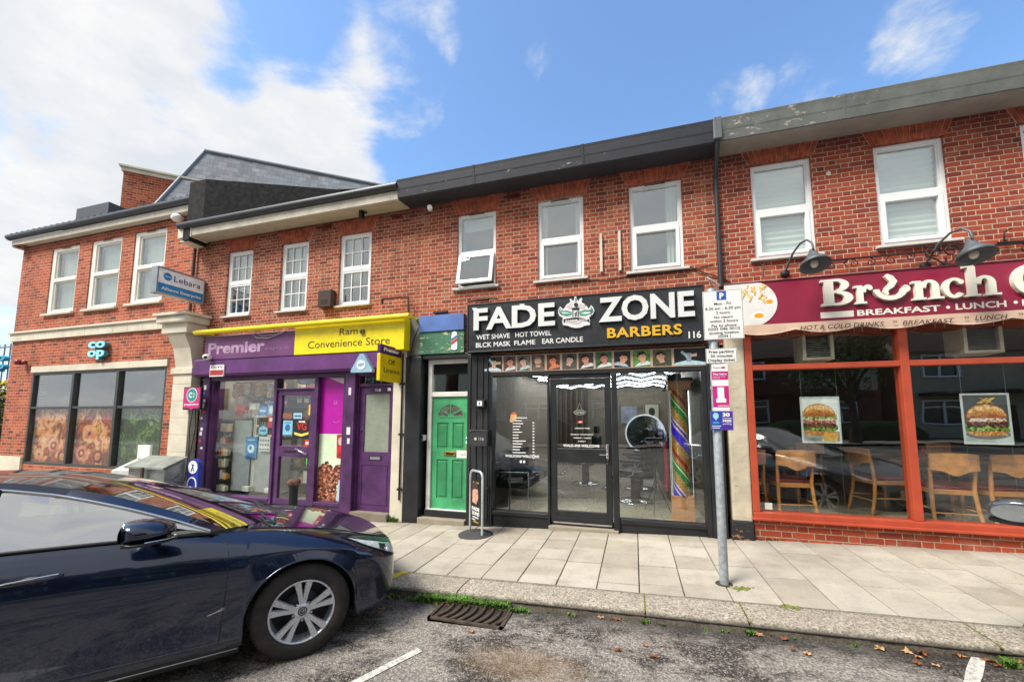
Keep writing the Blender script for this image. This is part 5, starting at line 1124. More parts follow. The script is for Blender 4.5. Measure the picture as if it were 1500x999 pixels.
b=MB().use(WHITE); b.box(x0+w*.3,x0+w*.7,SYp-.0016,SYp-.0008,z0+h*.2,z0+h*.5); b.box(x0+w*.2,x0+w*.8,SYp-.0018,SYp-.0008,z0+h*.18,z0+h*.26); b.text('Pay here',x0+w*.1,x0+w*.9,z0+h*.765,h*.04,SYp-.0008,.001,.03); b.text('Pay by your',x0+w*.1,x0+w*.85,z0+h*.72,h*.02,SYp-.0008,.001); b.text('phone',x0+w*.1,x0+w*.5,z0+h*.685,h*.02,SYp-.0008,.001); b.text('scan here',x0+w*.3,x0+w*.95,z0+h*.10,h*.03,SYp-.0008,.001,.02)
b.use(BK); b.text('RingGo',x0+w*.12,x0+w*.56,z0+h*.905,h*.03,SYp,.001); b.build('lettering',t)
t,x0,x1,z0,z1=plate('parking_sign','small blue and purple 30 minutes free parking sign, lowest on the post',1041,1074,602,630,'#2c3f9c')
h=z1-z0;w=x1-x0; b=MB().use(M('#4a2f92',.4)); b.box(x0+w*.5,x1-.001,SYp-.0006,SYp,z0+.001,z1-.001); b.build('purple_half',t)
b=MB().use(M('#9fd4e8',.4)); b.ell(x0+w*.24,z0+h*.75,w*.13,h*.17,SYp-.001,SYp); b.prism([(x0+w*.16,z0+h*.66),(x0+w*.32,z0+h*.66),(x0+w*.24,z0+h*.5)],SYp-.0012,SYp); b.use(M('#3a8ac8',.4)); b.bbox(x0+w*.1,x0+w*.38,SYp-.001,SYp,z0+h*.33,z0+h*.44,.0004); b.use(WHITE)
b.text('30',x0+w*.54,x0+w*.86,z0+h*.72,h*.2,SYp-.0006,.001,.04); b.text('minutes',x0+w*.54,x0+w*.94,z0+h*.60,h*.07,SYp-.0006,.001); b.text('FREE',x0+w*.54,x0+w*.92,z0+h*.43,h*.13,SYp-.0006,.001,.03); b.text('parking',x0+w*.54,x0+w*.92,z0+h*.30,h*.08,SYp-.0006,.001); b.box(x0+w*.06,x0+w*.46,SYp-.001,SYp,z0+h*.2,z0+h*.23); b.box(x0+w*.06,x0+w*.4,SYp-.001,SYp,z0+h*.1,z0+h*.13); b.build('lettering',t)
# A-board on a rubber base
bx,by,_=onG(697,783); g0=gz(bx)
t=thing('pavement_sign','round based swinging pavement sign with a dark poster outside the green door','pavement sign',(bx,by,g0))
b=MB().use(M('#3a3b3c',.75,var=.2,dirt=.35,name='rubber_base')); b.lathe([(0,.05),(.07,.055),(.13,.045),(.21,.02),(.235,.008),(.235,0),(0,0)],(bx,by,g0),36); b.build('base',t)
an=math.radians(38) # panel seen steeply from the side
T=Matrix.Translation((bx,by,g0))@Matrix.Rotation(-an,4,'Z')
zT=at(700,690,by)[1]-g0
b=MB().use(M('#c4c7c9',.3,.5,name='silver_tube')); b.T=T; hw_=.165; b.tube([(-hw_,0,.03),(-hw_,0,zT-.06),(-hw_+.02,0,zT-.02),(-hw_+.06,0,zT),(hw_-.06,0,zT),(hw_-.02,0,zT-.02),(hw_,0,zT-.06),(hw_,0,.03)],.016,10); b.build('frame',t)
b=MB().use(M('#17181a',.4)); b.T=T; b.bbox(-hw_+.03,hw_-.03,-.008,.008,.14,zT-.1,.003); pn=b.build('poster',t)
PHm=M('#c89880',.6,var=.4,scale=25); b=MB().use(PHm); b.T=T; b.prism([(-.09,.42),(.02,.40),(.07,.5),(.05,.62),(-.04,.66),(-.09,.58)],-.0095,-.008); b.use(M('#40302a',.6)); b.prism([(-.09,.58),(-.03,.60),(.06,.60),(.06,.68),(-.03,.71),(-.1,.66)],-.0098,-.008); b.use(WHITE); b.text('FADE',-.1,.1,.32,.045,-.008,.002,.03); b.text('ZONE',-.1,.1,.26,.045,-.008,.002,.03); b.text('BARBERS',-.08,.08,.22,.02,-.008,.002,.02); b.box(-.1,.0,-.0095,-.008,.19,.2); b.use(GOLD); b.box(-.06,.08,-.0095,-.008,.165,.175); b.box(-.08,.08,-.0095,-.008,zT-.16,zT-.145); b.build('poster_print',pn)
# cast iron bollard
r_=ray(431,738); Yb=4.75; X_,Zt=at(431,701,Yb); g0=gz(X_)
t=thing('bollard','short black fluted bollard with a weathered brown cap outside the purple shop','bollard',(X_,Yb,g0))
Hb=Zt-g0; b=MB().use(M('#1a1b1e',.5,.2,var=.3,name='black_iron')); n=32
pr=[(.09,0),(.09,.06),(.07,.1),(.062,.2),(.058,Hb-.13),(.075,Hb-.11),(.075,Hb-.09)]
v=[];fs=[]
for r,h in pr:
    for k in range(n): a=2*PI*k/n; q=r*(1-.10*(k%4==0)); v.append((X_+q*math.cos(a),Yb+q*math.sin(a),g0+h))
for i in range(len(pr)-1):
    for k in range(n): fs.append((i*n+k,i*n+(k+1)%n,(i+1)*n+(k+1)%n,(i+1)*n+k))
b.add(v,fs); b.build('column',t)
b=MB().use(M('#6b4e40',.8,.2,var=.5,scale=20,bump=.6,name='worn_cap')); b.lathe([(.0,Hb-.09),(.08,Hb-.09),(.09,Hb-.06),(.088,Hb-.03),(.07,Hb-.01),(.0,Hb+.0)],(X_,Yb,g0),20); b.build('cap',t)
# grit bins
GB=M('#8d928f',.4,.7,var=.3,scale=5,dirt=.4,bump=.15,name='scuffed_steel')
Yg=4.75; s_=Yg/4.9
xa,xb=-8.80*s_,-7.32*s_; g0=gz(-8); 
t=thing('storage_bin','grey scuffed metal bin with a sloping lid and scribbled side','bin',((xa+xb)/2,Yg+.3,g0))
xm=-7.88*s_; ya=Yg; r_=ray(270,690); yb=min(Yg+.8,xm/r_[0]*r_[1]); zf,zbk=.70,1.0
# body seen corner-on : front face narrow, side face towards the right
zf=at(240,688,Yg)[1]; zbk=zf+.13
b=MB().use(GB); v=[(xa,ya,g0),(xm,ya,g0),(xm,yb,g0),(xa,yb,g0),(xa,ya,zf),(xm,ya,zf),(xm,yb,zbk),(xa,yb,zbk)]
b.add(v,[(0,1,5,4),(1,2,6,5),(2,3,7,6),(3,0,4,7),(4,5,6,7)]); b.build('body',t)
b=MB().use(M('#83867e',.6,.2,var=.3,scale=5,dirt=.4)); v=[(xa-.03,ya-.05,zf+.005),(xm+.03,ya-.05,zf+.005),(xm+.03,yb+.02,zbk+.03),(xa-.03,yb+.02,zbk+.03)]; v+=[(x,y,z+.03) for x,y,z in v]; b.add(v,[(3,2,1,0),(4,5,6,7),(0,1,5,4),(1,2,6,5),(2,3,7,6),(3,0,4,7)]); b.build('lid',t)
b=MB().use(M('#4a3a34',.5,.5)); c=(xa+xm)/2; b.bbox(c-.03,c+.03,ya-.07,ya-.045,zf-.22,zf+.03); b.bbox(c-.1,c+.04,ya-.05,ya-.02,zf-.25,zf-.19); b.build('hasp',t)
b=MB().use(M('#2a2a2c',.6)); r_=random.Random(2)
for k in range(9): 
    y0=ya+.15+r_.random()*.4; z0=.3+r_.random()*.3; b.tube([(xm+.004,y0+.06*math.sin(j*1.3+k),z0+.03*j*(1 if k%2 else -.6)) for j in range(6)],.004,4)
b.build('graffiti',t)
t=thing('storage_bin','pale plastic bin with a raised white flap behind the grey metal bin','bin',(-8.9,5.0,g0))
x0_,z0_=at(168,690,5.0); x1_,z1_=at(222,668,5.1)
b=MB().use(M('#b9bdb6',.6,dirt=.3,name='pale_plastic')); xa2=at(170,690,4.95)[0]; xb2=at(232,690,4.95)[0]; zz=at(200,690,4.95)[1]; b.add([(xa2+.1,4.9,g0),(xb2,4.9,g0),(xb2,5.3,g0),(xa2+.1,5.3,g0),(xa2,4.88,zz),(xb2,4.88,zz+.02),(xb2,5.3,zz+.2),(xa2,5.3,zz+.2)],[(0,1,5,4),(1,2,6,5),(2,3,7,6),(3,0,4,7),(4,5,6,7)]); b.build('body',t)
b=MB().use(M('#d6dad6',.5,dirt=.1)); xf0,zf0=at(203,668,5.25); xf1,zf1=at(222,652,5.25); b.bbox(xf0,xf1+.02,5.22,5.26,zf0-.05,zf1,.01); b.build('flap',t)
# blue lottery totem
Yt=5.05; x0,z1=at(275,672,Yt); x1=at(292,672,Yt)[0]; g0=gz(x0)
t=thing('totem_sign','blue upright sign with a white crossed fingers disc beside the bins','sign',((x0+x1)/2,Yt,g0))
xd=at(300,700,Yt)[0]
b=MB().use(M('#27389c',.35,name='totem_blue')); c=(x0+x1)/2; r0=(x1-x0)/2
pts=[(x0,g0),(x1,g0),(x1,z1-r0)]+[(c+r0*math.cos(a),z1-r0+r0*math.sin(a)) for a in[PI*k/10 for k in range(1,10)]]+[(x0,z1-r0)]; b.prism(pts,Yt,Yt+.07); b.build('body',t)
b=MB().use(WHITE); b.ell(c,z1-r0,r0*.8,r0*.8,Yt-.003,Yt); b.ring(c,z1-r0*3.1,r0*.82,r0*.9,r0*.66,r0*.74,Yt-.003,Yt,0,PI); b.box(c-r0*.82,c-r0*.66,Yt-.003,Yt,g0+.15,z1-r0*3.1); b.box(c+r0*.66,c+r0*.82,Yt-.003,Yt,g0+.15,z1-r0*3.1); b.text('Play',c-r0*.45,c+r0*.45,z1-r0*3.7,r0*.4,Yt,.002,.03); b.text('here',c-r0*.45,c+r0*.45,z1-r0*4.4,r0*.4,Yt,.002,.03); b.use(M('#27389c')); b.tube([(c-.03,Yt-.004,z1-r0*1.5),(c+.02,Yt-.004,z1-r0*.6)],.008,5); b.tube([(c+.04,Yt-.004,z1-r0*1.5),(c-.02,Yt-.004,z1-r0*.6)],.008,5); b.use(M('#e0a020',.4)); b.ell(c-.03,g0+.28,.04,.04,Yt-.004,Yt); b.build('print',t)
# ================= BARBER SHOP CONTENTS
# barber pole
px0=.60; py0=5.84
t=thing('barber_pole','tall barber pole with green and blue stripes in a wooden case behind the glass','barber pole',(px0,py0,.05))
WD=M('#b37a4c',.5,var=.2,scale=8,name='pine_wood')
zA,zB=.43,1.86; b=MB().use(WD); b.bbox(px0-.14,px0+.14,py0-.1,py0+.12,.05,zA,.006); b.build('base',t)
b=MB().use(WD); b.bbox(px0-.15,px0+.15,py0-.11,py0+.13,zB,zB+.10,.006); b.bbox(px0-.17,px0+.17,py0-.13,py0+.15,zB+.1,zB+.125,.004); b.build('cap',t)
b=MB().use(M('#c79a4a',.28,.6,var=.1,name='gold_cylinder')); b.lathe([(.112,zA),(.112,zB)],(px0,py0,0),36); b.build('cylinder',t)
def helix(mat,a0,w,nm,off=.003):
    b=MB().use(mat); R=.112+off; pitch=-.86
    def fn(u,v): z=zA+.002+(zB-zA-.004)*u; a=a0+2*PI*(z-zA)/pitch+w*v; return (px0+R*math.cos(a),py0+R*math.sin(a),z)
    b.grid(fn,60,5,True); b.build(nm,t)
gm=[M('#0a7a2c',.3,dirt=0),M('#8c1414',.3,dirt=0),M('#3018c0',.3,dirt=0),M('#d8e8d8',.3,dirt=0),M('#cfd0e8',.3,dirt=0)]
for k in range(2):
    o_=k*2*PI*.0
for m_,a0,w in((0,0,.62),(3,.68,.12),(0,.86,.18),(1,1.5,.5),(2,3.3,1.05),(4,4.45,.12),(2,4.7,.2),(4,5.0,.12)): helix(gm[m_],a0,w,'stripe')
b=MB().use(M('#d8dcd8',.2))
for dx,dy in((-.13,-.1),(.13,-.1),(-.13,.11),(.13,.11)): b.box(px0+dx-.004,px0+dx+.004,py0+dy-.004,py0+dy+.004,zA,zB)
b.build('case_edges',t)
# window lettering
b=MB().use(M('#e8e8e4',.5,dirt=0)); x0=-1.86
def wl(txt,pl,pr,pb,h,par=None,bold=.02,Y=5.513):
    a,z=at(pl,pb,Y); c,_=at(pr,pb,Y); q=MB().use(M('#e8e8e4',.5,dirt=0)); q.text(txt,a,c,z,h,Y,.001,bold); q.build('text_line',par)
wl_t=thing('window_lettering','white price list and walk ins welcome lettering on the left barber window','lettering',(-1.7,5.51,.9))
wl('WALK-INS WELCOME',740,790,669,.036,wl_t,.03)
for k in range(14): 
    w_=[.22,.14,.16,.12,.10,.14,.09,.09,.20,.15,.13,.11,.2,.15][k]; z=1.47-.042*k; xx=at(751,640,5.513)[0]; b=MB().use(M('#e8e8e4',.5,dirt=0)); b.box(xx,xx+w_,5.512,5.513,z,z+.012)
    if 0<k<14: xx=at(780,640,5.513)[0]; b.box(xx,xx+.03,5.512,5.513,z-.03,z-.016)
    b.build('price_row',wl_t)
b=MB().use(M('#e8e8e4',.5,dirt=0)); c=at(763,676,5.513); b.ell(c[0],c[1],.018,.02,5.512,5.513,14); b.ell(c[0]+.05,c[1],.018,.02,5.512,5.513,14)
b.build('icons',wl_t)
b=MB().use(M('#b0583c',.5,var=.4,scale=30)); c=at(753,607,5.513); b.ell(c[0],c[1],.045,.04,5.512,5.513,16); b.use(M('#d0a470',.5,var=.3,scale=30)); b.prism([(c[0]-.06,c[1]-.08),(c[0]+.03,c[1]-.08),(c[0]+.045,c[1]-.0),(c[0]-.05,c[1]+.0)],5.511,5.512); b.ell(c[0]-.035,c[1]-.09,.035,.028,5.5105,5.5125,14); tag(b.build('window_sticker'),'small orange and tan picture sticker on the left barber window','sticker')
b=MB().use(M('#e8e8e4',.5,dirt=0)); wl_t=thing('window_lettering','white opening times and walk ins welcome lettering on the glass shop door','lettering',(-.73,5.49,.9))
def wl2(txt,pl,pr,pb,h,bold=.02): wl(txt,pl,pr,pb,h,wl_t,bold,5.4965)
wl2('WALK-INS WELCOME',825,878,654,.036,.03)
for tx,pl,pr,pb in(('OPENING TIMES',842,864,624+4),('MONDAY TO SATURDAY',836,869,637),('9:00AM - 7:00PM',840,866,642),('SUNDAY',847,858,647)): wl2(tx,pl,pr,pb,.017)
for px_ in(847,855): c=at(px_,660,5.4965); b.ell(c[0],c[1],.017,.018,5.4955,5.4965,12)
b.build('icons',wl_t)
c=at(849,604,5.56); b=MB().use(M('#d8d4c8',.5)); b.ring(c[0],c[1],.085,.036,.078,.029,5.56,5.57); b.text('OPEN',c[0]-.06,c[0]+.06,c[1]-.016,.032,5.565,.004,.03); b.tube([(c[0]-.03,5.565,c[1]+.035),(c[0],5.565,c[1]+.14),(c[0]+.03,5.565,c[1]+.035)],.003,4); tag(b.build('open_sign'),'oval open sign hanging by a string inside the glass barber door','sign')
c=at(850,618,5.4965); b=MB().use(M('#c03030',.5)); b.box(c[0]-.035,c[0]+.035,5.4955,5.4965,c[1]-.018,c[1]+.018); b.use(WHITE); b.box(c[0]-.02,c[0]+.02,5.495,5.4956,c[1]-.006,c[1]+.006); tag(b.build('window_sticker'),'tiny red sticker above the opening times on the glass door','sticker')
LEDR=mat_emit('#e8ecff',2.0,'led_strip')
# waiting bench
BKL=M('#101114',.3,var=.3,bump=.15,name='black_leather')
t=thing('bench','black leather waiting bench with a thin metal frame inside the left barber window','bench',(-1.75,6.5,.05))
for k in range(3):
    y0=5.95+.62*k; b=MB().use(BKL); b.bbox(-2.2,-1.62,y0,y0+.58,.36,.50,.04); b.build('seat',t); b=MB().use(BKL); b.bbox(-2.25,-2.08,y0,y0+.58,.5,.92,.05); b.build('backrest',t)
for y0 in(5.97,7.75):
    b=MB().use(CHROME); b.tube([(-2.2,y0,.06),(-2.2,y0,.62),(-1.62,y0,.62),(-1.62,y0,.06)],.014,8); b.build('frame',t)
t=thing('bag','blue black bag lying on the bench under the price list','bag',(-1.85,6.2,.5)); b=MB().use(M('#1c2436',.7,bump=.4)); b.sphere((-1.83,6.25,.60),(.2,.22,.12),16); b.build('body',t); b=MB().use(M('#3a1c16')); b.tube([(-1.9,6.1,.65),(-1.85,6.15,.8),(-1.78,6.3,.78),(-1.75,6.4,.65)],.012,6); b.build('handle',t)
for i,(c_,dx) in enumerate((('#b03030',0),('#d8d8d0',.08),('#2a5a8a',.16))):
    b=MB().use(M(c_,.5)); b.T=Matrix.Translation((-1.8,6.75+dx*2,.505+.006*i))@Matrix.Rotation(i*.5,4,'Z'); b.box(-.1,.1,-.14,.14,0,.006); tag(b.build('magazine'),['red covered magazine lying on the bench','white magazine lying on the bench','blue magazine lying on the bench at the far end'][i],'magazine')
# barber chairs
def barber_chair(x,y,rot,label):
    t=thing('barber_chair',label,'barber chair',(x,y,.05),'barber chairs inside the shop')
    T=Matrix.Translation((x,y,.05))@Matrix.Rotation(rot,4,'Z')
    def B(nm,m,fn): b=MB().use(m); b.T=T; fn(b); b.build(nm,t)
    B('base',CHROME,lambda b:b.lathe([(0,.0),(.30,0),(.30,.025),(.26,.04),(.06,.06),(.05,.08),(.05,.3),(0,.3)],(0,0,0),28))
    B('seat',BKL,lambda b:b.bbox(-.26,.26,-.26,.26,.42,.55,.05))
    B('pump',BLACK,lambda b:b.lathe([(.08,.06),(.075,.42),(.12,.42)],(0,0,0),16))
    B('backrest',BKL,lambda b:(b.bbox(-.25,.25,.2,.31,.55,1.05,.05)))
    B('headrest',BKL,lambda b:b.bbox(-.13,.13,.22,.30,1.08,1.25,.035))
    for s_ in(-1,1): B('armrest',BKL,lambda b:(b.bbox(s_*.31-.04,s_*.31+.04,-.2,.24,.68,.73,.015),b.use(CHROME).tube([(s_*.3,.15,.69),(s_*.3,.1,.5),(s_*.27,.0,.45)],.014,6)))
    B('footrest',CHROME,lambda b:(b.tube([(-.12,-.26,.42),(-.12,-.55,.18),(.12,-.55,.18),(.12,-.26,.42)],.014,8),b.box(-.14,.14,-.60,-.50,.165,.18)))
    return t
barber_chair(-.02,7.05,math.radians(-115),'black and chrome barber chair nearest the right barber window')
barber_chair(.05,8.3,math.radians(-110),'black barber chair further back below the round mirror')
barber_chair(-1.05,8.6,math.radians(-100),'black barber chair in the middle of the shop seen through the glass door')
barber_chair(.1,9.9,math.radians(-110),'black barber chair at the very back on the right')
t=thing('styling_counter','long dark styling counter along the right wall of the barber shop','counter',(.7,8.5,.05)); b=MB().use(M('#1b1c20',.35)); b.bbox(.52,.905,7.2,11,.05,.9,.01); b.build('cabinet',t); b=MB().use(M('#3a3c42',.2)); b.bbox(.48,.905,7.18,11,.902,.94,.006); b.build('worktop',t)
for k in range(4): b=MB().use(M('#0e0f11',.5)); b.bbox(.515,.519,7.3+.9*k,8.1+.9*k,.15,.82,.002); b.build('drawer_front',t)
r_=random.Random(15)
for k in range(14):
    y=7.3+.25*k; c_=['#c03030','#2a50a0','#d8d8d8','#1a1a1a','#c8a040','#50a0a0'][k%6]; b=MB().use(M(c_,.35,dirt=0)); q=r_.uniform(.022,.035); hh=r_.uniform(.12,.24); b.lathe([(0,0),(q,0),(q,hh*.7),(q*.45,hh*.8),(q*.4,hh),(0,hh)],(.62+r_.uniform(-.05,.1),y,.942),10); tag(b.build('bottle'),'coloured hair product bottle standing on the dark styling counter','bottle','bottles on the styling counter')
for k in range(3):
    y=7.6+1.2*k; t=thing('wall_mirror',['nearest','middle','farthest'][k]+' of three tall mirrors above the styling counter','mirror',(.89,y,1.0),'mirrors above the styling counter'); b=MB().use(M('#c0c4c8',.03,1,var=0,bump=0,dirt=0)); b.box(.893,.9,y-.35,y+.35,1.05,2.0); b.build('glass',t); b=MB().use(LEDR); 
    for q in((y-.36,y-.35,1.04,2.01),(y+.35,y+.36,1.04,2.01)): b.box(.888,.905,*q)
    b.build('light_strip',t)
t=thing('wall_shelf','black wall shelf with boxes near the ceiling at the right of the barber window','shelf',(.7,6.6,1.9)); b=MB().use(BLACK); b.bbox(.45,.9,6.3,7.1,1.93,1.96,.004); b.build('board',t); b=MB().use(M('#26282e',.5)); b.bbox(.5,.7,6.4,6.7,1.962,2.15,.006); b.bbox(.72,.88,6.5,6.9,1.962,2.1,.006); b.build('box',t)
# round mirror and wall pictures at the back
def mirror(x,z,r,lab):
    t=thing('round_mirror',lab,'mirror',(x,11.9,z)); b=MB().use(mat_emit('#d8dce4',.25,'led_ring')); b.ring(x,z,r,r,r*.93,r*.93,11.88,11.93); b.build('light_ring',t); b=MB().use(M('#b8bcc0',.03,1,var=0,bump=0,dirt=0)); b.ell(x,z,r*.925,r*.925,11.9,11.95,36); b.build('glass',t)
mirror(*at(945,635,11.9),.56,'round lit mirror on the back wall of the barber shop')
b=MB().use(M('#9aa2b0',.6,var=.3,scale=8)); x,z=at(922,605,11.9); b.bbox(x-.24,x+.22,11.92,11.97,z-.3,z+.2); tag(b.build('wall_poster'),'pale blue poster on the back wall left of the round mirror','poster')
b=MB().use(M('#c8c4a8',.6)); x,z=at(955,603,11.9); b.bbox(x-.18,x+.18,11.92,11.97,z-.25,z+.2); b.use(BK); b.sphere((x,11.92,z),(.09,.01,.12),12); tag(b.build('wall_poster'),'small portrait poster above the right edge of the round mirror','poster')
# striped panel behind left window
b=MB()
for k in range(16): b.use(M(['#4a4036','#6a5c4c','#3a322c'][k%3],.6)); b.box(-2.25+.055*k*1.0,-2.2+.055*k,11.8,11.95,.05,2.3)
tag(b.build('slat_panel'),'dark vertical slat panel on the back wall of the barber shop','panel')
# tripod stand
x,y=.28,6.35; t=thing('tripod_stand','thin black tripod stand inside the right barber window','stand',(x,y,.05)); b=MB().use(BLACK); b.tube([(x,y,.4),(x,y,1.15)],.012,8); b.build('pole',t)
for a in(0.3,2.4,4.5): b=MB().use(BLACK); b.tube([(x,y,.55),(x+.22*math.cos(a),y+.22*math.sin(a),.06)],.009,6); b.build('leg',t)
b=MB().use(BLACK); b.bbox(x-.12,x+.12,y-.08,y+.08,1.12,1.17); b.build('tray',t)
x,y=.43,6.25; b=MB().use(M('#b01c38',.4)); b.tube([(x,y,.4),(x+.01,y,.75),(x,y,1.1)],.032,12); tag(b.build('folded_umbrella'),'slim red rolled umbrella standing inside the right barber window','umbrella')
# LED zigzag lights on the ceiling
LED=mat_emit('#f2f6ff',16.0,'led_tube')
for i in range(4):
    y=7.6+1.05*i; b=MB().use(LED)
    pts=[(-2.1+2.9*k/9,y+(.8 if k%2 else 0),2.33) for k in range(10)]
    b.tube(pts,.009,6); tag(b.build('ceiling_light'),'white zigzag led tube light on the barber shop ceiling','ceiling light','zigzag led lights on the barber shop ceiling')
# ================= CAFE CONTENTS
OAK=M('#c08448',.4,var=.25,scale=10,bump=.1,name='varnished_beech'); REDS=M('#6d1018',.4,name='red_seat')
def cafe_chair(x,y,rot,label,group='wooden cafe chairs with red seats'):
    t=thing('cafe_chair',label,'chair',(x,y,.2),group)
    T=Matrix.Translation((x,y,.2))@Matrix.Rotation(rot,4,'Z')
    def B(nm,m,fn): b=MB().use(m); b.T=T; fn(b); b.build(nm,t)
    # local: back at y-, front at y+
    for s_ in(-1,1):
        B('leg',OAK,lambda b:b.tube([(s_*.215,-.27,0),(s_*.20,-.21,.25),(s_*.19,-.19,.46),(s_*.20,-.22,.70),(s_*.205,-.25,.86)],[.018,.021,.022,.018,.016],8))
        B('leg',OAK,lambda b:b.tube([(s_*.19,.2,0),(s_*.185,.19,.43)],[.015,.021],8))
    B('seat',REDS,lambda b:b.bbox(-.205,.205,-.19,.22,.455,.50,.02))
    B('seat_rail',OAK,lambda b:(b.bbox(-.2,.2,-.2,-.175,.40,.455,.004),b.bbox(-.2,.2,.18,.205,.40,.455,.004),b.bbox(-.2,-.18,-.17,.18,.40,.455,.004),b.bbox(.18,.2,-.17,.18,.40,.455,.004)))
    def back(b):
        n=16; v=[];fs=[]
        for k in range(n+1):
            u=-1+2*k/n; xx=.22*u; yb=-.255-.025*(1-u*u); zl=.655-.035*math.cos(u*PI*1.0)*(1 if abs(u)<.5 else .0)+(.03*abs(u)); zt_=.865+.012*(1-u*u)
            v+=[(xx,yb-.009,zl),(xx,yb+.009,zl),(xx,yb+.009,zt_),(xx,yb-.009,zt_)]
        for k in range(n):
            for j in range(4): fs.append((4*k+j,4*k+(j+1)%4,4*k+4+(j+1)%4,4*k+4+j))
        fs+=[(0,3,2,1),(4*n,4*n+1,4*n+2,4*n+3)]; b.add(v,fs)
    B('backrest',OAK,back)
    B('stretcher',OAK,lambda b:(b.tube([(-.205,-.225,.19),(.205,-.225,.19)],.009,6),b.tube([(-.19,-.2,.22),(-.185,.19,.22)],.009,6),b.tube([(.19,-.2,.22),(.185,.19,.22)],.009,6)))
    return t
def tbl(x,y,label,w=.7,d=.7):
    t=thing('cafe_table',label,'table',(x,y,.2),'wooden cafe tables')
    b=MB().use(M('#6d4428',.35,var=.2,name='dark_table')); b.bbox(x-w/2,x+w/2,y-d/2,y+d/2,.90,.935,.008); b.build('tabletop',t)
    b=MB().use(BLACK); b.tube([(x,y,.22),(x,y,.9)],.03,10); b.build('column',t)
    b=MB().use(BLACK); b.box(x-.26,x+.26,y-.03,y+.03,.205,.23); b.box(x-.03,x+.03,y-.26,y+.26,.206,.231); b.build('foot',t)
cafe_chair(1.92,6.0,math.radians(4),'wooden chair with red seat, second from the left pier of the cafe window')
cafe_chair(1.42,6.05,math.radians(-6),'wooden chair with red seat cut off by the left edge of the cafe window')
tbl(1.75,6.75,'dark cafe table behind the two chairs at the left pane')
cafe_chair(1.6,7.35,math.radians(180),'wooden chair with red seat on the far side of the left cafe table')
cafe_chair(3.52,5.98,math.radians(-4),'wooden chair with red seat behind the right pane under the bun poster')
cafe_chair(4.03,6.0,math.radians(5),'wooden chair with red seat nearest the car mirror at the right')
cafe_chair(3.18,6.55,math.radians(-80),'wooden chair with red seat turned sideways just right of the orange mullion')
tbl(3.8,6.75,'dark cafe table behind the two chairs at the right pane',1.1)
cafe_chair(2.75,7.9,math.radians(10),'wooden chair with red seat in the middle of the dark cafe room')
tbl(2.8,8.6,'dark cafe table in the middle of the room'); cafe_chair(4.6,8.2,math.radians(20),'wooden chair with red seat deep in the room at the right')
# condiments
for i,(x,m_) in enumerate(((3.72,'#a01c20'),(3.64,'#d8d8d8'),(3.58,'#d8d8d8'))):
    b=MB().use(M(m_,.4)); b.lathe([(0,0),(.03,0),(.032,.10),(.02,.13),(.008,.17),(0,.17)] if i==0 else [(0,0),(.02,0),(.018,.08),(0,.09)],(x,6.6,.936),14); tag(b.build('sauce_bottle' if i==0 else 'salt_pot'),['red sauce bottle on the right cafe table','white pot beside the red sauce bottle','leftmost white pot on the right cafe table'][i],'bottle' if i==0 else 'pot')
# air conditioner style vents high in the window
for (a,b1,c,d,lab) in((1176,492,1222,528,'boxy cream ventilation grille behind the top left cafe pane'),(1413,478,1472,518,'boxy cream ventilation grille behind the top right cafe pane')):
    Yv=5.58; x0,_=at(a,510,Yv); x1,_=at(c,510,Yv); z0=at(a,d,Yv)[1]; z1=2.6
    t=thing('vent_unit',lab,'vent',((x0+x1)/2,Yv,z0),'ventilation grilles behind the cafe glass'); b=MB().use(M('#ddd6c2',.6,dirt=.3)); frame(b,x0,x1,z0,z1,Yv,Yv+.3,.035); b.build('case',t)
    b=MB().use(M('#b4b2aa',.6)); n=16
    for k in range(n): z=z0+.03+(z1-z0-.06)*k/n; b.add([(x0+.025,Yv+.01,z),(x1-.025,Yv+.01,z),(x1-.025,Yv+.03,z+.012),(x0+.025,Yv+.03,z+.012)],[(0,1,2,3)])
    b.use(DARK); b.box(x0+.03,x1-.03,Yv+.05,Yv+.06,z0+.03,z1-.03); b.build('louvres',t)
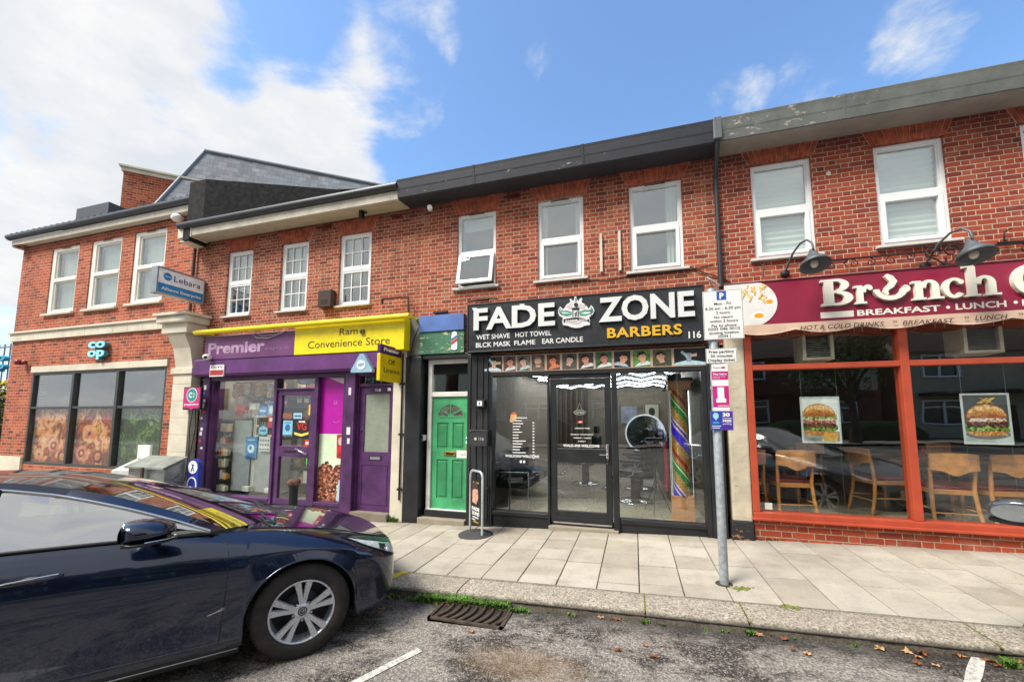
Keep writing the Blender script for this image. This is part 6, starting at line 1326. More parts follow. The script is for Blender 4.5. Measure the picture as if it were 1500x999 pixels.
# burger posters
def burger(a,t_,c,d,label,kind):
    Y=5.53; x0,z1=at(a,t_,Y); x1,z0=at(c,d,Y); z1=at((a+c)/2,t_,Y)[1]; z0=at((a+c)/2,d,Y)[1]; w=x1-x0; h=z1-z0
    t=thing('food_poster',label,'poster',((x0+x1)/2,Y,z0)); b=MB().use(M('#cfd4d4',.3,.2)); frame(b,x0,x1,z0,z1,Y-.004,Y+.004,.02,.002); b.build('frame',t)
    bgc='#d8dcdc' if kind==0 else '#4a4e52'; b=MB().use(M(bgc,.4,var=.25,scale=4,dirt=0)); b.box(x0+.02,x1-.02,Y,Y+.003,z0+.02,z1-.02)
    b.use(M('#b8bcbc' if kind else '#8d9090',.4,var=.3,scale=6)); b.box(x0+.021,x1-.021,Y-.0003,Y+.001,z0+.021,z0+h*.25); b.build('print',t)
    cx=x0+w*(.5 if kind else .46); y=Y-.0006
    r_=random.Random(31+kind); K=[0]
    def scat(cols,zlo,zhi,hw,n,size,top=None,asp=1.0):
        """a layer of the printed picture: many small overlapping patches of colour"""
        ms=[M(c,.5,var=.35,scale=60,dirt=0,bump=0) for c in cols]
        for k in range(n):
            u=r_.uniform(-1,1); v=r_.random(); lim=1.0 if top is None else math.sqrt(max(0,1-u*u))
            zz=zlo+(zhi-zlo)*v*lim*(1 if top else 1)+(0 if top else .008*math.sin(u*9+K[0])); q=size*r_.uniform(.6,1.3); m=7; a0=r_.random()*6; i_=int(min(len(ms)-1,max(0,(v if top else r_.random())*len(ms)+r_.uniform(-.6,.6)))); K[0]+=1
            b.use(ms[i_]); b.prism([(max(x0+.022,min(x1-.022,cx+w*hw*u+q*r_.uniform(.7,1.2)*math.cos(a0+2*PI*j/m))),max(z0+.022,min(z1-.022,z0+h*zz+asp*q*r_.uniform(.7,1.2)*math.sin(a0+2*PI*j/m)))) for j in range(m)],y-.000006*K[0],Y)
    def disc(mat,cz,rx,rz,half=False):
        K[0]+=12; b.use(mat); b.prism([(max(x0+.022,min(x1-.022,cx+w*rx*math.cos(a_))),z0+h*cz+h*rz*max(math.sin(a_),-.12 if half else -2)) for a_ in[2*PI*k/30 for k in range(30)]],y-.000006*K[0],Y)
    b=MB(); chip=M('#d8ac58',.5,var=.3,scale=30,dirt=0)
    disc(M('#9c9a94' if kind==0 else '#6f7274',.5,var=.3,scale=8,dirt=0),.2,.46,.1)
    disc(M('#b8763a',.5,var=.3,scale=18,dirt=0),.24,.40,.08); scat(['#a86a34','#c48848','#d8a468'],.18,.27,.38,60,.012)
    scat(['#3f6a22','#6f9a3a','#a4c060','#2c4a18','#86a848'],.28,.38,.44,190,.014)
    scat(['#3a2018','#5a3020','#7a4830','#2a1612','#8a5a3c'],.34,.46,.40,170,.013)
    scat(['#8a2418','#b04030','#c86a50','#e0a088'],.43,.50,.39,90,.011,asp=.6)
    if kind==0: scat(['#e8e0c8','#d8c8a0','#f0ece0'],.50,.55,.38,60,.011,asp=.5); scat(['#4a7428','#7ca040','#b0c470'],.53,.63,.42,140,.013)
    else: scat(['#ece6d8','#d8d0c0','#f4f0e8'],.46,.55,.38,90,.014,asp=.6); scat(['#3a2016','#5a3824'],.52,.56,.39,40,.010,asp=.5)
    zb_=.60 if kind==0 else .54
    disc(M('#b0682c',.5,var=.2,scale=14,dirt=0),zb_,.41,.25,True); scat(['#a05c28','#b8702f','#cc8840','#dca05c','#e8bc84'],zb_,zb_+.22,.36,150,.016,top=True); scat(['#e8bc84','#f0d0a0'],zb_+.12,zb_+.19,.18,24,.009)
    if kind: scat(['#f0e4c8'],zb_+.03,zb_+.20,.3,30,.0035,top=True)
    if kind==0:
        for k in range(7): K[0]+=14; b.use(chip); xx=x0+w*(.50+.055*k); xe=min(xx+.05,x1-.026); b.prism([(xx,z0+.024),(xx+.016,z0+.024),(xe,z0+h*.2),(xe-.016,z0+h*.21)],y-.000006*K[0],Y)
    else:
        for k,(s0,s1) in enumerate(((-.1,.12),(.12,-.1),(-.14,.04),(.0,.15))): K[0]+=14; b.use(chip); xa_,xb_=cx+w*s0*1.2,cx+w*s1*1.2; zz=z0+h*.80; b.prism([(xa_,zz),(xa_+.016,zz),(xb_+.016,zz+h*.11),(xb_,zz+h*.11)],y-.000006*K[0],Y)
    b.build('burger_picture',t)
    b=MB().use(GREYM)
    for xx in(x0+.02,x1-.02): b.tube([(xx,Y,z1),(xx,Y,2.1)],.0025,4)
    for xx in(x0+.02,x1-.02): b.tube([(xx,Y,z0),(xx,Y,.4)],.0015,4)
    b.build('wire',t)
burger(1171,581,1234,649,'burger poster hanging in the left cafe pane with layers of salad',0)
burger(1405,576,1486,651,'burger poster with a glossy bun and crossed chips in the right cafe pane',1)
b=MB().use(WHITE); b.box(1.50,1.58,5.505,5.508,.37,.45); tag(b.build('window_sticker'),'small white sticker in the bottom left corner of the cafe window','sticker')
# ================= STORE CONTENTS
SHELF=M('#55504a',.6,name='shelf_grey'); 
t=thing('shelf_unit','dark shelving full of goods behind the purple shop window','shelves',(-6.9,6.3,0))
levels=[.25,.55,.85,1.15,1.42,1.68,1.95]
for i,z in enumerate(levels): b=MB().use(SHELF); b.box(-7.65,-5.25,6.0,6.35,z-.02,z); b.build('shelf',t)
b=MB().use(M('#3a3632',.7)); b.box(-7.7,-5.2,6.35,6.38,0,2.15); b.build('back_panel',t)
cols=['#c03828','#d8b030','#3a78b8','#d8d8d0','#4a9a50','#8a4ab0','#e08030','#2a3a6a','#b0384a','#c8a078','#70b8c8']
r_=random.Random(77); protos=[]
for k,c_ in enumerate(cols):
    b=MB().use(M(c_,.4,var=.1,scale=30,dirt=0)); w=.05+.02*(k%3); h=.13+.03*(k%4); b.bbox(-w,w,-.04,.04,0,h,.006); b.use(M('#e0e0d8' if k%2 else '#2a2a30',.5)); b.box(-w*.8,w*.8,-.0415,-.04,h*.35,h*.7)
    protos.append((b.build('packet',loc=(0,0,0)),w))
n_=0; used=set()
for z in levels:
    x=-7.6
    while x<-5.35:
        k=r_.randrange(len(cols)); o,w=protos[k]
        if r_.random()<.88:
            if k in used: o=o.copy(); COL.objects.link(o)
            used.add(k); o.location=(x+w,6.06,z+.001); tag(o,'small coloured packet standing on the shelving inside the purple shop','packet','packets on the shelves inside the purple shop')
        x+=2*w+r_.uniform(.005,.03)
for k,(o,w) in enumerate(protos):
    if k not in used: bpy.data.objects.remove(o)
for (x0,x1,z1,lab) in((-7.42,-6.98,1.42,'grey cabinet back standing in the left of the shop window'),(-6.86,-6.25,1.05,'grey cabinet back standing in the right of the shop window')):
    b=MB().use(M('#a2a8a8',.5,.2,dirt=.15)); b.bbox(x0,x1,5.72,5.94,.1,z1,.01); b.use(M('#8a9090',.5)); b.box(x0+.01,x1-.01,5.7185,5.72,.1+(z1-.1)*.5,.1+(z1-.1)*.5+.006); tag(b.build('display_cabinet'),lab,'cabinet')
b=MB().use(M('#c9c6b8',.6)); b.box(-6.97,-6.90,5.75,5.8,.1,1.5); 
for k in range(30): b.use(DARK); b.box(-6.945,-6.925,5.7485,5.75,.15+k*.045,.17+k*.045)
tag(b.build('shelf_upright'),'pale slotted shelf upright between the two grey cabinets','upright')
t=thing('shelf_rack','white wire rack with small goods on it in the shop window','rack',(-6.55,5.8,1.1)); b=MB().use(M('#c8c8c0',.5))
for z in(1.12,1.30,1.48): b.box(-6.86,-6.25,5.7,5.95,z,z+.012); b.box(-6.86,-6.25,5.69,5.7,z,z+.035)
b.build('tray',t)
b=MB()
for k in range(22): b.use(M(cols[k%11],.5)); x=-6.84+.027*k; z=1.133 if k%2 else 1.313; b.box(x,x+.022,5.72,5.76,z,z+.08)
b.build('small_goods',t)
def poster(nm,label,a,t_,c,d,base,shapes,Y=5.515,cat='poster',ox=300,oy=540,sc=4.541):
    """flat print stuck inside the glass; shapes in fractions of its width and height"""
    x0=at(ox+a/sc,oy+(t_+d)/2/sc,Y)[0]; x1=at(ox+c/sc,oy+(t_+d)/2/sc,Y)[0]; xm=ox+(a+c)/2/sc; z1=at(xm,oy+t_/sc,Y)[1]; z0=at(xm,oy+d/sc,Y)[1]; w,h=x1-x0,z1-z0
    t=thing(nm,label,cat,((x0+x1)/2,Y,z0)); b=MB().use(M(base,.5,var=.1,scale=10,dirt=0)); b.box(x0,x1,Y,Y+.003,z0,z1); b.build('sheet',t)
    b=MB(); k=0
    for s in shapes:
        k+=1; b.use(M(s[1],.5,var=.2,scale=25,dirt=0)); y=Y-.0006-.0003*k
        if s[0]=='r': b.box(x0+w*s[2],x0+w*s[3],y,Y,z0+h*s[4],z0+h*s[5])
        elif s[0]=='e': b.ell(x0+w*s[2],z0+h*s[3],w*s[4],h*s[5],y,Y,20)
        elif s[0]=='t': b.text(s[2],x0+w*s[3],x0+w*s[4],z0+h*s[5],h*s[6],y,.0008,.02)
        elif s[0]=='p': b.prism([(x0+w*p[0],z0+h*p[1]) for p in s[2]],y,Y)
    if shapes: b.build('print',t)
    return t
poster('window_poster','blue bordered poster on the left grey cabinet in the shop window',118,348,186,463,'#2c5a9c',[('r','#b8d8ec',.12,.88,.08,.85),('p','#6aa8d0',[(.3,.2),(.7,.2),(.75,.6),(.4,.75),(.25,.5)])],5.70)
poster('window_poster','bright blue poster with a white flower shape low in the shop window',270,455,345,595,'#2c86c4',[('e','#d0e8f4',.5,.45,.3,.2),('e','#3a6ab0',.45,.5,.12,.1),('r','#1c5a98',.1,.9,.02,.2),('t','#e8f0f4','open',.15,.8,.85,.07)],5.70)
poster('window_poster','white sheet with rows of small grey pictures in the shop window',360,450,433,550,'#d8dad6',[('r','#7a7e80',.08+.23*i,.22+.23*i,.08+.3*j,.2+.3*j) for i in range(4) for j in range(3)],5.69)
poster('window_sign','round pale blue sticker above the white sheet in the shop window',358,372,418,448,'#5aaad8',[('e','#9ad0ec',.5,.5,.45,.42),('r','#2a6aa8',.2,.8,.4,.55)],5.69,'sticker')
poster('window_sign','red poster at the right edge of the shop window',420,310,460,392,'#c03038',[('r','#e8e0e0',.2,.8,.5,.8)],5.60,'sign')
poster('window_poster','tall blue and white drinks poster at the top right of the shop window',420,222,462,308,'#7ab0cc',[('e','#e8eef0',.5,.4,.3,.3),('r','#2a5a98',.1,.9,.75,.95)],5.60)
poster('window_sign','round blue sign with a smiling shape near the top of the shop window',358,248,416,306,'#2c6ab8',[('e','#4a90d8',.5,.5,.48,.45),('r','#d8e8f4',.15,.85,.35,.55)],5.60,'sign')
# door stickers
poster('door_sticker','yellow notice in the upper corner of the purple door glass',690,240,735,308,'#e0c020',[('e','#3a3a30',.5,.55,.25,.25)],5.499)
poster('door_sticker','pale blue notice in the middle of the purple door glass',520,345,582,440,'#7ec0e0',[('e','#3a6a90',.5,.5,.28,.25),('t','#2a5a88','LYCA',.15,.85,.8,.1)],5.499)
poster('door_sticker','small blue card near the top of the purple door glass',590,294,646,332,'#9cc8dc',[('r','#3a6a9a',.1,.9,.3,.6)],5.499)
poster('door_sticker','red sticker at the bottom corner of the upper door glass',663,470,717,522,'#c83828',[('r','#e8d8d0',.15,.85,.35,.7)],5.499)
poster('door_sticker','small green and white card beside the dark oval sticker',697,378,724,450,'#8ac8c0',[('r','#3a9050',.2,.8,.2,.5)],5.499)
t=poster('door_sticker','black sticker with red VG letters and a yellow band on the door',590,342,698,460,'#1c1c1c',[('t','#d02828','VG',.2,.8,.45,.42),('p','#e0d060',[(.05,.32),(.5,.22),(.95,.34),(.93,.2),(.5,.08),(.07,.18)]),('r','#e0e0e0',.3,.7,.87,.95)],5.498)
poster('door_sticker','long brown label near the top left of the purple door glass',520,296,582,332,'#8a5a4c',[],5.4985)
b=MB().use(M('#4ac040',.4,dirt=0,emit=.2)); c=at(300+688/4.541,540+620/4.541,5.499)
for dx in(-.035,0,.035): b.prism([(c[0]+dx-.012,c[1]+.06),(c[0]+dx+.012,c[1]+.06),(c[0]+dx+.008,c[1]-.03-.03*(dx==0)),(c[0]+dx,c[1]-.08),(c[0]+dx-.006,c[1]-.02)],5.498,5.501)
tag(b.build('door_sticker'),'green three clawed sticker in the lower glass of the purple door','sticker')
# ice cream poster filling the pane right of the door
X0,X1=-5.22,-4.70; zA,zB,zC=.08,1.20,2.16
t=thing('window_poster','tall magenta poster with chocolate ice cream in the pane right of the purple door','poster',(-4.96,5.53,.08))
b=MB().use(M('#b0109c',.35,var=.08,dirt=.05,name='magenta_print')); b.box(X0,X1,5.53,5.534,zB,zC); b.build('magenta_sheet',t)
b=MB().use(M('#cfe0c0',.4,var=.15,scale=3,dirt=0)); b.box(X0,X1,5.53,5.534,zA,zB-.001); 
b.use(M('#d8c8d4',.4)); b.prism([(X0+.14,zC-.003),(X1-.003,zC-.003),(X1-.003,zC-.13)],5.5285,5.531)
b.use(M('#c02838',.4,var=.4,scale=10,dirt=0)); b.prism([(X1-.16,zB-.01),(X1-.005,zB-.01),(X1-.005,zB-.42),(X1-.15,zB-.40)],5.5285,5.53); b.use(M('#d8b0b0',.4)); b.ell(X1-.08,zB-.12,.05,.07,5.528,5.53)
b.build('pale_sheet',t)
b=MB(); r_=random.Random(6); chm=[M(c_,.5,var=.4,scale=30,dirt=0) for c_ in('#6b3420','#8a4a2e','#4a2014','#a8644a','#c08a70')]
k=0
b.use(chm[0]); b.prism([(X0+.004,zA+.004),(X1-.13,zA+.004),(X1-.13,zA+.3),(X1-.006,zA+.3),(X1-.006,zA+.62),(X1-.16,zA+.60),(X0+.3,zA+.52),(X0+.12,zA+.62),(X0+.004,zA+.55)],5.5286,5.53)
for i in range(900):
    x=X0+.01+(X1-X0-.02)*r_.random(); z=zA+.01+.66*r_.random()
    if z>zA+.45+.2*abs(math.sin((x-X0)*9)) : continue
    if x>X1-.12 and z<zA+.3: continue
    k+=1; rr_=r_.uniform(.012,.034); n=7; a0=r_.random()*6; b.use(r_.choice(chm))
    b.prism([(max(X0+.002,min(X1-.002,x+rr_*r_.uniform(.6,1.2)*math.cos(a0+2*PI*j/n))),max(zA+.002,z+rr_*.7*r_.uniform(.6,1.2)*math.sin(a0+2*PI*j/n))) for j in range(n)],5.5284-.00001*k,5.53)
b.use(M('#b8ccd8',.4)); b.prism([(X1-.12,zA+.02),(X1-.01,zA+.02),(X1-.01,zA+.36),(X1-.08,zA+.36)],5.5195,5.53); b.build('ice_cream_picture',t)
b=MB().use(M('#d078c8',.4)); b.text('LE',X0+.27,X0+.34,1.70,.06,5.53,.001); b.ring(X0+.33,1.42,.06,.03,.05,.024,5.528,5.53,PI,2*PI); b.build('faint_print',t)
r_=random.Random(41)
for lv,z in enumerate((.10,.32,.54,.76,.98,1.20)):
    b=MB().use(SHELF); b.box(-7.66,-7.44,5.62,5.72,z-.015,z); tag(b.build('shelf_board'),['lowest','second lowest','third','fourth','fifth','highest'][lv]+' little shelf board in the left corner of the shop window','shelf','little shelf boards in the shop window corner')
    x=-7.65
    while x<-7.47:
        w_=r_.uniform(.035,.06); hh=r_.uniform(.09,.17); b=MB().use(M(r_.choice(['#d8b890','#e0d8c8','#b84838','#7a3a8a','#d8a050','#c8c0b0']),.5)); b.bbox(x,x+w_,5.63,5.70,z+.001,z+hh,.004); tag(b.build('packet'),'little box on a shelf board in the left corner of the shop window','packet','boxes in the shop window corner'); x+=w_+.006
for k in range(9):
    x=-7.45+.14*k; b=MB().use(M(['#c8a070','#a88058','#d8c8b8','#8a6a50'][k%4],.7,var=.5,scale=18,bump=.5)); b.bbox(x,x+.13,5.66,5.72,1.84+.03*(k%3),2.12,.03); tag(b.build('hanging_bag'),'brownish plastic bag of goods hanging high in the shop window','bag','bags hanging high in the shop window')
for k,(x,z,w_,hh,c_) in enumerate(((-6.35,1.56,.12,.2,'#2c6ab0'),(-6.62,1.56,.2,.1,'#3a9a90'),(-7.3,1.60,.14,.12,'#c03038'),(-6.95,1.62,.16,.12,'#d8d4cc'),(-6.48,.12,.14,.08,'#d8d4c8'),(-7.0,.12,.16,.09,'#c8c4b8'))):
    b=MB().use(M(c_,.5,var=.3,scale=15)); b.bbox(x,x+w_,5.62,5.70,z,z+hh,.006); tag(b.build('carton'),['blue','teal','red','off white','cream','pale'][k]+' carton standing '+['at the top right','below the round blue sign','over the left grey cabinet','high in the middle','low by the door frame','on the floor below the upright'][k]+' of the shop window','box')
# clutter at the top of the shop window and bagged goods
for i,(x,z,w,h,c_,lab) in enumerate(((-7.0,1.47,.5,.22,'#c8b8b0','pale bundle of bags at the top of the shop window'),(-7.35,1.5,.22,.16,'#b04038','red and white boxes on top of the left grey cabinet'))):
    b=MB().use(M(c_,.6,var=.4,scale=12,bump=.4)); 
    for k in range(5): b.bbox(x-w/2+w*k/5,x-w/2+w*(k+1)/5-.01,5.75,5.95,z,z+h*(.6+.4*((k*7)%3)/2),.02)
    tag(b.build('goods_bundle'),lab,'goods')
b=MB().use(M('#4a3a30',.8,var=.4,scale=4)); b.box(-7.68,-6.2,5.9,5.95,1.9,2.17); tag(b.build('cardboard_panel'),'brown stained panel behind the top of the shop window','panel')
t=thing('ceiling_light','added strip light on the purple shop ceiling that brightens the goods','ceiling light',(-6,7,2.5))
b=MB().use(mat_emit('#fff4e0',16,'tube')); b.box(-7.6,-5.0,5.95,6.03,2.52,2.55); b.build('tube',t)  # lamp added to light the shelves and goods in the window
b=MB().use(WHITE); b.box(-7.62,-4.98,5.93,6.05,2.552,2.59); b.build('body',t)
# ================= SUPERMARKET WINDOW GRAPHICS
def printmat(name,cols,scale,dist=1.2):
    t=NT(name); p=t.pos(); n=t.noise(p,scale,3,.5,dist); n2=t.noise(p,scale*3.1,4,.6,.6)
    f=t.map(t.math('ADD',t.math('MULTIPLY',n,.75),t.math('MULTIPLY',n2,.25)),.34,.66)
    c=t.ramp(f,[(i/(len(cols)-1),lin(h)) for i,h in enumerate(cols)]); t.fin(c,.5); return t.m
def graphic(x0,x1,z0,z1,cols,seed,label,discs,base):
    t=thing('window_graphic',label,'window graphic',((x0+x1)/2,5.6,z0)); b=MB().use(base); b.box(x0,x1,5.60,5.604,z0,z1); b.build('sheet',t)
    r_=random.Random(seed); b=MB()
    for k,(u,v,r) in enumerate(discs):
        x=x0+(x1-x0)*u; z=z0+(z1-z0)*v; m=20
        for q,mm in((1,cols[k%len(cols)]),(.55,cols[(k+1)%len(cols)]),(.25,cols[(k+2)%len(cols)])):
            b.use(mm); b.prism([(max(x0,min(x1,x+r*q*r_.uniform(.93,1.07)*math.cos(2*PI*j/m))),max(z0,min(z1,z+r*q*r_.uniform(.9,1.05)*.85*math.sin(2*PI*j/m)))) for j in range(m)],5.5999-.0004*k-.0003*(1-q),5.602)
    b.build('food_picture',t)
PW=printmat('warm_food_print',['#241010','#7a2414','#c04a1c','#5a1a10','#d88030','#e8b890','#a83420','#d8a820','#3a1410'],1.5,.5)
PW2=[printmat('peach_print',['#b84820','#d88038','#e8b070','#c85a28'],3.5,.3),printmat('pink_print',['#b03828','#d88068','#e8b8a0'],3.5,.3),printmat('dark_fruit_print',['#3a1410','#7a2c14','#a85020'],3.5,.3)]
PG=printmat('leafy_print',['#10160e','#20301a','#141a12','#3a5a22','#1a2014','#6a8a3a','#20281a','#8a9a78'],2.6,.5)
PG2=[printmat('leaf_print',['#1c3012','#4a7020','#7a9a40'],5,.4)]
graphic(-13.36,-11.97,.46,1.67,PW2,1,'blurry orange and red food picture behind the leftmost supermarket pane',[(.2,.15,.16),(.55,.32,.2),(.8,.12,.18),(.35,.75,.14)],PW)
graphic(-11.88,-10.52,.46,1.67,PW2,2,'peach and yellow food picture behind the middle supermarket pane',[(.35,.55,.24),(.2,.2,.2),(.6,.15,.17),(.1,.85,.12)],PW)
graphic(-10.42,-9.08,.46,1.67,PG2,3,'dark green leafy picture behind the right supermarket pane',[(.1,.3,.08),(.3,.75,.07)],PG)
# ================= CARS
def interp(tab,x):
    """tab: list of (x, values...) sorted by falling x; cubic interpolation"""
    t=sorted(tab); n=len(t)
    if x<=t[0][0]: return t[0][1:]
    if x>=t[-1][0]: return t[-1][1:]
    i=max(k for k in range(n-1) if t[k][0]<=x); a,b=t[i],t[i+1]; h=b[0]-a[0]; u=(x-a[0])/h; out=[]
    for j in range(1,len(a)):
        def sl(k):
            if k<=0: return (t[1][j]-t[0][j])/(t[1][0]-t[0][0])
            if k>=n-1: return (t[-1][j]-t[-2][j])/(t[-1][0]-t[-2][0])
            s0=(t[k][j]-t[k-1][j])/(t[k][0]-t[k-1][0]); s1=(t[k+1][j]-t[k][j])/(t[k+1][0]-t[k][0]); return 0 if s0*s1<0 else 2*s0*s1/(s0+s1+1e-9)
        m0,m1=sl(i)*h,sl(i+1)*h
        out.append((2*u**3-3*u*u+1)*a[j]+(u**3-2*u*u+u)*m0+(-2*u**3+3*u*u)*b[j]+(u**3-u*u)*m1)
    return out
#        x,   wsill, wmax, wshoulder, wbelt, zlow, zshoulder, zbelt, zcentre
ST=[(2.10,.34,.46,.44,.34,.23,.53,.60,.62),(2.09,.48,.60,.58,.44,.21,.55,.63,.65),(2.03,.63,.71,.69,.54,.19,.59,.665,.685),(1.94,.73,.78,.76,.60,.18,.63,.70,.725),(1.80,.79,.835,.815,.65,.17,.68,.75,.775),(1.66,.83,.875,.855,.69,.17,.725,.80,.825),(1.36,.86,.895,.875,.715,.17,.78,.875,.895),
(1.0,.865,.89,.868,.74,.20,.80,.925,.945),(.6,.862,.885,.866,.77,.20,.81,.955,.97),(0,.86,.885,.87,.785,.20,.82,.98,1.0),(-.7,.86,.885,.87,.785,.20,.83,.995,1.0),(-1.36,.87,.895,.875,.77,.2,.84,1.01,1.03),(-1.8,.83,.865,.84,.73,.22,.85,1.01,1.03),(-2.05,.74,.80,.78,.67,.27,.84,1.0,1.02),(-2.18,.6,.68,.66,.56,.32,.80,.95,.97)]
AX,AR,AZ=(1.36,-1.36),.362,.332
def ring(x):
    ws,wm,wh,wb,zl,zs,zb,zc=interp(ST,x)
    zlow=zl
    for a in AX:
        d=abs(x-a)
        if d<AR: zlow=max(zlow,AZ+math.sqrt(AR*AR-d*d))
    zm=zl+.25
    top=[(ws,zl),(ws+.7*(wm-ws),zl+.045),(wm-.008,zl+.14),(wm,(zm+zs)/2+.0),(wh,zs),((wh*.55+wb*.45),zs+(zb-zs)*.62),(wb,zb)]
    if zlow>zl:
        # squeeze the panel above the arch
        zt=zs-.0; out=[]
        for (w,z) in top[:5]:
            k=(z-zl)/(zs-zl); z2=zlow+(max(zs,zlow+.03)-zlow)*k if zlow>zl else z
            wv=interp_w(top,z2); out.append((wv+(.012*(1-k)),z2))
        top=out+top[5:]
        if top[4][1]>top[5][1]-.01: top[4]=(top[4][0],min(top[4][1],top[5][1]-.012))
    cap=[(wb*.90,zb+(zc-zb)*.28+.004),(wb*.6,zb+(zc-zb)*.8),(wb*.3,zb+(zc-zb)*.96),(0,zc)]
    return top,cap
def interp_w(pts,z):
    for (w0,z0),(w1,z1) in zip(pts,pts[1:]):
        if z0<=z<=z1: u=(z-z0)/(z1-z0+1e-9); return w0+(w1-w0)*u
    return pts[0][0] if z<pts[0][1] else pts[-1][0]
def smoothpts(p,n):
    out=[]
    for i in range(len(p)-1):
        p0,p1,p2,p3=p[max(i-1,0)],p[i],p[i+1],p[min(i+2,len(p)-1)]
        for k in range(n):
            u=k/n; out.append(tuple(.5*((2*p1[j])+(-p0[j]+p2[j])*u+(2*p0[j]-5*p1[j]+4*p2[j]-p3[j])*u*u+(-p0[j]+3*p1[j]-3*p2[j]+p3[j])*u**3) for j in(0,1)))
    return out+[p[-1]]
def side_y(x,z):
    top,_=ring(x); return interp_w(smoothpts(top,4),z)
def carpaint(name,col,flake):
    t=NT(name); p=t.obj(); c=t.mix(t.map(t.vor(p,900,'Distance'),0,.6),lin(flake),lin(col))
    dust=t.map(t.noise(p,2.5,6,.7),.5,.8,0,.03); c=t.mix(dust,c,lin('#6a6f78')); t.fin(c,t.map(t.noise(p,3,4),.3,.7,.2,.3),.6)
    t.b.inputs['Coat Weight'].default_value=1; t.b.inputs['Coat Roughness'].default_value=.025; t.b.inputs['Coat IOR'].default_value=1.6; return t.m
RUB=M('#17181a',.75,var=.35,scale=20,bump=.1,dirt=.3,name='tyre_rubber'); TRIM=M('#0e0f11',.45,dirt=.15,name='black_trim'); ALLOY=M('#c4c6ca',.3,.55,var=0,bump=0,dirt=0,name='alloy'); INT=M('#1a1b1d',.8,name='car_interior')
def tyremat():
    t=NT('tyre'); t.fin(t.mix(t.map(t.noise(t.obj(),8,6,.7),.4,.7),lin('#1e1c1a'),lin('#38322d')),.85); t.bump(t.noise(t.obj(),60,3),.3,.004); return t.m
TYRE=tyremat()
def make_car(paint,name,label,cat,loc,head,roll=1.3):
    t=thing(name,label,cat,loc,None)
    R=Matrix.Translation(loc)@Matrix.Rotation(PI/2-head,4,'Z')@Matrix.Translation((0,-.83,0))@Matrix.Rotation(math.radians(-roll),4,'X')@Matrix.Translation((0,.83,0))@Matrix.Scale(.945,4)@Matrix.Diagonal((1,.955,1,1)).to_4x4()   # local +x is forward
    def nb(): b=MB(); b.T=R; return b
    xs_=[]; x=2.245
    cuts=[2.10,2.095,2.085,2.07,2.05,2.02,2.0,1.95,1.9,1.85,1.8]
    x=1.8
    while x>-2.18: x-=.028; cuts.append(x)
    for a in AX:
        for e in(-AR,AR,-AR+.004,AR-.004,-AR+.012,AR-.012): cuts.append(a+e)
    cuts=sorted({round(c,4) for c in cuts if c>-2.18}|{-2.18},reverse=True)
    body=nb().use(paint); 
    for s in(1,-1):
        rows=[]; nsm=None
        for x in cuts:
            top,cap=ring(x); pts=smoothpts(top,4)
            if x>.97 or x<-1.98: pts=pts[:-1]+smoothpts([top[-1]]+cap,3)
            rows.append((x,pts))
        for (xa,pa),(xb,pb) in zip(rows,rows[1:]):
            m=min(len(pa),len(pb)); v=[(xa,s*w,z) for w,z in pa[:m]]+[(xb,s*w,z) for w,z in pb[:m]]
            body.add(v,[((i,i+1,m+i+1,m+i) if s>0 else (i,m+i,m+i+1,i+1)) for i in range(m-1)],True)
    top,cap=ring(2.10); pts=smoothpts(top,4)[:-1]+smoothpts([top[-1]]+cap,3)
    body.add([(2.10,w,z) for w,z in pts]+[(2.10,-w,z) for w,z in pts[::-1][1:]],[list(range(2*len(pts)-1))])
    top,cap=ring(-2.18); pts=smoothpts(top,4)[:-1]+smoothpts([top[-1]]+cap,3)
    body.add([(-2.18,w,z) for w,z in pts]+[(-2.18,-w,z) for w,z in pts[::-1][1:]],[list(range(2*len(pts)-1))[::-1]])
    o=body.build('body',t)
    # merge seams so smooth shading is continuous
    bm=bmesh.new(); bm.from_mesh(o.data); bmesh.ops.remove_doubles(bm,verts=bm.verts,dist=.0006); bmesh.ops.recalc_face_normals(bm,faces=bm.faces); bm.to_mesh(o.data); bm.free()
    for p in o.data.polygons: p.use_smooth=len(p.vertices)<6
    # roof, pillars, glass  (bilinear patches with bulge)
    def patch(b,c00,c10,c01,c11,bul,nu=24,nv=10,flip=False,s=1,mid=None):
        c=[Vector(q) for q in(c00,c10,c01,c11)]
        def fn(u,v):
            p=c[0]*(1-u)*(1-v)+c[1]*u*(1-v)+c[2]*(1-u)*v+c[3]*u*v; k=4*u*(1-u); k2=4*v*(1-v); p=p+Vector(bul)*(k*.55+k2*.45 if bul[2]<9 else 0)
            if mid: p=p+Vector(mid)*k
            return (p.x,p.y*s,p.z)
        b.grid(fn,nu,nv,True,flip)
    A0,A1=(.86,.71,.962),(.02,.55,1.31)
    Cb,Ct=(-1.62,.745,.985),(-1.30,.515,1.285)
    rl=[(.02,.55,1.31),(-.3,.56,1.375),(-.7,.56,1.392),(-1.05,.54,1.365),(-1.38,.50,1.305)]
    def rail(u):
        x=.02-1.40*u; q=interp([(a,b_,c_) for a,b_,c_ in rl],x); return Vector((x,q[0],q[1]))
    b=nb().use(paint)   # roof
    def roof(u,v):
        p=rail(u); w=2*v-1; return (p.x+.14*(1-w*w)*(1-u)*(1-u), p.y*w, p.z+(.042-.024*(1-u)**3)*(1-w*w)*(1-.2*u))
    b.grid(roof,24,16,True,True); 
    o2=b.build('roof',t)
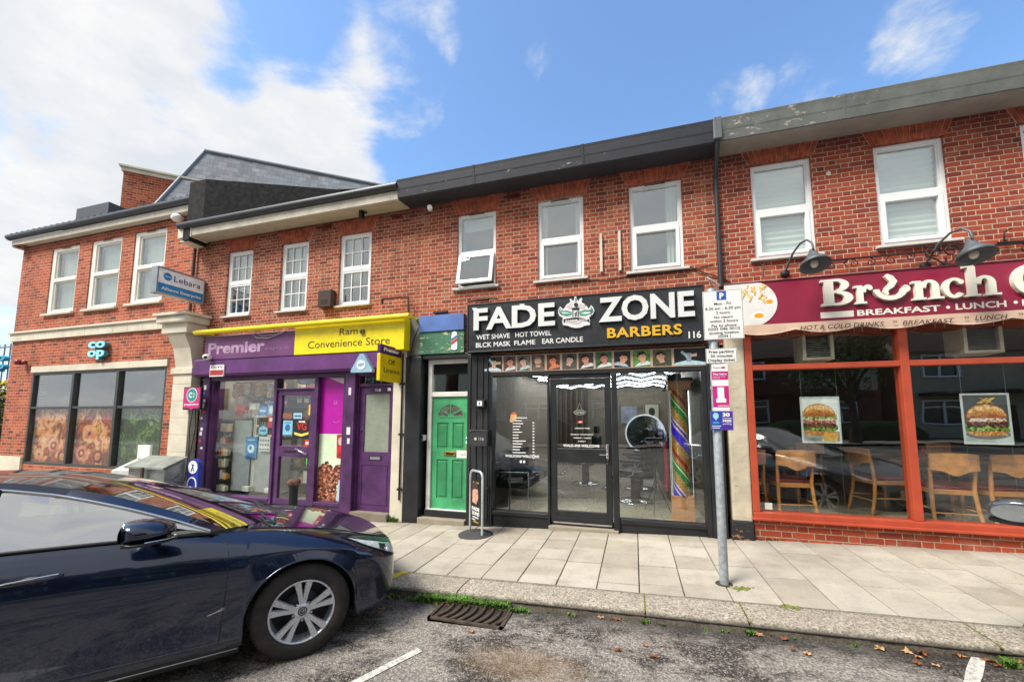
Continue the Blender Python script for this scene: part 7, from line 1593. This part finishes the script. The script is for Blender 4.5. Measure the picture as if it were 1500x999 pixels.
    for s in(1,-1):
        pb=nb().use(paint)
        # side frame strip above the glass
        def fr(u,v):
            p=rail(u); q=p+Vector((-.0,.022,-.035)); r=p*(1-v)+q*v; return (r.x,s*r.y,r.z)
        pb.grid(fr,24,3,True,s>0)
        # a pillar from scuttle to roof
        def ap(u,v):
            a=Vector(A0)*(1-u)+Vector(A1)*u+Vector((0,.012,.028))*4*u*(1-u); c=Vector((.79,.785,.966))*(1-u)+(Vector(A1)+Vector((-.03,.022,-.035)))*u+Vector((0,.018,.024))*4*u*(1-u); r=a*(1-v)+c*v; return (r.x,s*r.y,r.z)
        pb.grid(ap,16,3,True,s<0)
        # c pillar
        def cp(u,v):
            a=Vector((-1.28,.765,1.01))*(1-u)+Vector((-1.12,.56,1.33))*u; c=Vector((-1.98,.62,1.01))*(1-u)+Vector((-1.38,.50,1.305))*u; r=a*(1-v)+c*v+Vector((0,.02,.01))*4*v*(1-v); return (r.x,s*r.y,r.z)
        pb.grid(cp,10,8,True,s<0); pb.build('pillar',t)
        # side glass : bottom follows belt, top follows rail
        g=nb().use(CARGLASS)
        def sg(u,v):
            xb=.775-2.055*u; bt=interp(ST,xb); lo=Vector((xb,bt[3]+.0,bt[6]+.006))
            # upper edge: along a pillar first, then the rail
            if u<.36: k=u/.36; c=Vector((.775,.782,.968))*(1-k)+(Vector(A1)+Vector((-.05,.024,-.040)))*k+Vector((0,.018,.022))*4*k*(1-k)
            else: k=(u-.36)/.64; p=rail(k*.80); c=p+Vector((-.05,.022,-.038))
            r=lo*(1-v)+c*v+Vector((0,.018,0))*4*v*(1-v); return (r.x,s*r.y,r.z)
        g.grid(sg,50,8,True,s>0); g.build('side_window',t)
        tr=nb().use(CHROME); tr.tube([Vector(sg(u/40,1.0))+Vector((0,s*.004,.004)) for u in range(0,41)],.010,6); tr.build('window_trim',t)
        tr=nb().use(TRIM); tr.tube([Vector(sg(u/40,0))+Vector((0,s*.003,.0)) for u in range(0,41)],.011,6)
        for ub in(.50,.535): tr.tube([Vector(sg(ub,v/8))+Vector((0,s*.004,0)) for v in range(9)],.018,6)
        # triangular sail panel behind the pillar
        tri=[Vector(sg(.003,0)),Vector(sg(.135,0)),Vector(sg(.125,1))]; tr.add([q+Vector((0,s*.006,0)) for q in tri],[(0,1,2)])
        tr.build('window_seal',t)
        # mirror
        mx,my,mz=.45,.985,1.04
        m=nb().use(TRIM); m.tube([(mx+.04,s*.78,.965),(mx+.04,s*.85,.968),(mx+.03,s*.93,.99)],[.035,.026,.032],8); mr=m.build('mirror',t)
        m=nb().use(paint)
        def shell(u,v):
            a=2*PI*u; th=PI*v; r=abs(math.sin(th))**.75; yy=.128*math.cos(th); zz=.066*r*(math.sin(a) if math.sin(a)>0 else .85*math.sin(a)); xx=.17*r*max(math.cos(a),-.45)
            zz*=(1-.25*(yy*1/.122)*.5+ .1); return (mx+xx,s*(my+yy),mz+zz+.012)
        m.grid(shell,28,18,True,s>0); m.build('housing',mr)
        m=nb().use(TRIM)
        def under(u,v):
            a=2*PI*u; th=PI*v; r=abs(math.sin(th))**.75; yy=.125*math.cos(th); return (mx+.175*r*max(math.cos(a),-.45),s*(my+yy),mz-.048+.018*r*math.sin(a))
        m.grid(under,24,14,True,s>0); m.use(CHROME); m.tube([(mx+.17*math.sqrt(max(0,1-((k-6)/6.2)**2)),s*(my+.02*(k-6)),mz-.036) for k in range(13)],.005,5); m.build('lower_trim',mr)
        m=nb().use(M('#c8d0d2',.02,1,var=0,bump=0,dirt=0,name='mirror_glass')); 
        m.add([(mx-.08,s*(my+.104*math.cos(a)*(1)),mz+.010+.050*math.sin(a)) for a in[2*PI*k/24 for k in range(24)]],[list(range(24)) if s>0 else list(range(23,-1,-1))]); m.build('mirror_glass',mr)
        # handles
        for hx in(-.0,-.98):
            hz=.835; y0=side_y(hx,hz); m=nb().use(paint); m.tube([(hx+.11,s*(y0+.004),hz+.008),(hx+.07,s*(y0+.03),hz+.006),(hx-.09,s*(y0+.032),hz),(hx-.13,s*(y0+.004),hz-.004)],[.008,.012,.012,.008],8); dh=m.build('door_handle',t)
            m=nb().use(CHROME); m.tube([(hx+.10,s*(y0+.020),hz+.020),(hx-.10,s*(y0+.046),hz+.012)],.005,5); m.build('handle_strip',dh)
            m=nb().use(TRIM); m.sphere((hx-.01,s*(y0-.012),hz-.01),(.08,.018,.032),14); m.build('handle_recess',dh)
        # panel gaps
        m=nb().use(DARK)
        def line(pts): m.tube([(x,s*(side_y(x,z)+.0006),z) for x,z in pts],.0032,5)
        line([(.74,.955),(.83,.93),(.875,.88),(.89,.82),(.895,.7),(.89,.55),(.88,.4),(.87,.25)]); line([(-.20,.96),(-.21,.7),(-.21,.5),(-.20,.25)]); line([(-1.10,.99),(-1.1,.8),(-1.0,.6),(-.98,.42),(-.96,.26)])
        line([(1.74,.55),(1.80,.585),(1.83,.63),(1.85,.68)]); m.build('panel_gap',t)
        # sill, badge
        m=nb().use(TRIM); m.extx([(s*.80,.15),(s*.855,.155),(s*.872,.185),(s*.868,.235),(s*.80,.24)],-.98,.985); m.use(M('#8a8c90',.35,.8)); m.tube([(-.97,s*.8735,.19),(.975,s*.8735,.19)],.004,5); m.build('sill_trim',t)
        m=nb().use(CHROME); y0=side_y(.86,.46); m.tube([(.885,s*(y0+.001),.475),(.845,s*(y0+.001),.455),(.80,s*(y0+.001),.445)],.003,5); m.tube([(.887,s*(y0+.001),.475),(.887,s*(y0+.001),.462),(.86,s*(y0+.001),.458)],.003,5); m.build('side_badge',t)
        # arch liner
        for a in AX:
            m=nb().use(TRIM)
            m.grid(lambda u,v:(a+AR*math.cos(PI*u*1.16-.25),s*(.52+(side_y(a,.74)-.012-.52)*v),AZ+AR*math.sin(PI*u*1.16-.25)),24,3,True,s<0)
            m.add([(a+AR*math.cos(q),s*.53,AZ+AR*math.sin(q)) for q in[2*PI*k/24 for k in range(24)]],[list(range(24))]); m.build('wheel_arch',t)
            m=nb().use(paint); m.tube([(a+(AR+.004)*math.cos(q),s*(side_y(a+(AR+.004)*math.cos(q),AZ+(AR+.006)*math.sin(q))+.0),AZ+(AR+.004)*math.sin(q)) for q in[-.12+(PI+.24)*k/30 for k in range(31)]],.007,6); m.build('arch_lip',t)
        # headlight and tail light
        m=nb().use(M('#e4e8ea',.15,.2,var=.25,scale=30,dirt=0,bump=0,name='lamp_reflector'))
        def hl(u,v,off=.004):
            x=1.62+.45*u; tz,_=ring(x); zb=interp(ST,x)[6]; zs=interp(ST,x)[5]; hi=zb-.014-.005*(1-u); lo=zs+.006+.055*(1-u)**1.6-.014*u; z=lo+(hi-lo)*v; y=side_y(x,z)
            return (x+.5*off,s*(y+off),z)
        m.grid(lambda u,v:hl(u,v,.004),20,6,True,s<0); h=m.build('headlight',t)
        m=nb().use(TRIM); m.tube([hl(u/20,0,.006) for u in range(21)],.006,5); m.tube([hl(u/20,1,.004) for u in range(21)],.005,5); m.tube([hl(0,v/4,.004) for v in range(5)],.005,5); m.grid(lambda u,v:hl(.68+.14*u,.15+.7*v,.007),6,4,True,s<0); m.build('surround',h)
        m=nb().use(mat_glass('lamp_lens','#f0f4f4',.08)); m.grid(lambda u,v:hl(u,v,.012),20,6,True,s<0); m.build('lens',h)
        m=nb().use(M('#8a1418',.15,dirt=0)); m.grid(lambda u,v:(-1.86-.28*u,s*(side_y(-1.86-.28*u,.82+.1*v)+.004),.82+.1*v),10,4,True,s>0); m.build('tail_light',t)
        # wheels
        for a in AX:
            yo=s*.885; cz=.326
            hub=nb().use(M('#3a3a3c',.5,.6)); 
            def lat(b,prof,n=48):
                v=[];f=[]
                for r,h in prof:
                    for k in range(n): q=2*PI*k/n; v.append((a+r*math.cos(q),yo-s*h,cz+r*math.sin(q)))
                for i in range(len(prof)-1):
                    for k in range(n): f.append((i*n+k,i*n+(k+1)%n,(i+1)*n+(k+1)%n,(i+1)*n+k))
                b.add(v,f,True)
            lat(hub,[(0,.09),(.13,.09),(.13,.11),(0,.11)],32); w=hub.build('wheel',t)
            b=nb().use(TYRE); lat(b,[(.214,.03),(.222,.012),(.25,.004),(.285,.006),(.308,.018),(.319,.03),(.322,.033),(.326,.06),(.326,.15),(.320,.185),(.29,.203),(.22,.19),(.214,.17)],96)
            for k in range(72):   # tread blocks on the shoulder
                q=2*PI*k/72; 
                for hh in(.036,): c,s_=math.cos(q),math.sin(q); dq=.022; v=[]
                for qq in(q-dq,q+dq):
                    for r,h in((.317,.024),(.3285,.040),(.3285,.075),(.318,.075)): v.append((a+r*math.cos(qq),yo-s*h,cz+r*math.sin(qq)))
                b.add(v,[(0,1,5,4),(1,2,6,5),(2,3,7,6),(0,3,2,1),(4,5,6,7)])
            b.build('tyre',w)
            b=nb().use(ALLOY); lat(b,[(.214,.03),(.219,.014),(.213,.010),(.206,.014),(.203,.03),(.198,.06),(.195,.16)],64); lat(b,[(0,.022),(.048,.022),(.058,.03),(.06,.055),(.0,.055)],32)
            for k in range(5):
                for d in(-.19,.19):
                    q=PI/2+2*PI*k/5+d; q0=PI/2+2*PI*k/5+d*.75; v=[]
                    for r,wd,qq,h in((.045,.018,q0,.024),(.125,.019,q0+(q-q0)*.6,.018),(.207,.027,q,.013)):
                        c=Vector((a+r*math.cos(qq),0,cz+r*math.sin(qq))); tt=Vector((-math.sin(q),0,math.cos(q)))
                        for e,hh in((-1,h+.022),(-.75,h),(.75,h),(1,h+.022)): p_=c+tt*wd*e; v.append((p_.x,yo-s*hh,p_.z))
                    f=[]
                    for i in range(2):
                        for j in range(3): f.append((4*i+j,4*i+j+1,4*i+5+j,4*i+4+j))
                        f.append((4*i,4*i+4,4*i+7,4*i+3))
                    b.add(v,f)
            b.build('rim',w)
            b=nb().use(M('#4a4b4e',.4,.6)); lat(b,[(0,.0205),(.030,.0205),(.032,.0225)],28); b.use(CHROME); b.ring(a,cz,.024,.021,.020,.017,yo-s*.0185,yo-s*.021,n=24)
            b.tube([(a-.018,yo-s*.0185,cz+.006),(a-.007,yo-s*.0185,cz+.003),(a,yo-s*.0185,cz-.006),(a+.007,yo-s*.0185,cz+.003),(a+.018,yo-s*.0185,cz+.006)],.002,4); b.build('centre_cap',w)
            b=nb().use(M('#1a1a1c',.5))
            for k in range(5):
                q=PI/2+2*PI*(k+.5)/5; r=.062; c=(a+r*math.cos(q),cz+r*math.sin(q)); b.ell(c[0],c[1],.013,.013,yo-s*.028,yo-s*.06,12)
            b.use(CHROME)
            for k in range(5):
                q=PI/2+2*PI*(k+.5)/5; r=.062; c=(a+r*math.cos(q),cz+r*math.sin(q)); b.ell(c[0],c[1],.008,.008,yo-s*.022,yo-s*.05,6)
            b.build('wheel_nuts',w)
            b=nb().use(DARK); lat(b,[(0,.13),(.2,.13)],32); b.build('brake_backing',w)
    # windscreen, rear window
    b=nb().use(CARGLASS)
    def ws(u,v):
        w=2*v-1; a=Vector((.86+.34*(1-w*w),.71*w,.962-.045*(1-w*w))); c=Vector((.02+.14*(1-w*w),.55*w,1.31+.018*(1-w*w))); r=a*(1-u)+c*u+Vector((.02,0,.008))*4*u*(1-u); return tuple(r)
    b.grid(ws,16,20,True,True); b.build('windscreen',t)
    b=nb().use(CARGLASS)
    def rw(u,v):
        w=2*v-1; a=Vector((-1.38-.02*(1-w*w),.50*w,1.305+.03*(1-w*w))); c=Vector((-1.98-.04*(1-w*w),.62*w,1.01+.02*(1-w*w))); r=a*(1-u)+c*u+Vector((-.03,0,.03))*4*u*(1-u); return tuple(r)
    b.grid(rw,12,16,True,True); b.build('rear_window',t)
    # scuttle, wipers
    b=nb().use(TRIM)
    b.grid(lambda u,v:(1.02-.10*u+.24*(1-(2*v-1)**2),(.72-.02*u)*(2*v-1),.90+.03*u+.002*(1-(2*v-1)**2)),4,20,True,True); b.build('scuttle',t)
    for (y0,y1) in((-.62,.05),(.0,.55)):
        b=nb().use(TRIM); b.tube([ (1.16,y0+.1,.925),(1.09,(y0+y1)/2,.955),(1.0,y1,.985)],.009,6); b.tube([(1.13,y0,.925),(1.06,(y0+y1)/2,.96),(.98,y1+.04,.995)],.006,5); b.build('wiper',t)
    b=nb().use(DARK); 
    for s in(1,-1): b.tube([(x,s*interp(ST,x)[3]*.91,interp(ST,x)[6]+ (interp(ST,x)[7]-interp(ST,x)[6])*.26+.006) for x in[1.0+.06*k for k in range(19)]],.003,5)
    b.build('bonnet_gap',t)
    # front grille and plate
    b=nb().use(TRIM); b.prism([(0,0),(1,0),(1,1)],0,0) if 0 else None
    b.add([(2.106,.42*math.cos(q),.38+.12*math.sin(q)) for q in[2*PI*k/20 for k in range(20)]],[list(range(20))]); b.box(2.101,2.1059,-.5,.5,.2,.27); b.build('grille',t)
    b=nb().use(CHROME); b.tube([(2.11,.43*math.cos(q),.38+.13*math.sin(q)) for q in[PI+PI*k/20 for k in range(21)]],.008,6); b.build('grille_trim',t)
    b=nb().use(WHITE); b.box(2.108,2.114,-.26,.26,.38,.49); b.build('number_plate',t)
    # floor and interior
    b=nb().use(DARK); b.box(-2.05,2.1,-.52,.52,.2,.5); b.box(-.97,.97,-.8,.8,.2,.3); b.build('underbody_block',t)  # dark boxes added under the car to block light
    b=nb().use(INT); b.bbox(.45,.98,-.70,.70,.6,.94,.04); b.build('dashboard',t)
    for y in(-.36,.36):
        b=nb().use(INT); b.bbox(-.45,.1,y-.25,y+.25,.35,.55,.05); b.bbox(-.62,-.42,y-.25,y+.25,.5,1.02,.06); b.bbox(-.60,-.50,y-.12,y+.12,1.04,1.22,.04); b.build('seat',t)
    b=nb().use(INT); b.bbox(-1.5,-1.3,-.6,.6,.5,1.05,.06); b.bbox(-1.9,-1.35,-.6,.6,.85,.93,.02); b.build('rear_seat',t)
    b=nb().use(TRIM)
    pts=[(.36+.06*math.sin(q),-.36+.18*math.cos(q),.86+.17*math.sin(q)) for q in[2*PI*k/24 for k in range(25)]]; b.tube(pts,.014,6,False); b.tube([(.36,-.5,.86),(.36,-.22,.86)],.014,6); b.build('steering_wheel',t)
    b=nb().use(INT); b.bbox(-.0,.06,-.1,.1,1.22,1.28,.02); b.build('inner_mirror',t)
    return t
NAVY=carpaint('navy_paint','#060f24','#12305c'); SILVER=carpaint('silver_paint','#5a5e62','#84888c')
HEAD=math.radians(41); W0=(-2.25,2.31); d_=(math.sin(HEAD),math.cos(HEAD)); n_=(-d_[1],d_[0])
sc_=.945; cx,cy=W0[0]-sc_*(1.36*d_[0]-.845*n_[0]),W0[1]-sc_*(1.36*d_[1]-.845*n_[1])
make_car(NAVY,'parked_car','dark navy blue hatchback parked nose to the kerb at the left, silver ten spoke wheel','car',(cx,cy,gz(-2.2)-.075),HEAD,2.6)
# second car in the next bay: its left mirror reaches the frame edge
H2=math.radians(38); d2_=(math.sin(H2),math.cos(H2)); n2_=(-d2_[1],d2_[0])
mxp,myp,_=onG(1497,748,.90) ; 
c2x,c2y=mxp-sc_*(.45*d2_[0]+.94*n2_[0]),myp-sc_*(.45*d2_[1]+.94*n2_[1])
make_car(SILVER,'parked_car','grey silver car at the far right edge with only its left wing mirror showing','car',(c2x,c2y,gz(c2x)-.075),H2)
# ================= BACKGROUND AT THE FAR LEFT, AND THE OTHER SIDE OF THE STREET (seen in the glass)
def tree(x,y,h,cr,label,cols,seed,trunk_h=None,n=5200,leaf=.10,group=None,name='tree'):
    g=gz(x); r_=random.Random(seed); t=thing(name,label,'tree',(x,y,g),group)
    th=trunk_h or h*.35; b=MB().use(M('#4a4036',.9,var=.3,scale=8,bump=.5,name='bark')); b.tube([(x,y,g-.05),(x+.05,y,g+th*.5),(x,y+.05,g+th),(x+.1,y,g+h*.75)],[.22,.17,.13,.04],10)
    blobs=[]
    for k in range(14):
        a=r_.uniform(0,2*PI); q=cr*r_.uniform(.2,.72); zz=g+th+(h-th)*r_.uniform(.12,.88); c=Vector((x+q*math.cos(a),y+q*math.sin(a),zz)); blobs.append((c,cr*r_.uniform(.28,.5)))
        b.tube([(x,y,g+th*r_.uniform(.8,1.1)),(x+.5*(c.x-x),y+.5*(c.y-y),(g+th+c.z)/2-.1),tuple(c)],[.07,.045,.015],6)
    b.build('trunk',t)
    b=MB(); ms=[M(c,.8,var=.35,scale=3,dirt=0,bump=0) for c in cols]
    for k in range(n):
        c,rad=blobs[k%14]; v=Vector((r_.gauss(0,1),r_.gauss(0,1),r_.gauss(0,1))).normalized()*rad*(r_.random()**.4)*Vector((1,1,.8)).length/1.62
        p=c+v; a=Vector((r_.gauss(0,1),r_.gauss(0,1),r_.gauss(0,1))).normalized(); d=a.orthogonal().normalized(); e=a.cross(d); l=leaf*r_.uniform(.6,1.3)
        b.use(ms[min(len(ms)-1,int(r_.random()*len(ms)))]); b.add([p-d*l*.5,p+e*l*.3,p+d*l*.6,p-e*l*.3],[(0,1,2,3)])
    b.build('crown',t); return t
def far(px,py,Y): r=ray(px,py); k=Y/r[1]; return r[0]*k,Y,HE+r[2]*k
x,y,z=far(14,600,9.0); tree(x-.9,y+.5,z-gz(x)+.9,1.9,'yellow autumn tree behind the supermarket corner',['#c8a018','#d8b828','#a88c18','#5a6a20','#e0c840'],3,1.6,5000,.13)
x,y,z=far(3,640,8.0); tree(x-1,y+.2,3.2,1.4,'dark green bush below the yellow tree at the far left',['#26401a','#34521e','#1c2e14'],4,.4,2600,.10,name='bush')
# distant pale blue lettering on a rooftop frame
x0,y0,z0=far(-6,541,14); x1,_,z1=far(17,514,14)
t=thing('letter_sign','large pale blue co op letters on a roof frame beyond the yellow tree','shop sign',((x0+x1)/2,14,z0))
for tx,zz in(('co',z0+(z1-z0)*.45),('op',z0-(z1-z0)*.02)):
    b=MB().use(M('#3ba0c0',.5,dirt=0)); h=(z1-z0)*.44; b.text(tx,x0,x1,zz,h*.95,14,.25,.05); b.build('lettering',t)
b=MB().use(GREYM); b.box(x0-1,x1+.2,14.02,14.12,z1+.25,z1+.32); 
for k in range(5): xx=x0-.8+(x1-x0+1)*k/4; b.tube([(xx,14.1,z0-3),(xx,14.1,z1+.5)],.04,6)
b.build('frame',t)
x0,y0,z0=far(-60,640,16); t=thing('distant_building','low pale building far behind the yellow tree','building',(x0,16,0)); b=MB().use(M('#9a9c98',.8)); b.box(x0-8,x0+9.5,16,22,-.5,far(0,600,16)[2]); b.build('wall',t)
# ---- opposite houses
HB=[mat_brick('house_brick',['#5e2c22','#6e3a2a','#7a4434','#4e261e'],'#8a7a6a',flemish=False),M('#b0a68e',.85,name='cream_render'),M('#8a8478',.85,name='pebble_dash')]
RT=M('#3a302c',.85,var=.3,scale=6,name='dark_tiles')
def house(x,w,k,label):
    y1=-14.5; y0=y1-7; g=0; t=thing('house',label,'building',(x+w/2,y1,g)); m=HB[k]; ez=5.0
    b=MB().use(m); b.box(x,x+w,y0,y1,g-1,ez); 
    b.use(RT if 0 else m).add([(x,y0,ez),(x,y1,ez),(x,(y0+y1)/2,ez+2.6)],[(0,1,2)]); b.add([(x+w,y0,ez),(x+w,y1,ez),(x+w,(y0+y1)/2,ez+2.6)],[(0,1,2)]); 
    if k==0: b.use(HB[1]); b.box(x+w*.52,x+w*.98,y1,y1+.05,3,ez)
    b.build('wall',t)
    b=MB().use(RT); ym=(y0+y1)/2
    b.add([(x-.2,y1+.4,ez-.2),(x+w+.2,y1+.4,ez-.2),(x+w+.2,ym,ez+2.7),(x-.2,ym,ez+2.7)],[(0,1,2,3)]); b.add([(x-.2,y0-.4,ez-.2),(x+w+.2,y0-.4,ez-.2),(x+w+.2,ym,ez+2.7),(x-.2,ym,ez+2.7)],[(3,2,1,0)])
    b.box(x+w*.1,x+w*.9,y1,y1+1.0,2.6,2.75); b.build('roof',t)
    b=MB().use(HB[0]); b.box(x+w-.6,x+w+.2,ym-.4,ym+.4,ez+1.5,ez+4.0); b.build('chimney',t)
    for (wx,wz,ww,wh) in((.22,1.1,1.7,1.3),(.75,1.1,1.7,1.3),(.22,3.5,1.5,1.15),(.75,3.5,1.5,1.15)):
        cx=x+w*wx; b=MB().use(UPVC); 
        for a,c in((cx-ww/2,cx-ww/2+.09),(cx+ww/2-.09,cx+ww/2),(cx-.05,cx+.05)): b.box(a,c,y1,y1+.12,wz,wz+wh)
        for a in(wz,wz+wh-.09,wz+wh*.68): b.box(cx-ww/2+.09,cx+ww/2-.09,y1,y1+.11,a,a+.08)
        wd=b.build('window',t); b=MB().use(M('#2a3034',.08,dirt=0)); b.box(cx-ww/2+.05,cx+ww/2-.05,y1+.01,y1+.04,wz+.05,wz+wh-.05); b.build('pane',wd)
    b=MB().use(M('#4a2a20',.6)); b.box(x+w*.46,x+w*.46+.9,y1+.01,y1+.06,.1,2.1); b.build('door',t)
for i,(x,w,k,lb) in enumerate(((-21,8,0,'dark brick house across the road, reflected in the supermarket glass'),(-12.2,8,1,'cream house across the road opposite the purple shop'),(-3.4,7.5,2,'grey pebble dashed house across the road opposite the barber shop'),(4.8,8,0,'brick house across the road opposite the cafe'),(13.6,8,1,'cream house across the road to the right'))): house(x,w,k,lb)
tree(1.6,-9.6,6.4,2.4,'broad green street tree across the road opposite the barber shop',['#2a3c18','#38501e','#46622a','#1e2c12'],12,1.9,5200,.16)
tree(9.5,-10.2,7.2,2.8,'tall green street tree across the road opposite the cafe',['#26381a','#3a5422','#4a6430'],13,2.0,5200,.17)
tree(-6.8,-10.5,5.6,2.0,'small green street tree across the road opposite the purple shop',['#34481c','#4a6426','#5c7a34'],14,1.8,3600,.15)
b=MB().use(M('#2c4020',.9,var=.4,scale=4,bump=.6)); 
for k in range(10): b.sphere((-19+3.4*k,-12.3,.5),(1.9,.5,.85),14)
tag(b.build('hedge'),'clipped green front garden hedge across the road','hedge')
t=thing('street_lamp','grey street lamp across the road reflected in the supermarket window','street lamp',(-16,-9.9,gz(-16))); b=MB().use(GREYM); b.tube([(-16,-9.9,gz(-16)),(-16,-9.9,6.2),(-15.9,-9.5,6.5),(-15.7,-8.8,6.55)],[.08,.06,.05,.04],8); b.build('pole',t); b=MB().use(M('#5a5e60')); b.bbox(-15.85,-15.6,-9.0,-8.3,6.48,6.6,.03); b.build('lamp_head',t)
# ================= LIGHT, SKY, CAMERA
w=bpy.data.worlds.new('World'); scene.world=w; w.use_nodes=True; nt=w.node_tree; nt.nodes.clear(); L=nt.links
class WN(NT):
    def __init__(s): s.t=nt; s.n=nt.nodes; s.l=nt.links
t=WN()
SUN_EL,SUN_AZ=math.radians(52),math.radians(222)   # azimuth from +y clockwise: behind and to the left of the viewpoint
sky=t.node('ShaderNodeTexSky'); sky.sky_type='NISHITA'; sky.sun_disc=False; sky.sun_elevation=SUN_EL; sky.sun_rotation=SUN_AZ; sky.altitude=50; sky.air_density=1.0; sky.dust_density=1.2; sky.ozone_density=4.0
dirn=t.node('ShaderNodeNewGeometry').outputs['Position']
tc=t.node('ShaderNodeTexCoord').outputs['Generated']
sp=t.node('ShaderNodeSeparateXYZ'); L.new(tc,sp.inputs[0])
def wdir(px,py): v=Vector(ray(px,py)); v.normalize(); return tuple(v)
# flatten direction so that clouds stretch towards the horizon
zc=t.math('ADD',t.math('MAXIMUM',sp.outputs[2],0.0),.28)
cv=t.node('ShaderNodeCombineXYZ'); L.new(t.math('DIVIDE',sp.outputs[0],zc),cv.inputs[0]); L.new(t.math('DIVIDE',sp.outputs[1],zc),cv.inputs[1]); L.new(sp.outputs[2],cv.inputs[2])
n1=t.noise(cv.outputs[0],2.3,10,.62,.5); n2=t.noise(cv.outputs[0],6.5,6,.6,.3)
def blob(px,py,rin,rout):
    n=t.node('ShaderNodeVectorMath'); n.operation='DOT_PRODUCT'; L.new(tc,n.inputs[0]); n.inputs[1].default_value=wdir(px,py)
    return t.map(n.outputs['Value'],math.cos(math.radians(rout)),math.cos(math.radians(rin)),0,1,True)
mask=None
BL=[(60,60,3,20,1.0),(250,130,4,19,1.0),(430,120,2,15,1.0),(570,130,1,9,.8),(330,250,5,17,1.05),(150,290,8,20,1.1),(470,270,3,11,1.0),(30,330,6,16,.9),(0,520,6,20,.7),(1345,50,1,6.2,.8),(1200,140,1,7,.55),(1080,158,.5,6,.55),(1000,190,.5,4,.2),(800,75,.5,4.5,.36),(610,40,.5,7,.6),(1290,118,.5,5,.4)]
for px,py,a,c,k in BL:
    m=t.math('MULTIPLY',blob(px,py,a,c),k); mask=m if mask is None else t.math('MAXIMUM',mask,m)
# clear patch at the top left
for (qx,qy,qr,qk) in((10,205,7,.32),(430,30,7,.6),(330,100,4,.3),(600,95,5,.35),(170,60,4,.25)):
    clr=t.math('MULTIPLY',blob(qx,qy,.5,qr),qk); mask=t.math('SUBTRACT',mask,clr)
# behind the viewpoint the sky is mostly broken cloud
back=t.map(sp.outputs[1],.12,-.35,0,1.15,True); mask=t.math('MAXIMUM',mask,back)
dens=t.math('ADD',t.math('MULTIPLY',n1,1.7),t.math('MULTIPLY',n2,.75)); dens=t.math('ADD',dens,t.math('MULTIPLY',mask,.95))
cl=t.map(dens,1.62,2.12,0,1,True)
cshade=t.map(t.noise(cv.outputs[0],3.6,6,.6),.35,.7)
ccol=t.mix(t.math('MULTIPLY',cshade,t.map(n2,.3,.65,.5,1)),(.76,.80,.86,1),(1.05,1.03,1.0,1))
bgs=t.node('ShaderNodeBackground'); L.new(t.mix(1.0,sky.outputs[0],(.88,.98,1.0,1),'MULTIPLY'),bgs.inputs[0]); bgs.inputs[1].default_value=SKY_ST if 'SKY_ST' in globals() else .128
bgc=t.node('ShaderNodeBackground'); L.new(ccol,bgc.inputs[0]); bgc.inputs[1].default_value=.41
mx=t.node('ShaderNodeMixShader'); L.new(cl,mx.inputs[0]); L.new(bgs.outputs[0],mx.inputs[1]); L.new(bgc.outputs[0],mx.inputs[2])
out=t.node('ShaderNodeOutputWorld'); L.new(mx.outputs[0],out.inputs[0])
sl=bpy.data.lights.new('sun','SUN'); sl.energy=2.5; sl.angle=math.radians(22); sl.color=(1,.95,.87)
so=bpy.data.objects.new('sun',sl); COL.objects.link(so)
sd=Vector((math.sin(SUN_AZ)*math.cos(SUN_EL),math.cos(SUN_AZ)*math.cos(SUN_EL),math.sin(SUN_EL))); so.rotation_euler=(-sd).to_track_quat('-Z','Y').to_euler()
cam=bpy.data.cameras.new('camera'); co=bpy.data.objects.new('camera',cam); COL.objects.link(co); scene.camera=co
co.location=(0,0,HE); cam.sensor_fit='HORIZONTAL'; cam.sensor_width=36; cam.lens=F_/1500*36; cam.shift_x=(750-PX_)/1500; cam.shift_y=(PY_-499.5)/1500
co.rotation_euler=(PI/2+PH,0,TH); cam.clip_start=.05; cam.clip_end=2000
scene.render.engine='CYCLES'; scene.render.resolution_x=1024; scene.render.resolution_y=681
vs=scene.view_settings; vs.view_transform='Standard'; vs.look='None'; vs.exposure=1.3; vs.gamma=1; vs.use_curve_mapping=False
scene.cycles.max_bounces=8; scene.cycles.transparent_max_bounces=16; scene.cycles.sample_clamp_indirect=6
for o in bpy.data.objects:
    if '_loc' in o.keys(): del o['_loc']
